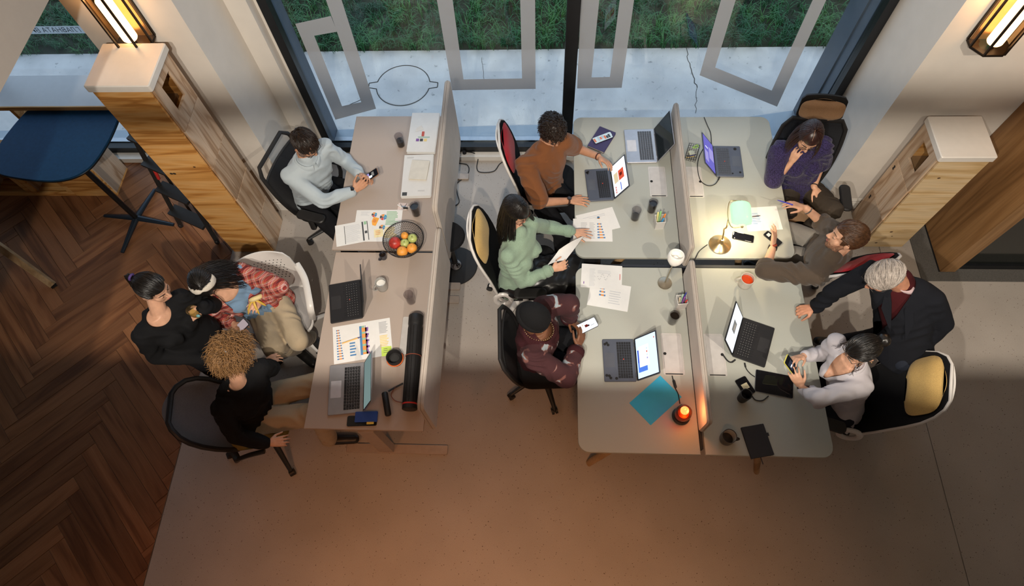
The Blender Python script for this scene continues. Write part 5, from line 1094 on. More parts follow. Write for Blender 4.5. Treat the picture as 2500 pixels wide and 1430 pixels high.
def mchair(loc, rz, label, top=1.02, head=False, seatmat=None, hw=.235, a0=0, arm=True, armz=.63, army=.295):
    t = thing('mesh_chair', label, 'chair', (*loc, 0), math.radians(rz), 'black mesh office chairs'); seat(t, seatmat or CBK)
    lv = [(.44 + (top - .44) * u, -.19 - .10 * u - .03 * u * u, hw * (.82 + .25 * math.sin(math.pi * min(1, u * .75 + .1))) * (1 if u < .9 else 1 - 1.6 * (u - .9))) for u in [i / 10 for i in range(11)]]
    L_, R_ = outline(lv); b = MB(); b.tube(L_ + R_, .015, 8, closed=True, flat=(1, 1.2)); fr = b.build('back_frame', BLKP, t)
    cut = lv if head else lv[:9]; loftpanel([(z, x, w_ * .97) for z, x, w_ in cut], .004).build('back_mesh', MESHM, fr, 60)
    if not head: b = MB(); z, x, w_ = lv[8]; b.tube([(x + .03 * (w_ / .25) * (u * u), w_ * u, z) for u in [-1 + k / 4 for k in range(9)]], .010, 8); b.build('cross_bar', BLKP, fr)
    b = MB(); b.tube([(-.05, 0, .40), (-.19, 0, .42), (-.235, 0, .55), (-.28, 0, .75)], .022, 10, flat=(1.6, .7)); b.build('back_spine', BLKP, t)
    if head:
        pl = [(1.13 + .075 * (1 + q_), -.31 - .025 * (1 + q_), .17) for q_ in [math.sin(math.pi * (i / 16 - .5)) for i in range(17)]]; padmesh(pl, .045, k=.95).build('headrest_pad', BEIP, t, 60)
        loftpanel([(1.12, -.315, .15), (1.15, -.325, .17), (1.27, -.365, .165), (1.295, -.375, .14)], .014).build('headrest_shell', BLKP, t, 60); b = MB(); b.tube([(-.30, 0, 1.0), (-.34, 0, 1.2)], .018, 8); b.build('headrest_stem', BLKP, t)
    b = MB(); b.rbox(.32, .34, .385, .415, .06, .01, 5, (.02, 0)); b.build('seat_pan', BLKP, t)
    if arm: arms(t, BLKP, BLKP, army, armz)
    star(t, BLKP, a0=a0); return t
mchair((-1.90, 3.04), -15, 'black mesh chair with open top bar, under the man in light blue', 1.03, a0=-60)
mchair((.0, 1.62), 3, 'low black mesh chair under the person in the beanie', .93, a0=-75, arm=False)
mchair((2.04, 3.03), -96, 'black mesh chair with tan headrest, under the woman in purple', 1.12, True, BEIP, armz=.64, army=.37)
# white perforated shell chair
t = thing('shell_chair', 'white perforated plastic armchair with grey seat pad', 'chair', (-2.10, 1.98, 0), math.radians(-72))
lv = [(.43, -.19, .23), (.52, -.215, .25), (.62, -.235, .255), (.72, -.255, .25), (.80, -.275, .235), (.85, -.29, .20), (.865, -.295, .15)]
sb = loftpanel(lv, .012, .06).build('backrest', SHW, t, 60)
for i in range(8):
    for j in range(-5, 6):
        z = .58 + .028 * i; y = (j + (.5 if i % 2 else 0)) * .03
        x = np.interp(z, [l[0] for l in lv], [l[1] for l in lv]) + .06 * (y / .25) ** 2 + .0008
        b = MB(); b.lathe([(0, 0), (.0058, 0)], 8, (x, y, z), None); me = b.v; b.v = [(x + .0005, y + (vx - x), z + (vy - y)) for vx, vy, vz in me]; 
        if 'perf' not in cache: cache['perf'] = []
        cache['perf'].append(b)
ph = MB()
for q_ in cache['perf']:
    ph.add(q_.v[8:], [tuple(range(8))])
o = ph.build('perforations', HOLE, sb, 0); o['kind'] = 'stuff'
b = MB(); b.rbox(.46, .48, .40, .43, .1, .01, 6, (.02, 0)); b.build('seat_shell', SHW, t, 60)
b = MB(); b.rbox(.44, .46, .43, .46, .1, .012, 6, (.03, 0)); b.build('seat_pad', fabric('grey_pad_cloth', (.30, .28, .27)), t, 60)
for s_ in (-1, 1):
    b = MB(); b.tube(smoothpath([(-.22, s_ * .25, .70), (-.08, s_ * .29, .685), (.10, s_ * .295, .67), (.17, s_ * .285, .63), (.17, s_ * .265, .54), (.14, s_ * .235, .42)], 5), .026, 8, flat=(1, .45)); b.build('arm', SHW, t)
star(t, SHW, 5, .30, 30)
# grey upholstered chair on black legs
t = thing('upholstered_chair', 'grey upholstered shell chair with black legs, under the curly-haired person', 'chair', (-2.13, 1.12, 0), math.radians(10))
lv = [(.42, -.17, .22), (.50, -.215, .235), (.60, -.26, .245), (.70, -.305, .245), (.78, -.345, .23), (.84, -.375, .20), (.875, -.395, .15), (.885, -.40, .10)]
bk = loftpanel(lv, .03, .09).build('backrest', fabric('charcoal_cloth', (.17, .16, .165)), t, 60)
L_, R_ = outline(lv, .09); b = MB(); b.tube([(x - .014, y, z) for x, y, z in L_ + R_], .018, 8); b.build('shell_rim', BLKP, bk)
seat(t, M('olive_pad', (.16, .12, .03), .8), .41, .46, .47, .055)
for s_ in (-1, 1):
    b = MB(); b.tube(smoothpath([(-.15, s_ * .22, .42), (-.10, s_ * .30, .44), (-.04, s_ * .325, .55), (.06, s_ * .33, .625), (.17, s_ * .32, .63)], 5), .02, 8, flat=(1.3, .7)); b.build('arm', BLKP, t)
b = MB(); b.cyl((0, 0, .22), (0, 0, .41), .03, n=14); b.build('column', BLKP, t)
for k in range(4):
    a = math.radians(-68 + 90 * k); d = Vector((math.cos(a), math.sin(a), 0)); b = MB(); b.tube([d * .02 + Vector((0, 0, .26)), d * .37 + Vector((0, 0, .05))], [.03, .016], 8); b.build('leg', BLKP, t)
    b = MB(); c = d * .38; s_ = Vector((-d.y, d.x, 0)); b.cyl(c - s_ * .02 + Vector((0, 0, .026)), c + s_ * .02 + Vector((0, 0, .026)), .026, n=16); b.build('caster', BLKP, t)
# ================================================================== people
def skinmat(name, c):
    m = M(name, c, .5, var=.10, scale=25, spec=.35); b = m.node_tree.nodes['Principled BSDF']; b.inputs['Subsurface Weight'].default_value = .12; b.inputs['Subsurface Radius'].default_value = (.02, .008, .004); b.inputs['Subsurface Scale'].default_value = .5; return m
def hairmat(name, c, rough=.42): return M(name, c, rough, var=.45, scale=55, spec=.5)
SK1, SK2, SK3, SK4 = skinmat('skin_tan', (.52, .27, .165)), skinmat('skin_fair', (.60, .335, .22)), skinmat('skin_deep', (.17, .072, .036)), skinmat('skin_ruddy', (.55, .26, .16))
LIP = M('lip', (.40, .12, .10), .5); EYW = M('eye_white', (.42, .38, .35), .3); EYD = M('eye_dark', (.02, .012, .008), .15)
SHOE = M('black_leather', (.012, .011, .010), .4)
def remesh(mb, vox, it=6, dec=None, fac=.5):
    me = mb.mesh('tmp'); o = bpy.data.objects.new('tmp', me); COL.objects.link(o)
    m = o.modifiers.new('r', 'REMESH'); m.mode = 'VOXEL'; m.voxel_size = vox
    if it: s_ = o.modifiers.new('s', 'SMOOTH'); s_.factor = fac; s_.iterations = it
    if dec: d = o.modifiers.new('d', 'DECIMATE'); d.ratio = dec
    dg = bpy.context.evaluated_depsgraph_get(); dg.update(); out = bpy.data.meshes.new_from_object(o.evaluated_get(dg)); bpy.data.objects.remove(o); bpy.data.meshes.remove(me); return out
def wrinkle(me, amp=.005, freq=11, stretch=(1, 1, 1), seed=0):
    n = len(me.vertices); co = np.empty(n * 3, np.float32); no = np.empty(n * 3, np.float32); me.vertices.foreach_get('co', co); me.vertices.foreach_get('normal', no); co = co.reshape(-1, 3); no = no.reshape(-1, 3)
    d = np.empty(n, np.float32)
    for i in range(n):
        p = Vector((co[i, 0] * freq * stretch[0] + seed, co[i, 1] * freq * stretch[1], co[i, 2] * freq * stretch[2]))
        a = noise.noise(p * .32); m = min(1, max(0, noise.noise(p * .55 + Vector((4, 1, 7))) * 2.2 + .35)); ph = (p.x * .55 + p.y * .75 + p.z * 1.15) * 5.2 + 22 * a
        s_ = math.sin(ph); d[i] = m * (s_ if s_ > 0 else s_ * .55) * .75 + .25 * noise.noise(p * 1.7)
        d[i] *= 2.0
    co += no * (d * amp)[:, None]; me.vertices.foreach_set('co', co.ravel()); me.update()
def cutfaces(me, test):
    bm = bmesh.new(); bm.from_mesh(me); dl = [f for f in bm.faces if test(f.calc_center_median())]; bmesh.ops.delete(bm, geom=dl, context='FACES')
    bv = {}
    for e in bm.edges:
        if e.is_boundary: a, b_ = e.verts; bv.setdefault(a, []).append(b_); bv.setdefault(b_, []).append(a)
    for it in range(14):
        new = {v: v.co.lerp(sum((q_.co for q_ in nb_), Vector()) / len(nb_), .6) for v, nb_ in bv.items()}
        for v, c in new.items(): v.co = c
    bm.to_mesh(me); bm.free()
def regions(me, segs):
    """segs: list of (a, b, slot); faces nearest to segment get its slot"""
    n = len(me.polygons); c = np.empty(n * 3, np.float32); me.polygons.foreach_get('center', c); c = c.reshape(-1, 3); best = np.full(n, 1e9); idx = np.zeros(n, np.int32)
    for a, b_, s_ in segs:
        a = np.array(a); d = np.array(b_) - a; t = np.clip(((c - a) @ d) / (d @ d + 1e-9), 0, 1); q_ = np.linalg.norm(c - (a + t[:, None] * d), axis=1); m = q_ < best; best[m] = q_[m]; idx[m] = s_
    me.polygons.foreach_set('material_index', idx)
def lathe_rings(mb, secs, n=20):
    """secs: (centre, lateral axis, depth axis, half width, half depth)"""
    rs = []
    for c, x, y, a, b_ in secs: rs.append([c + x * a * (abs(math.cos(t)) ** .85) * (1 if math.cos(t) > 0 else -1) + y * b_ * (abs(math.sin(t)) ** .85) * (1 if math.sin(t) > 0 else -1) for t in [2 * math.pi * k / n for k in range(n)]])
    mb.rings(rs)
def hand(mb, w, d, n, th, curl=.5, spread=.12, sc=1., cf=None):
    d = d.normalized(); n = (n - d * n.dot(d)).normalized(); s_ = d.cross(n).normalized() * th      # s_ points to the thumb side
    mb.capsule(w - d * .02, w + d * .03, .024 * sc, .026 * sc, 12, 3, (1, .72), n)
    offs = (.031, .0105, -.0105, -.030); lens = (.070, .078, .073, .057)
    for i in range(4):
        k = w + d * (.086 - .004 * abs(i - 1)) * sc + s_ * offs[i] * sc; mb.capsule(w + d * .018 * sc + s_ * offs[i] * .55 * sc, k, .0145 * sc, .0110 * sc, 10, 3)
        a = (cf[i] if cf else curl); p = k; dd = (d + s_ * spread * (1.2 - .8 * i)).normalized(); ax = dd.cross(n).normalized()
        for j, (fr, rr) in enumerate(((.45, .0088), (.30, .0080), (.25, .0072))):
            dd = Matrix.Rotation(-a * (.75 if j == 0 else 1.), 3, ax) @ dd; q_ = p + dd * lens[i] * fr * sc; mb.capsule(p, q_, rr * sc, (rr - .0008) * sc, 8, 3); p = q_
    b0 = w + d * .022 * sc + s_ * .024 * sc; d1 = (d * .62 + s_ * .70 - n * (.25 + .25 * curl)).normalized(); b1 = b0 + d1 * .040 * sc; d2 = (d * .85 + s_ * (.42 - .3 * curl) - n * (.2 + .4 * curl)).normalized(); b2 = b1 + d2 * .030 * sc; b3 = b2 + d2 * .024 * sc
    mb.capsule(b0, b1, .0150 * sc, .0108 * sc, 8, 3); mb.capsule(b1, b2, .0102 * sc, .0092 * sc, 8, 3); mb.capsule(b2, b3, .0092 * sc, .0076 * sc, 8, 3)
HC, HR = Vector((0, -.012, .030)), Vector((.0765, .098, .088))
def headprims(mb, T, female):
    def tb(c, r): mb.ball(T @ Vector(c), [v * SCL for v in r], 16, 12, T.to_3x3().normalized())
    SCL = T.to_scale()[0]
    def cp(a, b_, ra, rb): mb.capsule(T @ Vector(a), T @ Vector(b_), ra * SCL, rb * SCL, 10, 3)
    tb(HC, HR); tb((0, .028, -.030), (.060, .060, .080)); tb((0, .02, .045), (.066, .066, .06))
    for s_ in (-1, 1):
        cp((s_ * .052, .0, -.045), (s_ * .022, .060, -.096), .018, .016); cp((s_ * .04, .050, -.028), (s_ * .034, .058, -.05), .026, .022)
        cp((s_ * .044, .066, .022), (s_ * .012, .080, .020), .011, .011); mb.ball(T @ Vector((s_ * .079, -.008, -.012)), [.008 * SCL, .019 * SCL, .031 * SCL], 12, 8, T.to_3x3().normalized() @ Matrix.Rotation(s_ * .35, 3, 'Z'))
        cp((s_ * .010, .094, -.034), (s_ * .010, .098, -.034), .008, .008)
    tb((0, .066, -.098), (.022, .018, .018)); cp((0, .084, .012), (0, .106, -.028), .0075, .0115); cp((-.018, .083, -.062), (.018, .083, -.062), .0085, .0085); cp((-.014, .080, -.073), (.014, .080, -.073), .0085, .0085)
def facebits(t, T, browm, glasses=None, beard=None, lipm=None, lidm=None):
    lidm = lidm or [c for c in t.children if c.name.startswith('body')][0].data.materials[0]
    R3 = T.to_3x3().normalized(); k = T.to_scale()[0]; W_ = lambda v: T @ Vector(v)
    for s_ in (-1, 1):
        b = MB(); b.ball(W_((s_ * .031, .0715, -.001)), .0122 * k, 10, 8); e = b.build('eye', EYW, t, 180, True); b = MB(); b.ball(W_((s_ * .031, .0785, -.004)), .0068 * k, 8, 6); b.build('iris', EYD, e, 180); e.children[0].location = Vector((0, 0, 0)) - t.location
        b = MB(); b.tube([W_((s_ * .013, .0895, .026)), W_((s_ * .032, .0845, .031)), W_((s_ * .050, .0700, .026))], [.003 * k, .0036 * k, .0016 * k], 6); b.build('eyebrow', browm, t, 180, True)
        b = MB(); b.ball(W_((s_ * .031, .0715, .003)), (.0145 * k, .0132 * k, .0115 * k), 12, 8, R3); b.build('eyelid', lidm or browm, t, 180, True)
    b = MB(); b.tube([W_((-.021, .086, -.066)), W_((-.008, .0925, -.063)), W_((.008, .0925, -.063)), W_((.021, .086, -.066))], [.002 * k, .0052 * k, .0052 * k, .002 * k], 8); b.tube([W_((-.018, .085, -.068)), W_((0, .0915, -.0725)), W_((.018, .085, -.068))], [.002 * k, .0055 * k, .002 * k], 8); b.build('lips', lipm or LIP, t, 180, True)
    if glasses:
        g = bpy.data.objects.new('glasses', None); COL.objects.link(g); g.parent = t
        for s_ in (-1, 1):
            b = MB(); b.tube([W_((s_ * .034 + .025 * math.cos(a), .098 - .25 * (.0 + abs(s_ * .034 + .025 * math.cos(a)) * .18), .001 + .019 * math.sin(a))) for a in [2 * math.pi * i / 20 for i in range(20)]], .0017 * k, 6, closed=True); o = b.build('rim', glasses, t, 180, True); o.parent = g
            b = MB(); b.tube([W_((s_ * .059, .095, .006)), W_((s_ * .078, .05, .006)), W_((s_ * .082, -.005, .004)), W_((s_ * .081, -.02, -.012))], .0017 * k, 6); o = b.build('temple', glasses, t, 180, True); o.parent = g
        b = MB(); b.tube([W_((-.010, .098, .004)), W_((0, .102, .008)), W_((.010, .098, .004))], .0016 * k, 6); o = b.build('bridge', glasses, t, 180, True); o.parent = g
    if beard:
        b = MB()
        for s_ in (-1, 1): b.capsule(W_((s_ * .068, .012, -.030)), W_((s_ * .052, .030, -.075)), .014 * k, .020 * k, 10, 3); b.capsule(W_((s_ * .052, .030, -.078)), W_((0, .066, -.104)), .022 * k, .023 * k, 10, 3); b.capsule(W_((s_ * .024, .080, -.060)), W_((s_ * .024, .074, -.09)), .009 * k, .013 * k, 8, 3)
        b.capsule(W_((-.022, .087, -.053)), W_((.022, .087, -.053)), .008 * k, .008 * k, 8, 3)
        me = remesh(b, .0045, 3); wrinkle(me, .003, 130); o = link('beard', me, beard, t, 180); o.location = -t.location
def onhead(d, e=1.0): 
    d = d.normalized(); return HC + Vector((d.x * HR.x, d.y * HR.y, d.z * HR.z)) * e
def scalp_ok(p, low=-.075, fr=.052, frz=.062, ear=-.025):
    if p.z < low: return False
    if p.y > fr and p.z < frz: return False
    if p.z < ear and p.y > -.015: return False
    if p.z < .03 and p.y > .03: return False
    return True
def haircap(t, T, mat, e=1.055, nz=.004, name='hair', **kw):
    b = MB(); N, Mm = 40, 26; bb = MB(); bb.ball((0, 0, 0), 1, N, Mm); vs = [onhead(Vector(v), e) for v in bb.v]
    fs = [f for f in bb.f if scalp_ok(sum((vs[i] for i in f), Vector()) / len(f), **kw)]
    vs = [v + (v - HC).normalized() * nz * noise.noise(v * 38) for v in vs]; b.add([T @ v for v in vs], fs)
    o = b.build(name, mat, t, 180, True); return o
def strands(t, T, mat, n, fn, r=.0032, sides=4, name='hair_strands', seed=1, par=None, **kw):
    """fn(rng, root dir, root point) -> list of world points"""
    rg = random.Random(seed); b = MB(); c = 0; tries = 0
    while c < n and tries < n * 12:
        tries += 1; d = Vector((rg.gauss(0, 1), rg.gauss(0, 1), rg.gauss(0, 1)))
        if d.length < .01: continue
        p = onhead(d, 1.03)
        if not scalp_ok(p, **kw): continue
        pts = fn(rg, d.normalized(), p)
        if pts is None: continue
        m = len(pts); k = r * rg.uniform(.7, 1.2); b.tube(pts, [k * (1 - .75 * (i / (m - 1)) ** 1.5) for i in range(m)], sides, cap=False); c += 1
    o = b.build(name, mat, t, 180, True); o['kind'] = 'stuff'
    if par is not None: o.parent = par
    return o
def short_fn(T, comb, L, lift=.35, jit=.35):
    def fn(rg, d, p):
        tan = comb(p, d); tan = (tan - d * tan.dot(d)); tan = tan.normalized() if tan.length > 1e-4 else Vector((0, 1, 0))
        tan = (tan + Vector((rg.uniform(-jit, jit), rg.uniform(-jit, jit), rg.uniform(-jit, jit)))).normalized(); l = L * rg.uniform(.7, 1.25); pts = []; rv = rg.random()
        for i in range(5):
            u = i / 4; q_ = p + tan * l * u + d * lift * l * math.sin(u * 2.2) * .5; w_ = q_ - HC; k = math.sqrt((w_.x / HR.x) ** 2 + (w_.y / HR.y) ** 2 + (w_.z / HR.z) ** 2)
            lim = 1.05 + lift * .25 * u + .055 * rv; q_ = HC + w_ * (min(max(k, 1.04), lim) / k)
            pts.append(T @ q_)
        return pts
    return fn
def curl_fn(T, L, rad=.012):
    def fn(rg, d, p):
        l = L * rg.uniform(.6, 1.2); x, y, _ = frame(d); dr = (d + Vector((0, 0, -.55)) + Vector((rg.uniform(-.5, .5), rg.uniform(-.5, .5), rg.uniform(-.3, .3)))).normalized(); ph = rg.uniform(0, 6.28); tw = rg.uniform(5, 9) * rg.choice((-1, 1)); rr = rad * rg.uniform(.5, 1.2)
        return [T @ (p + dr * l * u * (1 - .25 * u) + Vector((0, 0, -.03 * u * u)) + (x * math.cos(ph + tw * u) + y * math.sin(ph + tw * u)) * rr * min(1, u * 3)) for u in [i / 9 for i in range(10)]]
    return fn
def long_fn(T, L, away, part=0., drop=-.15, waves=.0, spread=.06, gap=.75):
    """strands laid from the parting down the head, then hanging by gravity, pushed away from the face by 'away' (world)"""
    Rw = T.to_3x3()
    def fn(rg, d, p):
        az = math.atan2(d.x, d.y)          # 0 = face
        if abs(az) < gap: return None
        pts = []; e0 = math.radians(rg.uniform(55, 86)); e1 = math.radians(-8 + rg.uniform(-12, 12)); ex = 1.05 + rg.uniform(0, .07)
        for i in range(5):
            e = e0 + (e1 - e0) * i / 4; dd = Vector((math.sin(az) * math.cos(e) + part * math.sin(e), math.cos(az) * math.cos(e), math.sin(e))); pts.append(T @ onhead(dd, ex))
        out = Rw @ Vector((math.sin(az), math.cos(az), 0)); out.z = 0; out = out.normalized() if out.length > 1e-3 else out
        l = L * rg.uniform(.75, 1.1); q_ = pts[-1]; ph = rg.uniform(0, 6.28)
        for i in range(1, 7):
            u = i / 6; pts.append(q_ + Vector((0, 0, -l * u)) + out * spread * math.sin(u * 1.6) + away * u * l + Vector((math.sin(u * 9 + ph), math.cos(u * 8 + ph), 0)) * waves * u)
        return pts
    return fn
def person(label, J, skin, female=False, pitch=30, hsc=1., neckr=None, pants=None, top=None, sleeves=.97, topx=.016, topvox=.0105, wr=.009, fat=1., legs=None, standing=False, hands=None, fwd=None, yaw=0, roll=0, slv=None, sweat=.0, topname='shirt', hem=.0, cuff=None, pantsx=.013, skirt=False, neckcut=None, vneck=None, opening=None, facedir=None, shw=None, curl=.5, pelz=None):
    G = {k: (P(*v) if not isinstance(v, Vector) else v.copy()) for k, v in J.items()}
    base = Vector((G['pel'].x, G['pel'].y, 0)); t = thing('person', label, 'person', base)
    ms = (G['sL'] + G['sR']) / 2; lat = (G['sR'] - G['sL']).normalized(); hw = shw or (.155 if female else .178)
    G['sR'], G['sL'] = ms + lat * hw, ms - lat * hw
    for s_ in 'LR':            # slide the elbow along its pixel ray until both arm bones get a natural length
        k = 'e' + s_
        if k in J and not isinstance(J[k], Vector) and 'w' + s_ in G:
            best = (1e9, None)
            for i in range(90):
                q_ = P(J[k][0], J[k][1], .5 + i * .01); e_ = ((q_ - G['s' + s_]).length - .28) ** 2 + ((q_ - G['w' + s_]).length - .245) ** 2 + .02 * (q_.z - J[k][2]) ** 2
                if e_ < best[0]: best = (e_, q_)
            G[k] = best[1]
    spine = (ms - G['pel']).normalized(); fw = fwd or lat.cross(Vector((0, 0, 1))) * -1; fw = Vector((fw.x, fw.y, 0)).normalized()
    latp = fw.cross(Vector((0, 0, 1))).normalized(); G['fw'] = fw
    ys = lat.cross(spine).normalized() * -1
    if ys.dot(fw) < 0: ys = -ys
    pel = G['pel']
    dim = (((.165, .115), (.150, .105), (.128, .092), (.148, .108), (.140, .095), (.075, .06)) if female else ((.160, .115), (.152, .110), (.148, .105), (.172, .118), (.160, .10), (.08, .065)))
    nb = ms + spine * .055
    cs = [pel - Vector((0, 0, .07)), pel + spine * .03, pel.lerp(ms, .36), pel.lerp(ms, .72), pel.lerp(ms, .93), nb]
    def torso(mb, ex=0, lo=0, hi=6, exd=None):
        secs = []
        for i in range(lo, hi):
            u = min(1, i / 3); l_ = latp.lerp(lat, u).normalized(); y_ = (fw * .98).lerp(ys, u).normalized(); bl = .03 * math.sin(math.pi * i / 5)
            secs.append((cs[i] - ys * .01, l_, y_, dim[i][0] * fat + ex, dim[i][1] * fat + (exd if exd is not None else ex)))
        lathe_rings(mb, secs)
        if female and hi > 3:
            for s_ in (-1, 1): mb.ball(pel.lerp(ms, .70) + ys * (.075) + lat * s_ * .066, (.062 + ex * .6,) * 3, 12, 8)
    ar = .9 if female else 1.04
    body = MB(); torso(body, -.008)
    hp = {'R': pel + latp * .085 - Vector((0, 0, .015)), 'L': pel - latp * .085 - Vector((0, 0, .015))}
    for s_, sg in (('R', 1), ('L', -1)):
        body.capsule(G['s' + s_], ms + lat * sg * .06 - spine * .04, .046 * ar, .058 * ar, 12, 4)
        if 'k' + s_ not in G: G['k' + s_] = hp[s_] + fw * .43 + latp * sg * .03 + Vector((0, 0, .01))
        if 'a' + s_ not in G: G['a' + s_] = Vector((G['k' + s_].x, G['k' + s_].y, .085)) + fw * .04
        body.capsule(hp[s_], G['k' + s_], .082, .056, 14, 4); body.capsule(G['k' + s_], G['a' + s_], .054, .034, 12, 4)
        if 'f' + s_ not in G: G['f' + s_] = G['a' + s_] + fw * .14 - Vector((0, 0, .055))
        body.capsule(G['a' + s_] - Vector((0, 0, .04)), G['f' + s_], .034, .028, 10, 3)
        if 'e' + s_ in G:
            body.capsule(G['s' + s_], G['e' + s_], .046 * ar, .039 * ar, 12, 4); body.capsule(G['e' + s_], G['w' + s_], .039 * ar, .026 * ar, 12, 4)
            hs = (hands or {}).get(s_, {}); hd = hs.get('d') or (G['w' + s_] - G['e' + s_]); hn = hs.get('n') or Vector((0, 0, 1))
            hand(body, G['w' + s_] + hd.normalized() * .012, hd, hn, -1 if s_ == 'R' else 1, hs.get('curl', curl), hs.get('spread', .12), .92 if female else 1.02, hs.get('cf'))
    # head
    fd = facedir
    if fd is None: q_ = P(J['nose'][0], J['nose'][1], J['nose'][2]) - G['head']; fd = Vector((q_.x, q_.y, 0))
    fd = Vector((fd[0], fd[1], 0)).normalized(); pr = math.radians(pitch); f3 = (fd * math.cos(pr) - Vector((0, 0, math.sin(pr)))).normalized(); x3 = f3.cross(Vector((0, 0, 1))).normalized(); u3 = x3.cross(f3)
    R3 = Matrix((x3, f3, u3)).transposed() @ Matrix.Rotation(math.radians(roll), 3, 'Y'); T = Matrix.Translation(G['head']) @ R3.to_4x4() @ Matrix.Scale(hsc * (.98 if female else 1.03), 4)
    nr = neckr or (.047 if female else .057); body.capsule(nb - spine * .05, T @ Vector((0, -.025, -.045)), nr * 1.12, nr, 14, 4)
    headprims(body, T, female)
    me = remesh(body, .0052, 5, .42); bo = link('body', me, skin, t, 180); bo.location = -base
    G['T'] = T; G['t'] = t; G['lat'] = lat; G['ys'] = ys; G['spine'] = spine; G['ms'] = ms; G['latp'] = latp; G['nb'] = nb; G['base'] = base
    # trousers
    if pants:
        b = MB(); torso(b, pantsx if not top else pantsx * .35, 0, 3)
        for s_ in 'RL':
            b.capsule(hp[s_], G['k' + s_], .084 + pantsx, .062 + pantsx, 14, 4); b.capsule(G['k' + s_], G['a' + s_], .060 + pantsx, .046 + pantsx, 14, 4)
        if skirt:
            for u in (0, .25, .5, .75, 1): b.capsule(hp['R'].lerp(G['kR'], u), hp['L'].lerp(G['kL'], u), .088 + pantsx - .01 * u, .088 + pantsx - .01 * u, 12, 4)
        me = remesh(b, .012, 5); wrinkle(me, .005, 10, seed=3); o = link('skirt' if skirt else 'trousers', me, pants, t, 180); o.location = -base
    for s_ in 'RL':
        b = MB(); a_, f_ = G['a' + s_], G['f' + s_]; h_ = Vector((0, 0, -.045)); dd = Vector((f_.x - a_.x, f_.y - a_.y, 0)).normalized(); b.capsule(a_ + h_ - dd * .03, f_ + dd * .05 + Vector((0, 0, .002)), .043, .036, 12, 4, (1.05, .85)); b.capsule(a_ + Vector((0, 0, .01)), a_ + h_, .044, .044, 10, 3)
        me = remesh(b, .008, 3); o = link('shoe', me, SHOE, t, 180); o.location = -base
    # top garment
    if top:
        b = MB(); torso(b, topx, 0 if hem >= 0 else 1, 6); b.capsule(nb - spine * .06, nb + (T.translation - nb).normalized() * .012, nr * 1.12 + .018, nr + .011, 16, 4)
        if hem > 0: b.capsule(pel + fw * .02 - Vector((0, 0, .02)), pel + spine * .1, .14 * fat + hem, .13 * fat, 16, 4, (1.15, .85), fw)
        segs = [(pel, ms, 0)]; sx = slv or topx
        for s_, sg in (('R', 1), ('L', -1)):
            b.capsule(G['s' + s_], ms + lat * sg * .06 - spine * .03, .054 * ar + topx, .075 * ar + topx, 12, 4)
            if 'e' + s_ in G:
                su = min(1, sleeves * 2) if sleeves < .5 else 1
                b.capsule(G['s' + s_], G['s' + s_].lerp(G['e' + s_], su), .050 * ar + sx, (.043 + .004 * (1 - su)) * ar + sx, 14, 4); segs.append((G['s' + s_].lerp(G['e' + s_], .25), G['e' + s_], 1))
                if sleeves > .5: w_ = G['e' + s_].lerp(G['w' + s_], (sleeves - .5) * 2); b.capsule(G['e' + s_], w_, .043 * ar + sx, .031 * ar + sx * .8, 14, 4); segs.append((G['e' + s_], G['w' + s_], 1))
        mats = top if isinstance(top, list) else [top]
        me = remesh(b, topvox, 6); wrinkle(me, wr, 10.5, seed=hash(label) % 17)
        if neckcut: nc = G['nb'] + ys * neckcut[0] + spine * neckcut[1]; cutfaces(me, lambda c: (c - nc).length < neckcut[2])
        if vneck: cutfaces(me, lambda c: (c - ms).dot(ys) > .0 and -vneck[0] < (c - ms).dot(spine) < .12 and abs((c - ms).dot(lat)) < vneck[1] * ((c - ms).dot(spine) + vneck[0]) and (c - G['eR']).length > .15)
        if opening:
            oc = opening; cutfaces(me, lambda c: (c - ms).dot(ys) > oc[0] and abs((c - ms).dot(lat) - oc[3]) < oc[1] + oc[2] * max(0, (ms - c).dot(spine)) and (c - pel).dot(spine) < (ms - pel).length + .06 and min((c - G['w' + q_]).length for q_ in 'RL' if 'w' + q_ in G) > .12 and not any((c - G['e' + q_]).length < .13 for q_ in 'RL' if 'e' + q_ in G))
        if len(mats) > 1: regions(me, segs)
        o = link(topname, me, mats, t, 180); o.location = -base; G['top'] = o
        if cuff:
            for s_ in 'RL':
                if 'e' + s_ in G: w_ = G['e' + s_].lerp(G['w' + s_], (sleeves - .5) * 2) if sleeves > .5 else G['s' + s_].lerp(G['e' + s_], sleeves * 2); dd = (G['w' + s_] - G['e' + s_]).normalized() if sleeves > .5 else (G['e' + s_] - G['s' + s_]).normalized(); q2 = MB(); rr = (.031 if sleeves > .8 else .042) * ar + sx * .8 + .005; q2.tube([w_ - dd * .035, w_ - dd * .02, w_ + dd * .012, w_ + dd * .016], [rr, rr + .003, rr, rr - .006], 16); q2.build('cuff', cuff, t, 60, True)
    return G
def collar(G, mat, r=.062, h=.035, name='collar', fall=.02, gap=20):
    c = G['nb'] - G['spine'] * .015; up_ = (G['T'].translation - c).normalized(); x, y = G['lat'], G['ys']; b = MB(); rs = []
    for (dr, dh) in ((0, 0), (-.002, h), (.004, h + .004), (.014, h * .4), (.020, -fall * .4)):
        rs.append([c + up_ * dh + (x * math.cos(a) * 1.05 + y * math.sin(a)) * (r + dr) - up_ * (.022 * max(0, math.sin(a)) ** 2) for a in [math.radians(90 + gap / 2 + (360 - gap) * k / 24) for k in range(25)]])
    vs = [p for q_ in rs for p in q_]; n = 25; b.add(vs, [(i * n + j, i * n + j + 1, (i + 1) * n + j + 1, (i + 1) * n + j) for i in range(4) for j in range(n - 1)]); b.build(name, mat, G['t'], 180, True)
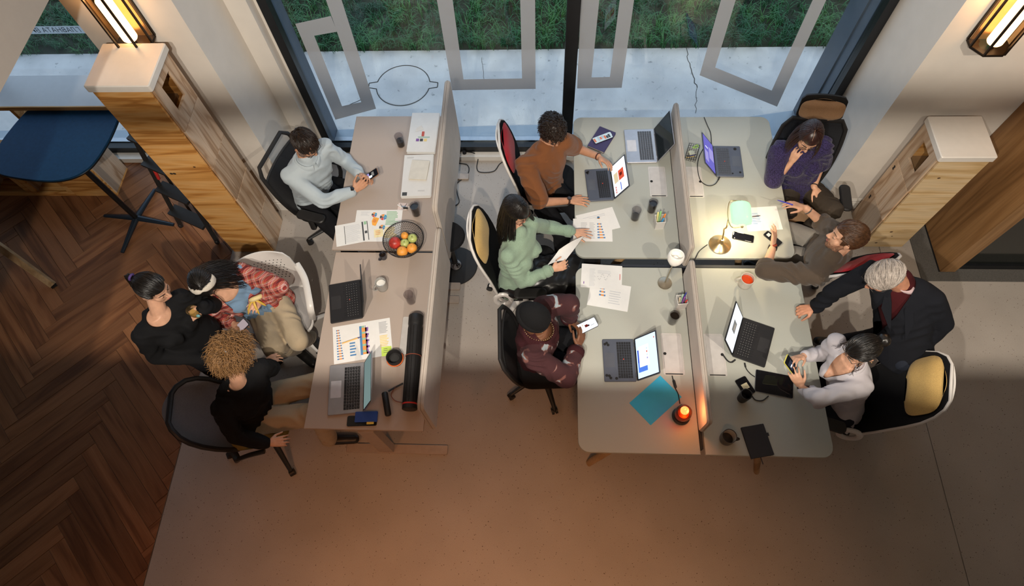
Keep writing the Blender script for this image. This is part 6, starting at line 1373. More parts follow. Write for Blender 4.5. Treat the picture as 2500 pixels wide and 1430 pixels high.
def wristband(G, s_, mat, name='watch', face=None, back=.03, r=.031, w_=.008):
    d = (G['w' + s_] - G['e' + s_]).normalized(); c = G['w' + s_] - d * back; b = MB(); b.tube([c - d * w_, c - d * w_ * .9, c + d * w_ * .9, c + d * w_], [r - .002, r, r, r - .002], 18); o = b.build(name, mat, G['t'], 60, True)
    if face:
        x, y, _ = frame(d); n_ = Vector((0, 0, 1)); n_ = (n_ - d * n_.dot(d)).normalized(); b = MB(); q_ = n_.to_track_quat('Z', 'Y').to_matrix().to_4x4(); q_.translation = c + n_ * (r - .002); b.lathe([(0, 0), (.018, 0), (.019, .006), (.015, .008), (0, .008)], 18, mat=q_); f_ = b.build('watch_face', face, o, 60); 
        f_.location = -G['base']
    return o
V = Vector
BLK_H, DK_H, BR_H = hairmat('hair_black', (.010, .008, .007), .33), hairmat('hair_dark_brown', (.022, .012, .008), .4), hairmat('hair_brown', (.085, .042, .018), .4)
TRB = fabric('black_trouser_cloth', (.010, .010, .012), 600); JEAN = fabric('dark_jeans', (.018, .022, .034), 700); KHA = fabric('khaki_twill', (.42, .33, .22), 700, .12)
GLS = M('black_glasses', (.012, .01, .009), .3); STEEL = M('watch_steel', (.3, .3, .31), .3, .9)
def hair_short(G, mat, comb, L, n=900, r=.0032, lift=.35, seed=1, e=1.03, jit=.16, **kw):
    h = haircap(G['t'], G['T'], mat, e, .006, **kw); s_ = strands(G['t'], G['T'], mat, n, short_fn(G['T'], comb, L, lift, jit), r, seed=seed, par=None, **kw)
    s_.parent = h; return h
# --- man in light blue shirt
G = person('man in light blue shirt and glasses holding a phone at the taupe desk', dict(head=(745, 350, 1.24), nose=(785, 376, 1.2), sR=(713, 428, 1.0), sL=(789, 362, 1.02), eR=(787, 491, .77), eL=(843, 392, .84), wR=(862, 467, .83), wL=(879, 425, .84), pel=(768, 474, .53)), SK1, False, 38, pants=TRB, top=fabric('light_blue_shirt_cloth', (.42, .48, .52), 900, .06, .0008), hands=dict(R=dict(d=P(893, 444, .86) - P(864, 467, .82), n=V((.2, -.75, .3)), curl=.42), L=dict(d=P(896, 431, .86) - P(880, 425, .84), n=V((.1, .8, .35)), curl=.5)), wr=.007, fat=1.06, topname='shirt')
collar(G, MATS['light_blue_shirt_cloth'], .084, .04); facebits(G['t'], G['T'], DK_H, GLS, hairmat('stubble_grey', (.20, .13, .10), .8)); hair_short(G, DK_H, lambda p, d: V((p.x * 4, .6, -.2)), .03, 1300, .003)
wristband(G, 'R', M('watch_grey', (.09, .09, .095), .5), face=M('watch_black', (.01, .01, .012), .2), r=.033, w_=.012, back=.0)
# --- woman with ponytail, all in black
BKT = fabric('black_knit_top', (.007, .007, .008), 500); NAVB = fabric('black_jean_cloth', (.010, .011, .014), 600)
G = person('standing woman in black with a ponytail holding a glass', dict(head=(374, 703, 1.5), nose=(439, 727, 1.47), sR=(352, 816, 1.27), sL=(436, 732, 1.28), eL=(520, 745, 1.10), wL=(497, 752, 1.23), eR=(380, 868, 1.0), wR=(520, 878, .85), pel=(474, 822, .90), kR=P(520, 895, .50), kL=P(555, 860, .50), aR=P(560, 935, .09), aL=P(598, 905, .09)), SK2, True, 18, pants=NAVB, top=BKT, hands=dict(L=dict(d=P(478, 764, 1.22) - P(497, 752, 1.23), n=V((.6, .1, .6)), curl=.55)), neckcut=(.03, .03, .085), topx=.021, wr=.006, fwd=V((.8, -.5, 0)))
facebits(G['t'], G['T'], DK_H); T = G['T']; haircap(G['t'], T, BLK_H, 1.05, .002)
strands(G['t'], T, BLK_H, 700, short_fn(T, lambda p, d: (V((0, -.115, .06)) - p), .085, .08, .05), .003, seed=3)
pb = T @ V((0, -.118, .058)); bk = (T.to_3x3() @ V((0, -1, 0))).normalized(); rg = random.Random(4); b = MB()
for k in range(240):
    a = rg.uniform(0, 6.28); rr = rg.uniform(.0, .026); o_ = V((math.cos(a), math.sin(a), rg.uniform(-.4, .4))) * rr; l = rg.uniform(.28, .40); ph = rg.uniform(0, 6.28); b.tube([pb + o_ * .5 + bk * (.05 * math.sin(u * 1.9) + .01) + V((0, 0, .03 * math.sin(u * 5) * (u < .4) - l * u * u * .55 - l * u * .45)) + o_ * (1.2 * u) + V((math.sin(u * 14 + ph), math.cos(u * 13 + ph), 0)) * .006 * u for u in [i / 9 for i in range(10)]], [.0035 * (1 - .7 * (i / 9) ** 2) for i in range(10)], 4, cap=False)
o = b.build('ponytail', BLK_H, G['t'], 180, True); o['kind'] = 'stuff'; b = MB(); x, y, _ = frame(bk); b.tube([pb + bk * .006 + (x * math.cos(a) + y * math.sin(a)) * .019 for a in [2 * math.pi * k / 12 for k in range(12)]], .008, 6, closed=True); b.build('hair_tie', M('violet_tie', (.06, .03, .14), .7), G['t'], 180, True)
cp_ = P(474, 762, 1.24); t = thing('drinking_glass', 'glass of pale drink held by the woman with the ponytail', 'glass', cp_ - V((0, 0, .05))); b = MB(); b.lathe([(0, 0), (.03, 0), (.036, .09), (.0345, .09), (.028, .006), (0, .006)], 24); b.build('glass', thinglass('clear_tumbler', (.9, .9, .86)), t, 60); b = MB(); b.lathe([(0, .0065), (.0275, .0065), (.0315, .05), (0, .05)], 20); b.build('drink', M('lemon_tea', (.42, .25, .08), .15), t, 60)
b = MB(); b.ball(P(484, 771, 1.24), (.014, .010, .012), 10, 8); b.build('ring', M('turquoise_ring', (.12, .3, .32), .3), G['t'], 180, True)
# --- woman in plaid shirt
def plaid():
    m, nt, b = newmat('red_plaid_cloth'); b.inputs['Roughness'].default_value = .9; v = nt.nodes.new('ShaderNodeTexCoord'); mp = nt.nodes.new('ShaderNodeMapping'); mp.inputs['Rotation'].default_value = (.5, .35, .6); lnk(nt, v.outputs['Object'], mp.inputs[0]); sp = nt.nodes.new('ShaderNodeSeparateXYZ'); lnk(nt, mp.outputs[0], sp.inputs[0])
    def band(o, period, stops):
        d = nt.nodes.new('ShaderNodeMath'); d.operation = 'MULTIPLY'; d.inputs[1].default_value = 1 / period; lnk(nt, o, d.inputs[0]); f = nt.nodes.new('ShaderNodeMath'); f.operation = 'FRACT'; lnk(nt, d.outputs[0], f.inputs[0]); r = ramp(nt, f.outputs[0], stops); r.node.color_ramp.interpolation = 'CONSTANT'; return r
    st1 = [(0, (.34, .04, .03)), (.28, (.10, .012, .014)), (.5, (.34, .04, .03)), (.56, (.62, .42, .30)), (.60, (.42, .10, .09)), (.8, (.60, .45, .42)), (.88, (.30, .03, .025)), (.95, (.62, .42, .2))]
    a, c = band(sp.outputs[0], .052, st1), band(sp.outputs[2], .052, st1); mx = nt.nodes.new('ShaderNodeMix'); mx.data_type = 'RGBA'; mx.inputs[0].default_value = .5; lnk(nt, a, mx.inputs[6]); lnk(nt, c, mx.inputs[7]); lnk(nt, mx.outputs[2], b.inputs['Base Color']); return m
PLD = plaid(); TNK = fabric('blue_tank_cloth', (.17, .27, .40), 700, .1)
G = person('seated woman in red plaid shirt with a white headband eating a banana', dict(head=(497, 690, 1.2), nose=(521, 726, 1.12), sL=(578, 672, .99), sR=(520, 728, .98), eL=(685, 700, .72), wL=(640, 730, .83), eR=(528, 782, .78), wR=(568, 788, .76), pel=(652, 742, .53), kL=(729, 833, .53), kR=(668, 852, .55), aL=(755, 822, .12), aR=(722, 850, .10)), SK2, True, 48, pants=KHA, top=TNK, sleeves=.02, neckcut=(.07, .02, .115), hands=dict(L=dict(d=P(626, 744, .86) - P(641, 730, .83), n=V((.3, .6, .1)), curl=.7), R=dict(d=P(584, 803, .77) - P(568, 788, .76), n=V((.0, .3, 1)), curl=.35)), facedir=(.45, -.9), topname='tank_top', pantsx=.016)
t = G['t']; b = MB(); ms, pel, lat, ys, sp_ = G['ms'], G['pel'], G['lat'], G['ys'], G['spine']
secs = [(pel + sp_ * (-.06), G['latp'], G['fw'], .20, .165), (pel + sp_ * .05, lat, ys, .175, .14), (pel.lerp(ms, .4), lat, ys, .158, .125), (pel.lerp(ms, .72), lat, ys, .178, .14), (pel.lerp(ms, .95), lat, ys, .17, .115), (ms + sp_ * .05, lat, ys, .09, .075)]
lathe_rings(b, secs)
for s_ in 'RL': b.capsule(G['s' + s_], ms.lerp(G['s' + s_], .4), .068, .085, 12, 4); b.capsule(G['s' + s_], G['e' + s_], .066, .062, 14, 4); b.capsule(G['e' + s_], G['e' + s_].lerp(G['w' + s_], .86), .060, .046, 14, 4)
me = remesh(b, .0105, 5); wrinkle(me, .009, 9, seed=5)
cutfaces(me, lambda c: ((c - ms).dot(ys) > .02 and -.115 < (c - ms).dot(lat) < .085 and min((c - G[q_]).length for q_ in ('wR', 'wL')) > .10 and min((c - G[q_]).length for q_ in ('eR', 'eL')) > .11) or (c - G['nb']).length < .075)
o = link('plaid_shirt', me, PLD, t, 180); o.location = -G['base']
facebits(t, G['T'], DK_H); T = G['T']; haircap(t, T, BLK_H, 1.06, .003)
strands(t, T, BLK_H, 420, long_fn(T, .24, V((.15, .55, 0)), 0, waves=.01), .0036, seed=8)
bd = MB(); rs = []
for k in range(33):
    a = math.radians(-8 + 196 * k / 32); c = V((math.cos(a), .0, math.sin(a))); wd = .020 + .010 * abs(math.cos(a * 1.0)) - .012 * math.exp(-((a - math.pi / 2) / .18) ** 2); q_ = onhead(V((c.x, .35 * math.sin(a), c.z)), 1.10); nn = (q_ - HC).normalized(); sd = V((0, 1, -.3)).normalized(); rs.append([T @ (q_ + sd * wd), T @ (q_ + nn * .008 + sd * wd * .5), T @ (q_ + nn * (.007 + .0015 * math.sin(k * 1.7)) - sd * wd * .3), T @ (q_ - sd * wd)])
bd.rings(rs); bd.build('headband', fabric('cream_headband', (.62, .56, .48), 800, .08), t, 180, True)
bc = P(622, 735, .875); tb = thing('banana', 'half peeled banana held by the woman in plaid', 'banana', bc); ctr = [V((.06, .045, .02)), V((.04, .02, .03)), V((.0, .0, .03)), V((-.03, -.005, .02))]
b = MB(); b.tube(smoothpath(ctr, 4), [.006, .012, .016, .018] + [.019] * 5 + [.017, .015, .012, .007], 10); b.build('flesh', M('banana_flesh', (.68, .54, .26), .6, var=.08), tb, 180)
for k, (a, l) in enumerate(((-1.2, .09), (-2.1, .10), (-.2, .07), (2.4, .06))): d = V((math.cos(a), math.sin(a), 0)); b = MB(); b.tube(smoothpath([V((0, 0, .02)), d * l * .4 + V((0, 0, .018)), d * l * .8 + V((0, 0, -.02)), d * l + V((0, 0, -.05))], 4), [.009] * 9 + [.008, .006, .004, .002], 8, flat=(1, .3)); b.build('peel_strip', M('banana_peel', (.60, .38, .06), .55, var=.15), tb, 180)
# --- curly-haired person
G = person('curly fair-haired person in black top and khaki trousers seen from behind', dict(head=(566, 858, 1.235), nose=(570, 800, 1.2), sL=(628, 905, 1.0), sR=(548, 988, .99), eR=(576, 1064, .72), wR=(652, 1082, .67), eL=(662, 900, .74), wL=(640, 888, .68), pel=(625, 1000, .52), kL=(785, 932, .55), kR=(778, 1010, .55), aL=P(800, 985, .1), aR=P(803, 1070, .1)), SK2, True, 25, pants=KHA, top=BKT, facedir=(.25, 1), hands=dict(R=dict(d=P(681, 1078, .66) - P(655, 1082, .67), n=V((.1, -.2, 1)), curl=.4), L=dict(d=V((.5, .3, 0)), n=V((0, 0, 1)), curl=.5)), shw=.17, fat=1.12, neckcut=(-.02, .05, .072), topx=.021, wr=.006, fwd=V((1, .06, 0)), pantsx=.02)
facebits(G['t'], G['T'], BR_H); T = G['T']; CURL = hairmat('hair_curly_blond', (.26, .135, .05), .45); haircap(G['t'], T, hairmat('hair_root_brown', (.06, .03, .012)), 1.10, .01, low=-.08, fr=.07)
strands(G['t'], T, CURL, 1500, curl_fn(T, .10, .014), .0025, 4, seed=12, low=-.09, fr=.08, frz=.05); b = MB(); b.tube([G['nb'] + G['lat'] * u - G['ys'] * .055 + G['spine'] * (.0 + .15 * abs(u)) for u in (-.1, -.05, 0, .05, .1)], .003, 6); b.build('neck_strap', BKT, G['t'], 180, True)
# --- man in brown T-shirt
BRW = fabric('brown_tshirt_cloth', (.20, .075, .028), 700, .08)
G = person('bearded man in a brown T-shirt touching a laptop screen', dict(head=(1350, 318, 1.26), nose=(1367, 362, 1.2), sR=(1285, 400, 1.02), sL=(1372, 348, 1.04), eR=(1320, 494, .78), wR=(1388, 490, .785), eL=(1404, 360, .9), wL=(1460, 382, .89), pel=(1326, 462, .53)), SK1, False, 34, pants=TRB, top=BRW, sleeves=.46, slv=.03, hands=dict(R=dict(d=V((1, .02, -.05)), n=V((0, 0, 1)), curl=.22, spread=.16), L=dict(d=P(1488, 400, .9) - P(1460, 382, .89), n=V((.2, .6, .7)), curl=.35)), wr=.007, fat=1.05, topname='t_shirt')
facebits(G['t'], G['T'], BLK_H, None, hairmat('beard_black', (.014, .009, .007), .6)); collar(G, BRW, .078, .006, 'neckband', .01)
T = G['T']; h = haircap(G['t'], T, DK_H, 1.09, .01); strands(G['t'], T, DK_H, 800, curl_fn(T, .04, .010), .0042, 5, seed=5)
wristband(G, 'R', M('leather_strap', (.05, .02, .012), .6), face=M('watch_dial', (.03, .02, .018), .2), back=.005, r=.031); wristband(G, 'L', M('bead_brown', (.06, .015, .01), .5), 'bracelet', back=.0, r=.031, w_=.004)
# --- woman in green sweater
GRN = fabric('sage_sweater_knit', (.26, .36, .27), 300, .15, .003); LEA = M('black_leather_skirt', (.010, .010, .011), .32, var=.2, scale=8, bmp=.004)
G = person('woman in sage green sweater with long black hair reading a sheet', dict(head=(1259, 513, 1.22), nose=(1288, 542, 1.17), sR=(1240, 628, .99), sL=(1296, 545, 1.0), eL=(1333, 553, .84), wL=(1396, 566, .785), eR=(1276, 688, .72), wR=(1345, 658, .80), pel=(1262, 678, .53), kR=(1422, 694, .56), kL=(1440, 636, .57), aR=P(1440, 760, .1), aL=P(1450, 700, .1)), SK2, True, 32, pants=LEA, top=GRN, skirt=True, hands=dict(L=dict(d=V((1, -.03, -.05)), n=V((0, 0, 1)), curl=.12, spread=.2), R=dict(d=P(1371, 650, .82) - P(1345, 658, .80), n=V((.2, -.6, .6)), curl=.55)), cuff=GRN, wr=.006, hem=.0, topname='sweater', slv=.016)
facebits(G['t'], G['T'], BLK_H, M('tortoise_glasses', (.10, .02, .015), .3)); T = G['T']; haircap(G['t'], T, BLK_H, 1.06, .001); strands(G['t'], T, BLK_H, 760, long_fn(T, .36, V((.02, -.10, 0)), .1, waves=.005, spread=.06, gap=.95), .0036, seed=31)
hs = [P(1365, 609, .86), P(1425, 576, .80), P(1381, 635, .84), P(1335, 648, .82)]; t = MB(); c = sum(hs, V()) / 4; n_ = (hs[1] - hs[0]).cross(hs[3] - hs[0]).normalized() * .0006; g_r = []
for i in range(7):
    u = i / 6; r_ = []
    for j in range(5): v_ = j / 4; r_.append(hs[0].lerp(hs[3], v_).lerp(hs[1].lerp(hs[2], v_), u) + V((0, 0, .018 * math.sin(u * 3.1) - .008 * math.sin(v_ * 3.1))))
    g_r.append(r_)
vs_ = [p for r_ in g_r for p in r_]; fs_ = [(i * 5 + j, i * 5 + j + 1, (i + 1) * 5 + j + 1, (i + 1) * 5 + j) for i in range(6) for j in range(4)]
t.add([v - c for v in vs_], fs_); o = t.build('paper_sheet', PAPER, None, 180); o.location = c; tag(o, 'white sheet held up by the woman in green', 'paper', 'loose papers')
pen((1358, 636), (1392, 652), .845, 'black ballpoint held by the woman in green', BLKP, STEEL, .0045, zb=.80)
# --- person in beanie
MAR = fabric('maroon_knit', (.042, .010, .013), 250, .25, .003)
def tiedye():
    m, nt, b = newmat('maroon_tiedye_knit'); b.inputs['Roughness'].default_value = .9; n = nt.nodes.new('ShaderNodeTexNoise'); n.inputs['Scale'].default_value = 7.5; n.inputs['Detail'].default_value = 3; n.inputs['Distortion'].default_value = .8; lnk(nt, tc(nt), n.inputs[0])
    lnk(nt, ramp(nt, n.outputs[0], [(.0, (.042, .010, .013)), (.56, (.045, .011, .014)), (.60, (.20, .08, .065)), (.625, (.30, .35, .38)), (.8, (.36, .42, .46))]), b.inputs['Base Color']); n2 = nt.nodes.new('ShaderNodeTexNoise'); n2.inputs['Scale'].default_value = 260; lnk(nt, tc(nt), n2.inputs[0]); bump(nt, b, n2.outputs[0], .003); return m
G = person('person in black beanie and maroon tie-dye cardigan holding a bright phone', dict(head=(1300, 776, 1.22), nose=(1340, 792, 1.15), sL=(1330, 738, .99), sR=(1300, 880, .99), eL=(1390, 742, .80), wL=(1389, 778, .81), eR=(1382, 922, .76), wR=(1408, 852, .81), pel=(1315, 846, .53)), SK3, False, 42, pants=TRB, top=[MAR, tiedye()], hands=dict(L=dict(d=P(1418, 800, .85) - P(1390, 778, .82), n=V((.1, .7, .5)), curl=.45), R=dict(d=P(1424, 812, .85) - P(1408, 852, .81), n=V((.7, -.3, .5)), curl=.45)), slv=.028, fat=1.12, shw=.185, facedir=(1, -.25), topname='cardigan', cuff=MAR, neckcut=(.05, .03, .085), wr=.007)
facebits(G['t'], G['T'], BLK_H, M('clear_glasses', (.3, .2, .12), .3), None, M('lip_dark', (.14, .05, .035), .5)); T = G['T']; b = MB(); bb = MB(); bb.ball((0, 0, 0), 1, 48, 28); vs_ = [onhead(V(v), 1.13 + .012 * (i % 2)) for i, v in enumerate(bb.v)]; fs_ = [f for f in bb.f if min(vs_[i].z - .35 * vs_[i].y for i in f) > -.012]
BEAN = fabric('black_beanie_knit', (.008, .008, .009), 350, .3, .003); b.add([T @ v for v in vs_], fs_); be = b.build('beanie', BEAN, G['t'], 180, True); b = MB(); b.tube([T @ (onhead(V((math.cos(a), math.sin(a), .10 * math.sin(a) * 1.8 - .18)), 1.15)) for a in [2 * math.pi * k / 40 for k in range(40)]], .022, 8, closed=True, flat=(.5, 1), up=(0, 0, 1)); o = b.build('beanie_cuff', BEAN, G['t'], 180, True)
ch = MB(); nn_ = G['nb'] + G['spine'] * .012
for k in range(40): a = 2 * math.pi * k / 40; ch.ball(nn_ + (G['lat'] * math.cos(a) * .085 + G['ys'] * math.sin(a) * .10) + G['spine'] * (-.02 * math.sin(a)), .0045, 6, 5)
o = ch.build('chain_necklace', M('pale_gold', (.55, .40, .22), .25, .9), G['t'], 180, True); o['kind'] = 'stuff'
wristband(G, 'L', STEEL, 'bracelet', back=-.004, r=.034, w_=.005); wristband(G, 'R', STEEL, 'bracelet', back=-.004, r=.034, w_=.005)
# --- woman in purple sweater
PUR_ = fabric('purple_fuzzy_knit', (.030, .022, .075), 130, .7, .006); BRT = fabric('taupe_trouser_cloth', (.052, .040, .030), 600)
G = person('woman in fuzzy purple sweater and glasses resting her chin on her hand', dict(head=(1976, 333, 1.24), nose=(1968, 374, 1.18), sR=(1903, 368, 1.01), sL=(2010, 358, 1.01), eR=(1887, 446, .775), wR=(1930, 398, .97), eL=(2004, 402, .80), wL=(1987, 456, .68), pel=(1950, 458, .54), kL=(2034, 512, .68), kR=(1925, 508, .56), aL=P(1960, 570, .42), aR=P(1915, 560, .1)), SK2, True, 28, pants=BRT, top=PUR_, sleeves=.45, slv=.038, hands=dict(R=dict(d=P(1950, 366, 1.1) - P(1931, 398, .97), n=V((-.6, -.5, .3)), curl=.8), L=dict(d=P(2008, 487, .66) - P(1988, 458, .68), n=V((0, -.2, 1)), curl=.15)), fwd=V((-.1, -1, 0)), topname='sweater', wr=.006, hem=.0, pantsx=.016)
facebits(G['t'], G['T'], DK_H, M('black_glasses', (.012, .01, .009), .3)); T = G['T']; AUB = hairmat('hair_auburn_black', (.030, .012, .010), .33); haircap(G['t'], T, AUB, 1.05, .001); strands(G['t'], T, AUB, 520, long_fn(T, .15, V((-.10, .02, 0)), 0, spread=.03, gap=1.0), .0036, seed=41)
b = MB(); b.tube([T @ onhead(V((.04, math.cos(e), math.sin(e))), 1.062) for e in [math.radians(48 + 6 * k) for k in range(10)]], .0011, 5); b.build('parting', SK2, G['t'], 180, True)
wristband(G, 'L', BLKP, 'bracelet', back=.015, r=.027, w_=.004)
# --- man in taupe overshirt
TAU = fabric('taupe_overshirt_cloth', (.085, .062, .045), 800, .1); GJN = fabric('pale_grey_jeans', (.34, .31, .27), 700, .15)
G = person('man in taupe overshirt with swept-back hair gesturing with a pen', dict(head=(2066, 578, 1.19), nose=(2011, 560, 1.18), sR=(2052, 588, 1.0), sL=(2000, 662, .98), eL=(1868, 660, .78), wL=(1886, 606, .82), eR=(2012, 548, .82), wR=(1967, 508, .90), pel=(2002, 616, .54), kR=(1918, 560, .57), kL=(1900, 616, .57), aR=P(1890, 620, .1), aL=P(1880, 660, .1)), SK2, False, -2, pants=GJN, top=TAU, sleeves=.60, slv=.026, hands=dict(L=dict(d=P(1892, 562, .90) - P(1886, 604, .82), n=V((.7, -.4, .4)), curl=.2, spread=.2), R=dict(d=P(1935, 498, .92) - P(1967, 508, .90), n=V((.1, .35, 1)), curl=.35)), facedir=(-1, .28), cuff=TAU, wr=.008, topname='overshirt', fwd=V((-.85, .5, 0)), hem=.01, shw=.185, roll=8, topx=.024)
facebits(G['t'], G['T'], BR_H, None, hairmat('stubble_brown', (.24, .12, .07), .8)); T = G['T']; BR2 = hairmat('hair_chestnut', (.060, .026, .011), .38); hair_short(G, BR2, lambda p, d: V((0, -1, -.25 - .3 * (p.z < .03))), .13, 1300, .0038, .45, 9, 1.09)
wristband(G, 'L', BLKP, face=M('watch_red', (.25, .04, .02), .3), back=-.005, r=.033, w_=.011); wristband(G, 'R', M('silver_cuff', (.6, .58, .55), .25, .9), 'bracelet', back=.03, r=.031, w_=.006)
pen((1936, 500), (1897, 488), .935, 'blue pen held up by the man in taupe', M('pen_blue', (.05, .05, .42), .4), M('pen_blue2', (.08, .06, .35), .4), .0045, zb=.93)
# --- old man standing
BLZ = fabric('navy_black_blazer', (.008, .009, .013), 600, .3); MRN = fabric('maroon_pullover', (.05, .006, .008), 500); PNK = fabric('pink_collar_cloth', (.60, .44, .46), 800, .06)
G = person('standing old man in dark blazer leaning one fist on the desk', dict(head=(2158, 674, 1.50), nose=(2109, 702, 1.45), sR=(2138, 668, 1.30), sL=(2268, 728, 1.30), eR=(2040, 708, 1.02), wR=(1990, 750, .80), eL=(2303, 790, 1.02), wL=(2262, 838, .92), pel=(2205, 842, .88), kR=(2120, 828, .50), kL=(2195, 868, .48), aR=P(2062, 832, .09), aL=P(2150, 905, .09)), SK4, False, 34, pants=JEAN, top=MRN, sleeves=.0, topname='pullover', wr=.002, topx=.006, facedir=(-1, -.42), hands=dict(R=dict(d=P(1955, 757, .785) - P(1990, 750, .80), n=V((0, .1, 1)), curl=.95), L=dict(curl=.5)), fat=1.08, shw=.19, fwd=V((-1, .1, 0)))
facebits(G['t'], G['T'], hairmat('brow_grey', (.25, .22, .2)), GLS); collar(G, PNK, .084, .05); T = G['T']; WHR = M('hair_silver', (.40, .35, .31), .45, var=.18, scale=90); hair_short(G, WHR, lambda p, d: V((-.8, .5, -.1)) if p.z > .05 else V((p.x * 3, -.6, -.7)), .085, 1300, .0032, .2, 14, 1.02, fr=.06)
strands(G['t'], T, hairmat('hair_steel', (.19, .165, .145), .45), 260, short_fn(T, lambda p, d: V((-.8, .5, -.1)) if p.z > .05 else V((p.x * 3, -.6, -.7)), .08, .22, .14), .003, seed=77, fr=.06)
t = G['t']; ms, pel, lat, ys, sp_ = G['ms'], G['pel'], G['lat'], G['ys'], G['spine']; b = MB()
lathe_rings(b, [(pel + sp_ * (-.14), lat, ys, .215, .16), (pel + sp_ * .02, lat, ys, .20, .155), (pel.lerp(ms, .4), lat, ys, .19, .148), (pel.lerp(ms, .75), lat, ys, .208, .158), (pel.lerp(ms, .96), lat, ys, .195, .13), (ms + sp_ * .055, lat, ys, .10, .085)])
for s_ in 'RL': b.capsule(G['s' + s_], ms.lerp(G['s' + s_], .4), .075, .095, 14, 4); b.capsule(G['s' + s_], G['e' + s_], .074, .062, 14, 4); b.capsule(G['e' + s_], G['e' + s_].lerp(G['w' + s_], .95), .060, .046, 14, 4)
me = remesh(b, .012, 5); wrinkle(me, .006, 7, seed=2); nbv = G['nb']
cutfaces(me, lambda c: ((c - ms).dot(ys) > .03 and abs((c - ms).dot(lat)) < .05 + .18 * max(0, -(c - ms).dot(sp_) - .02) * .35 + .03 * (c - ms).dot(sp_) and min((c - G[q_]).length for q_ in ('wR', 'wL', 'eR', 'eL')) > .12) or (c - nbv - ys * .02).length < .078)
o = link('blazer', me, BLZ, t, 180); o.location = -G['base']
for s_ in (-1, 1): b = MB(); a0 = nbv + lat * s_ * .075 + ys * .03; a1 = ms + ys * .165 + lat * s_ * .10 - sp_ * .10; a2 = ms + ys * .165 + lat * s_ * .045 - sp_ * .28; a3 = ms + ys * .14 + lat * s_ * .04 - sp_ * .05; b.add([a0, a1, a2, a3, a0 + ys * .006, a1 + ys * .008, a2 + ys * .006, a3 + ys * .006], [(0, 1, 2, 3), (4, 5, 6, 7), (0, 1, 5, 4), (1, 2, 6, 5), (2, 3, 7, 6), (3, 0, 4, 7)]); b.build('lapel', BLZ, t, 30, True)
# --- woman in white shirt
WSH = fabric('lavender_white_shirt_cloth', (.50, .47, .50), 900, .05, .0008)
G = person('woman in pale shirt and glasses photographing with a yellow-cased phone', dict(head=(2106, 852, 1.22), nose=(2052, 872, 1.15), sR=(2048, 848, .99), sL=(2098, 934, .99), eR=(2012, 864, .79), wR=(1962, 868, .86), eL=(1998, 974, .77), wL=(1957, 946, .82), pel=(2058, 980, .53), kR=(1960, 930, .55), kL=(1950, 1000, .55), aR=P(1960, 960, .1), aL=P(1955, 1040, .1)), SK2, True, 36, pants=JEAN, top=WSH, hands=dict(R=dict(d=P(1938, 876, .90) - P(1962, 868, .86), n=V((.1, .7, .4)), curl=.5), L=dict(d=P(1934, 905, .90) - P(1957, 946, .82), n=V((-.2, -.7, .4)), curl=.45, spread=.18)), vneck=(.15, .32), facedir=(-1, -.30), wr=.007, fwd=V((-1, .12, 0)), hem=.015, topname='shirt', slv=.018, sleeves=.94)
collar(G, WSH, .076, .035, gap=130); facebits(G['t'], G['T'], BLK_H, M('steel_glasses', (.25, .22, .2), .25, .8)); T = G['T']; haircap(G['t'], T, BLK_H, 1.06, .002)
strands(G['t'], T, BLK_H, 620, short_fn(T, lambda p, d: (V((0, -.12, -.0)) - p), .10, .10, .08), .0034, seed=51); b = MB(); b.ball(T @ V((0, -.128, .0)), .04, 14, 10); me = b.mesh(); wrinkle(me, .006, 60); o = link('hair_bun', me, BLK_H, G['t'], 180); o.location = -G['base']
rg = random.Random(6); b = MB()
for k in range(14): s_ = rg.choice((-1, 1)); p0 = T @ V((s_ * .075, .03 + rg.uniform(-.02, .02), .02)); b.tube([p0 + V((rg.uniform(-.02, .02) * u, rg.uniform(-.02, .02) * u, -.16 * u)) + (T.to_3x3() @ V((s_ * .02 * u, .01, 0))) for u in [i / 6 for i in range(7)]], [.0022 * (1 - .7 * i / 6) for i in range(7)], 4, cap=False)
o = b.build('loose_strands', BLK_H, G['t'], 180, True); o['kind'] = 'stuff'
for s_ in (-1, 1): b = MB(); b.tube([T @ V((s_ * .083, -.004, -.042)), T @ V((s_ * .084, -.002, -.06))], .0015, 5); b.ball(T @ V((s_ * .084, -.002, -.064)), .005, 8, 6); b.build('earring', M('pale_gold', (.55, .40, .22), .25, .9), G['t'], 180, True)
wristband(G, 'L', STEEL, face=M('watch_dial', (.03, .02, .018), .2), back=.0, r=.028)
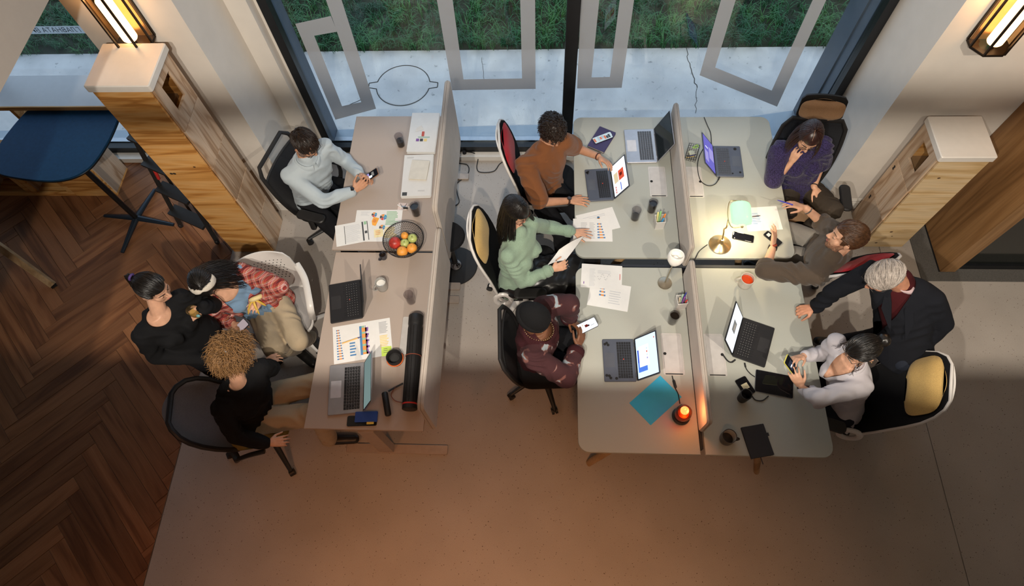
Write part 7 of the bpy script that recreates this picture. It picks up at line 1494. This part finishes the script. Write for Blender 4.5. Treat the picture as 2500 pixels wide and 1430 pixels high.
# --- phones held in hands
def heldphone(c, right, upv, label, screen, body=None, marks=(), W_=.073, L_=.15):
    x = right.normalized(); y = (upv - x * upv.dot(x)).normalized(); z = x.cross(y); t = thing('smartphone', label, 'phone', c, 0, 'phones'); t.rotation_euler = Matrix((x, y, z)).transposed().to_euler()
    b = MB(); b.rbox(W_, L_, -.009, 0, .011, .002, 4); b.build('body', body or PHN, t); b = MB(); b.rbox(W_ - .006, L_ - .006, 0, .0006, .008, 0, 4); b.build('screen', screen, t)
    if marks:
        mats = []; b = MB()
        for k, (u0, v0, u1, v1, m_) in enumerate(marks):
            if m_ not in mats: mats.append(m_)
            b.mi = mats.index(m_); zq = .0009 + k * .00004; b.add([((u0 - .5) * W_, (v0 - .5) * L_, zq), ((u1 - .5) * W_, (v0 - .5) * L_, zq), ((u1 - .5) * W_, (v1 - .5) * L_, zq), ((u0 - .5) * W_, (v1 - .5) * L_, zq)], [(0, 1, 2, 3)])
        b.build('screen_picture', mats, t, 0)
heldphone(P(904, 429, .88), V((.35, -.9, 0)), V((.8, .35, .40)), 'phone with a dark video held by the man in light blue', BLK, M('copper_case', (.25, .12, .06), .4), [(.1, .2, .5, .45, PUR2), (.5, .4, .8, .6, WHTS), (.2, .6, .7, .75, GRY)])
heldphone(P(1433, 795, .86), P(1420, 790, .86) - P(1431, 815, .85) if False else P(1440, 808, .855) - P(1427, 783, .865), P(1452, 782, .87) - P(1414, 808, .85), 'white-screened phone held by the person in the beanie', g_('phonewhite', (.9, .93, 1), 1.35), None, [(.35, .4, .6, .55, DRED), (.45, .55, .6, .62, BLK), (.2, .3, .4, .34, SAND), (.6, .66, .64, .85, GRY)])
heldphone(P(583, 802, .775), V((.6, -.55, 0)), V((.55, .6, .15)), 'pale-screened phone held low by the woman in plaid', g_('pinkish', (.75, .6, .62), .55), None, [(.2, .3, .7, .5, g_('pinkdark', (.45, .25, .28), .5))])
heldphone(P(1931, 890, .915), V((.45, .85, 0)), V((-.62, .3, .72)), 'phone in a yellow case held by the woman in pale shirt', BLK, M('yellow_case', (.60, .55, .12), .5), [(.2, .25, .8, .7, g_('photo', (.06, .07, .1), .6)), (.3, .4, .6, .48, WHTS)])
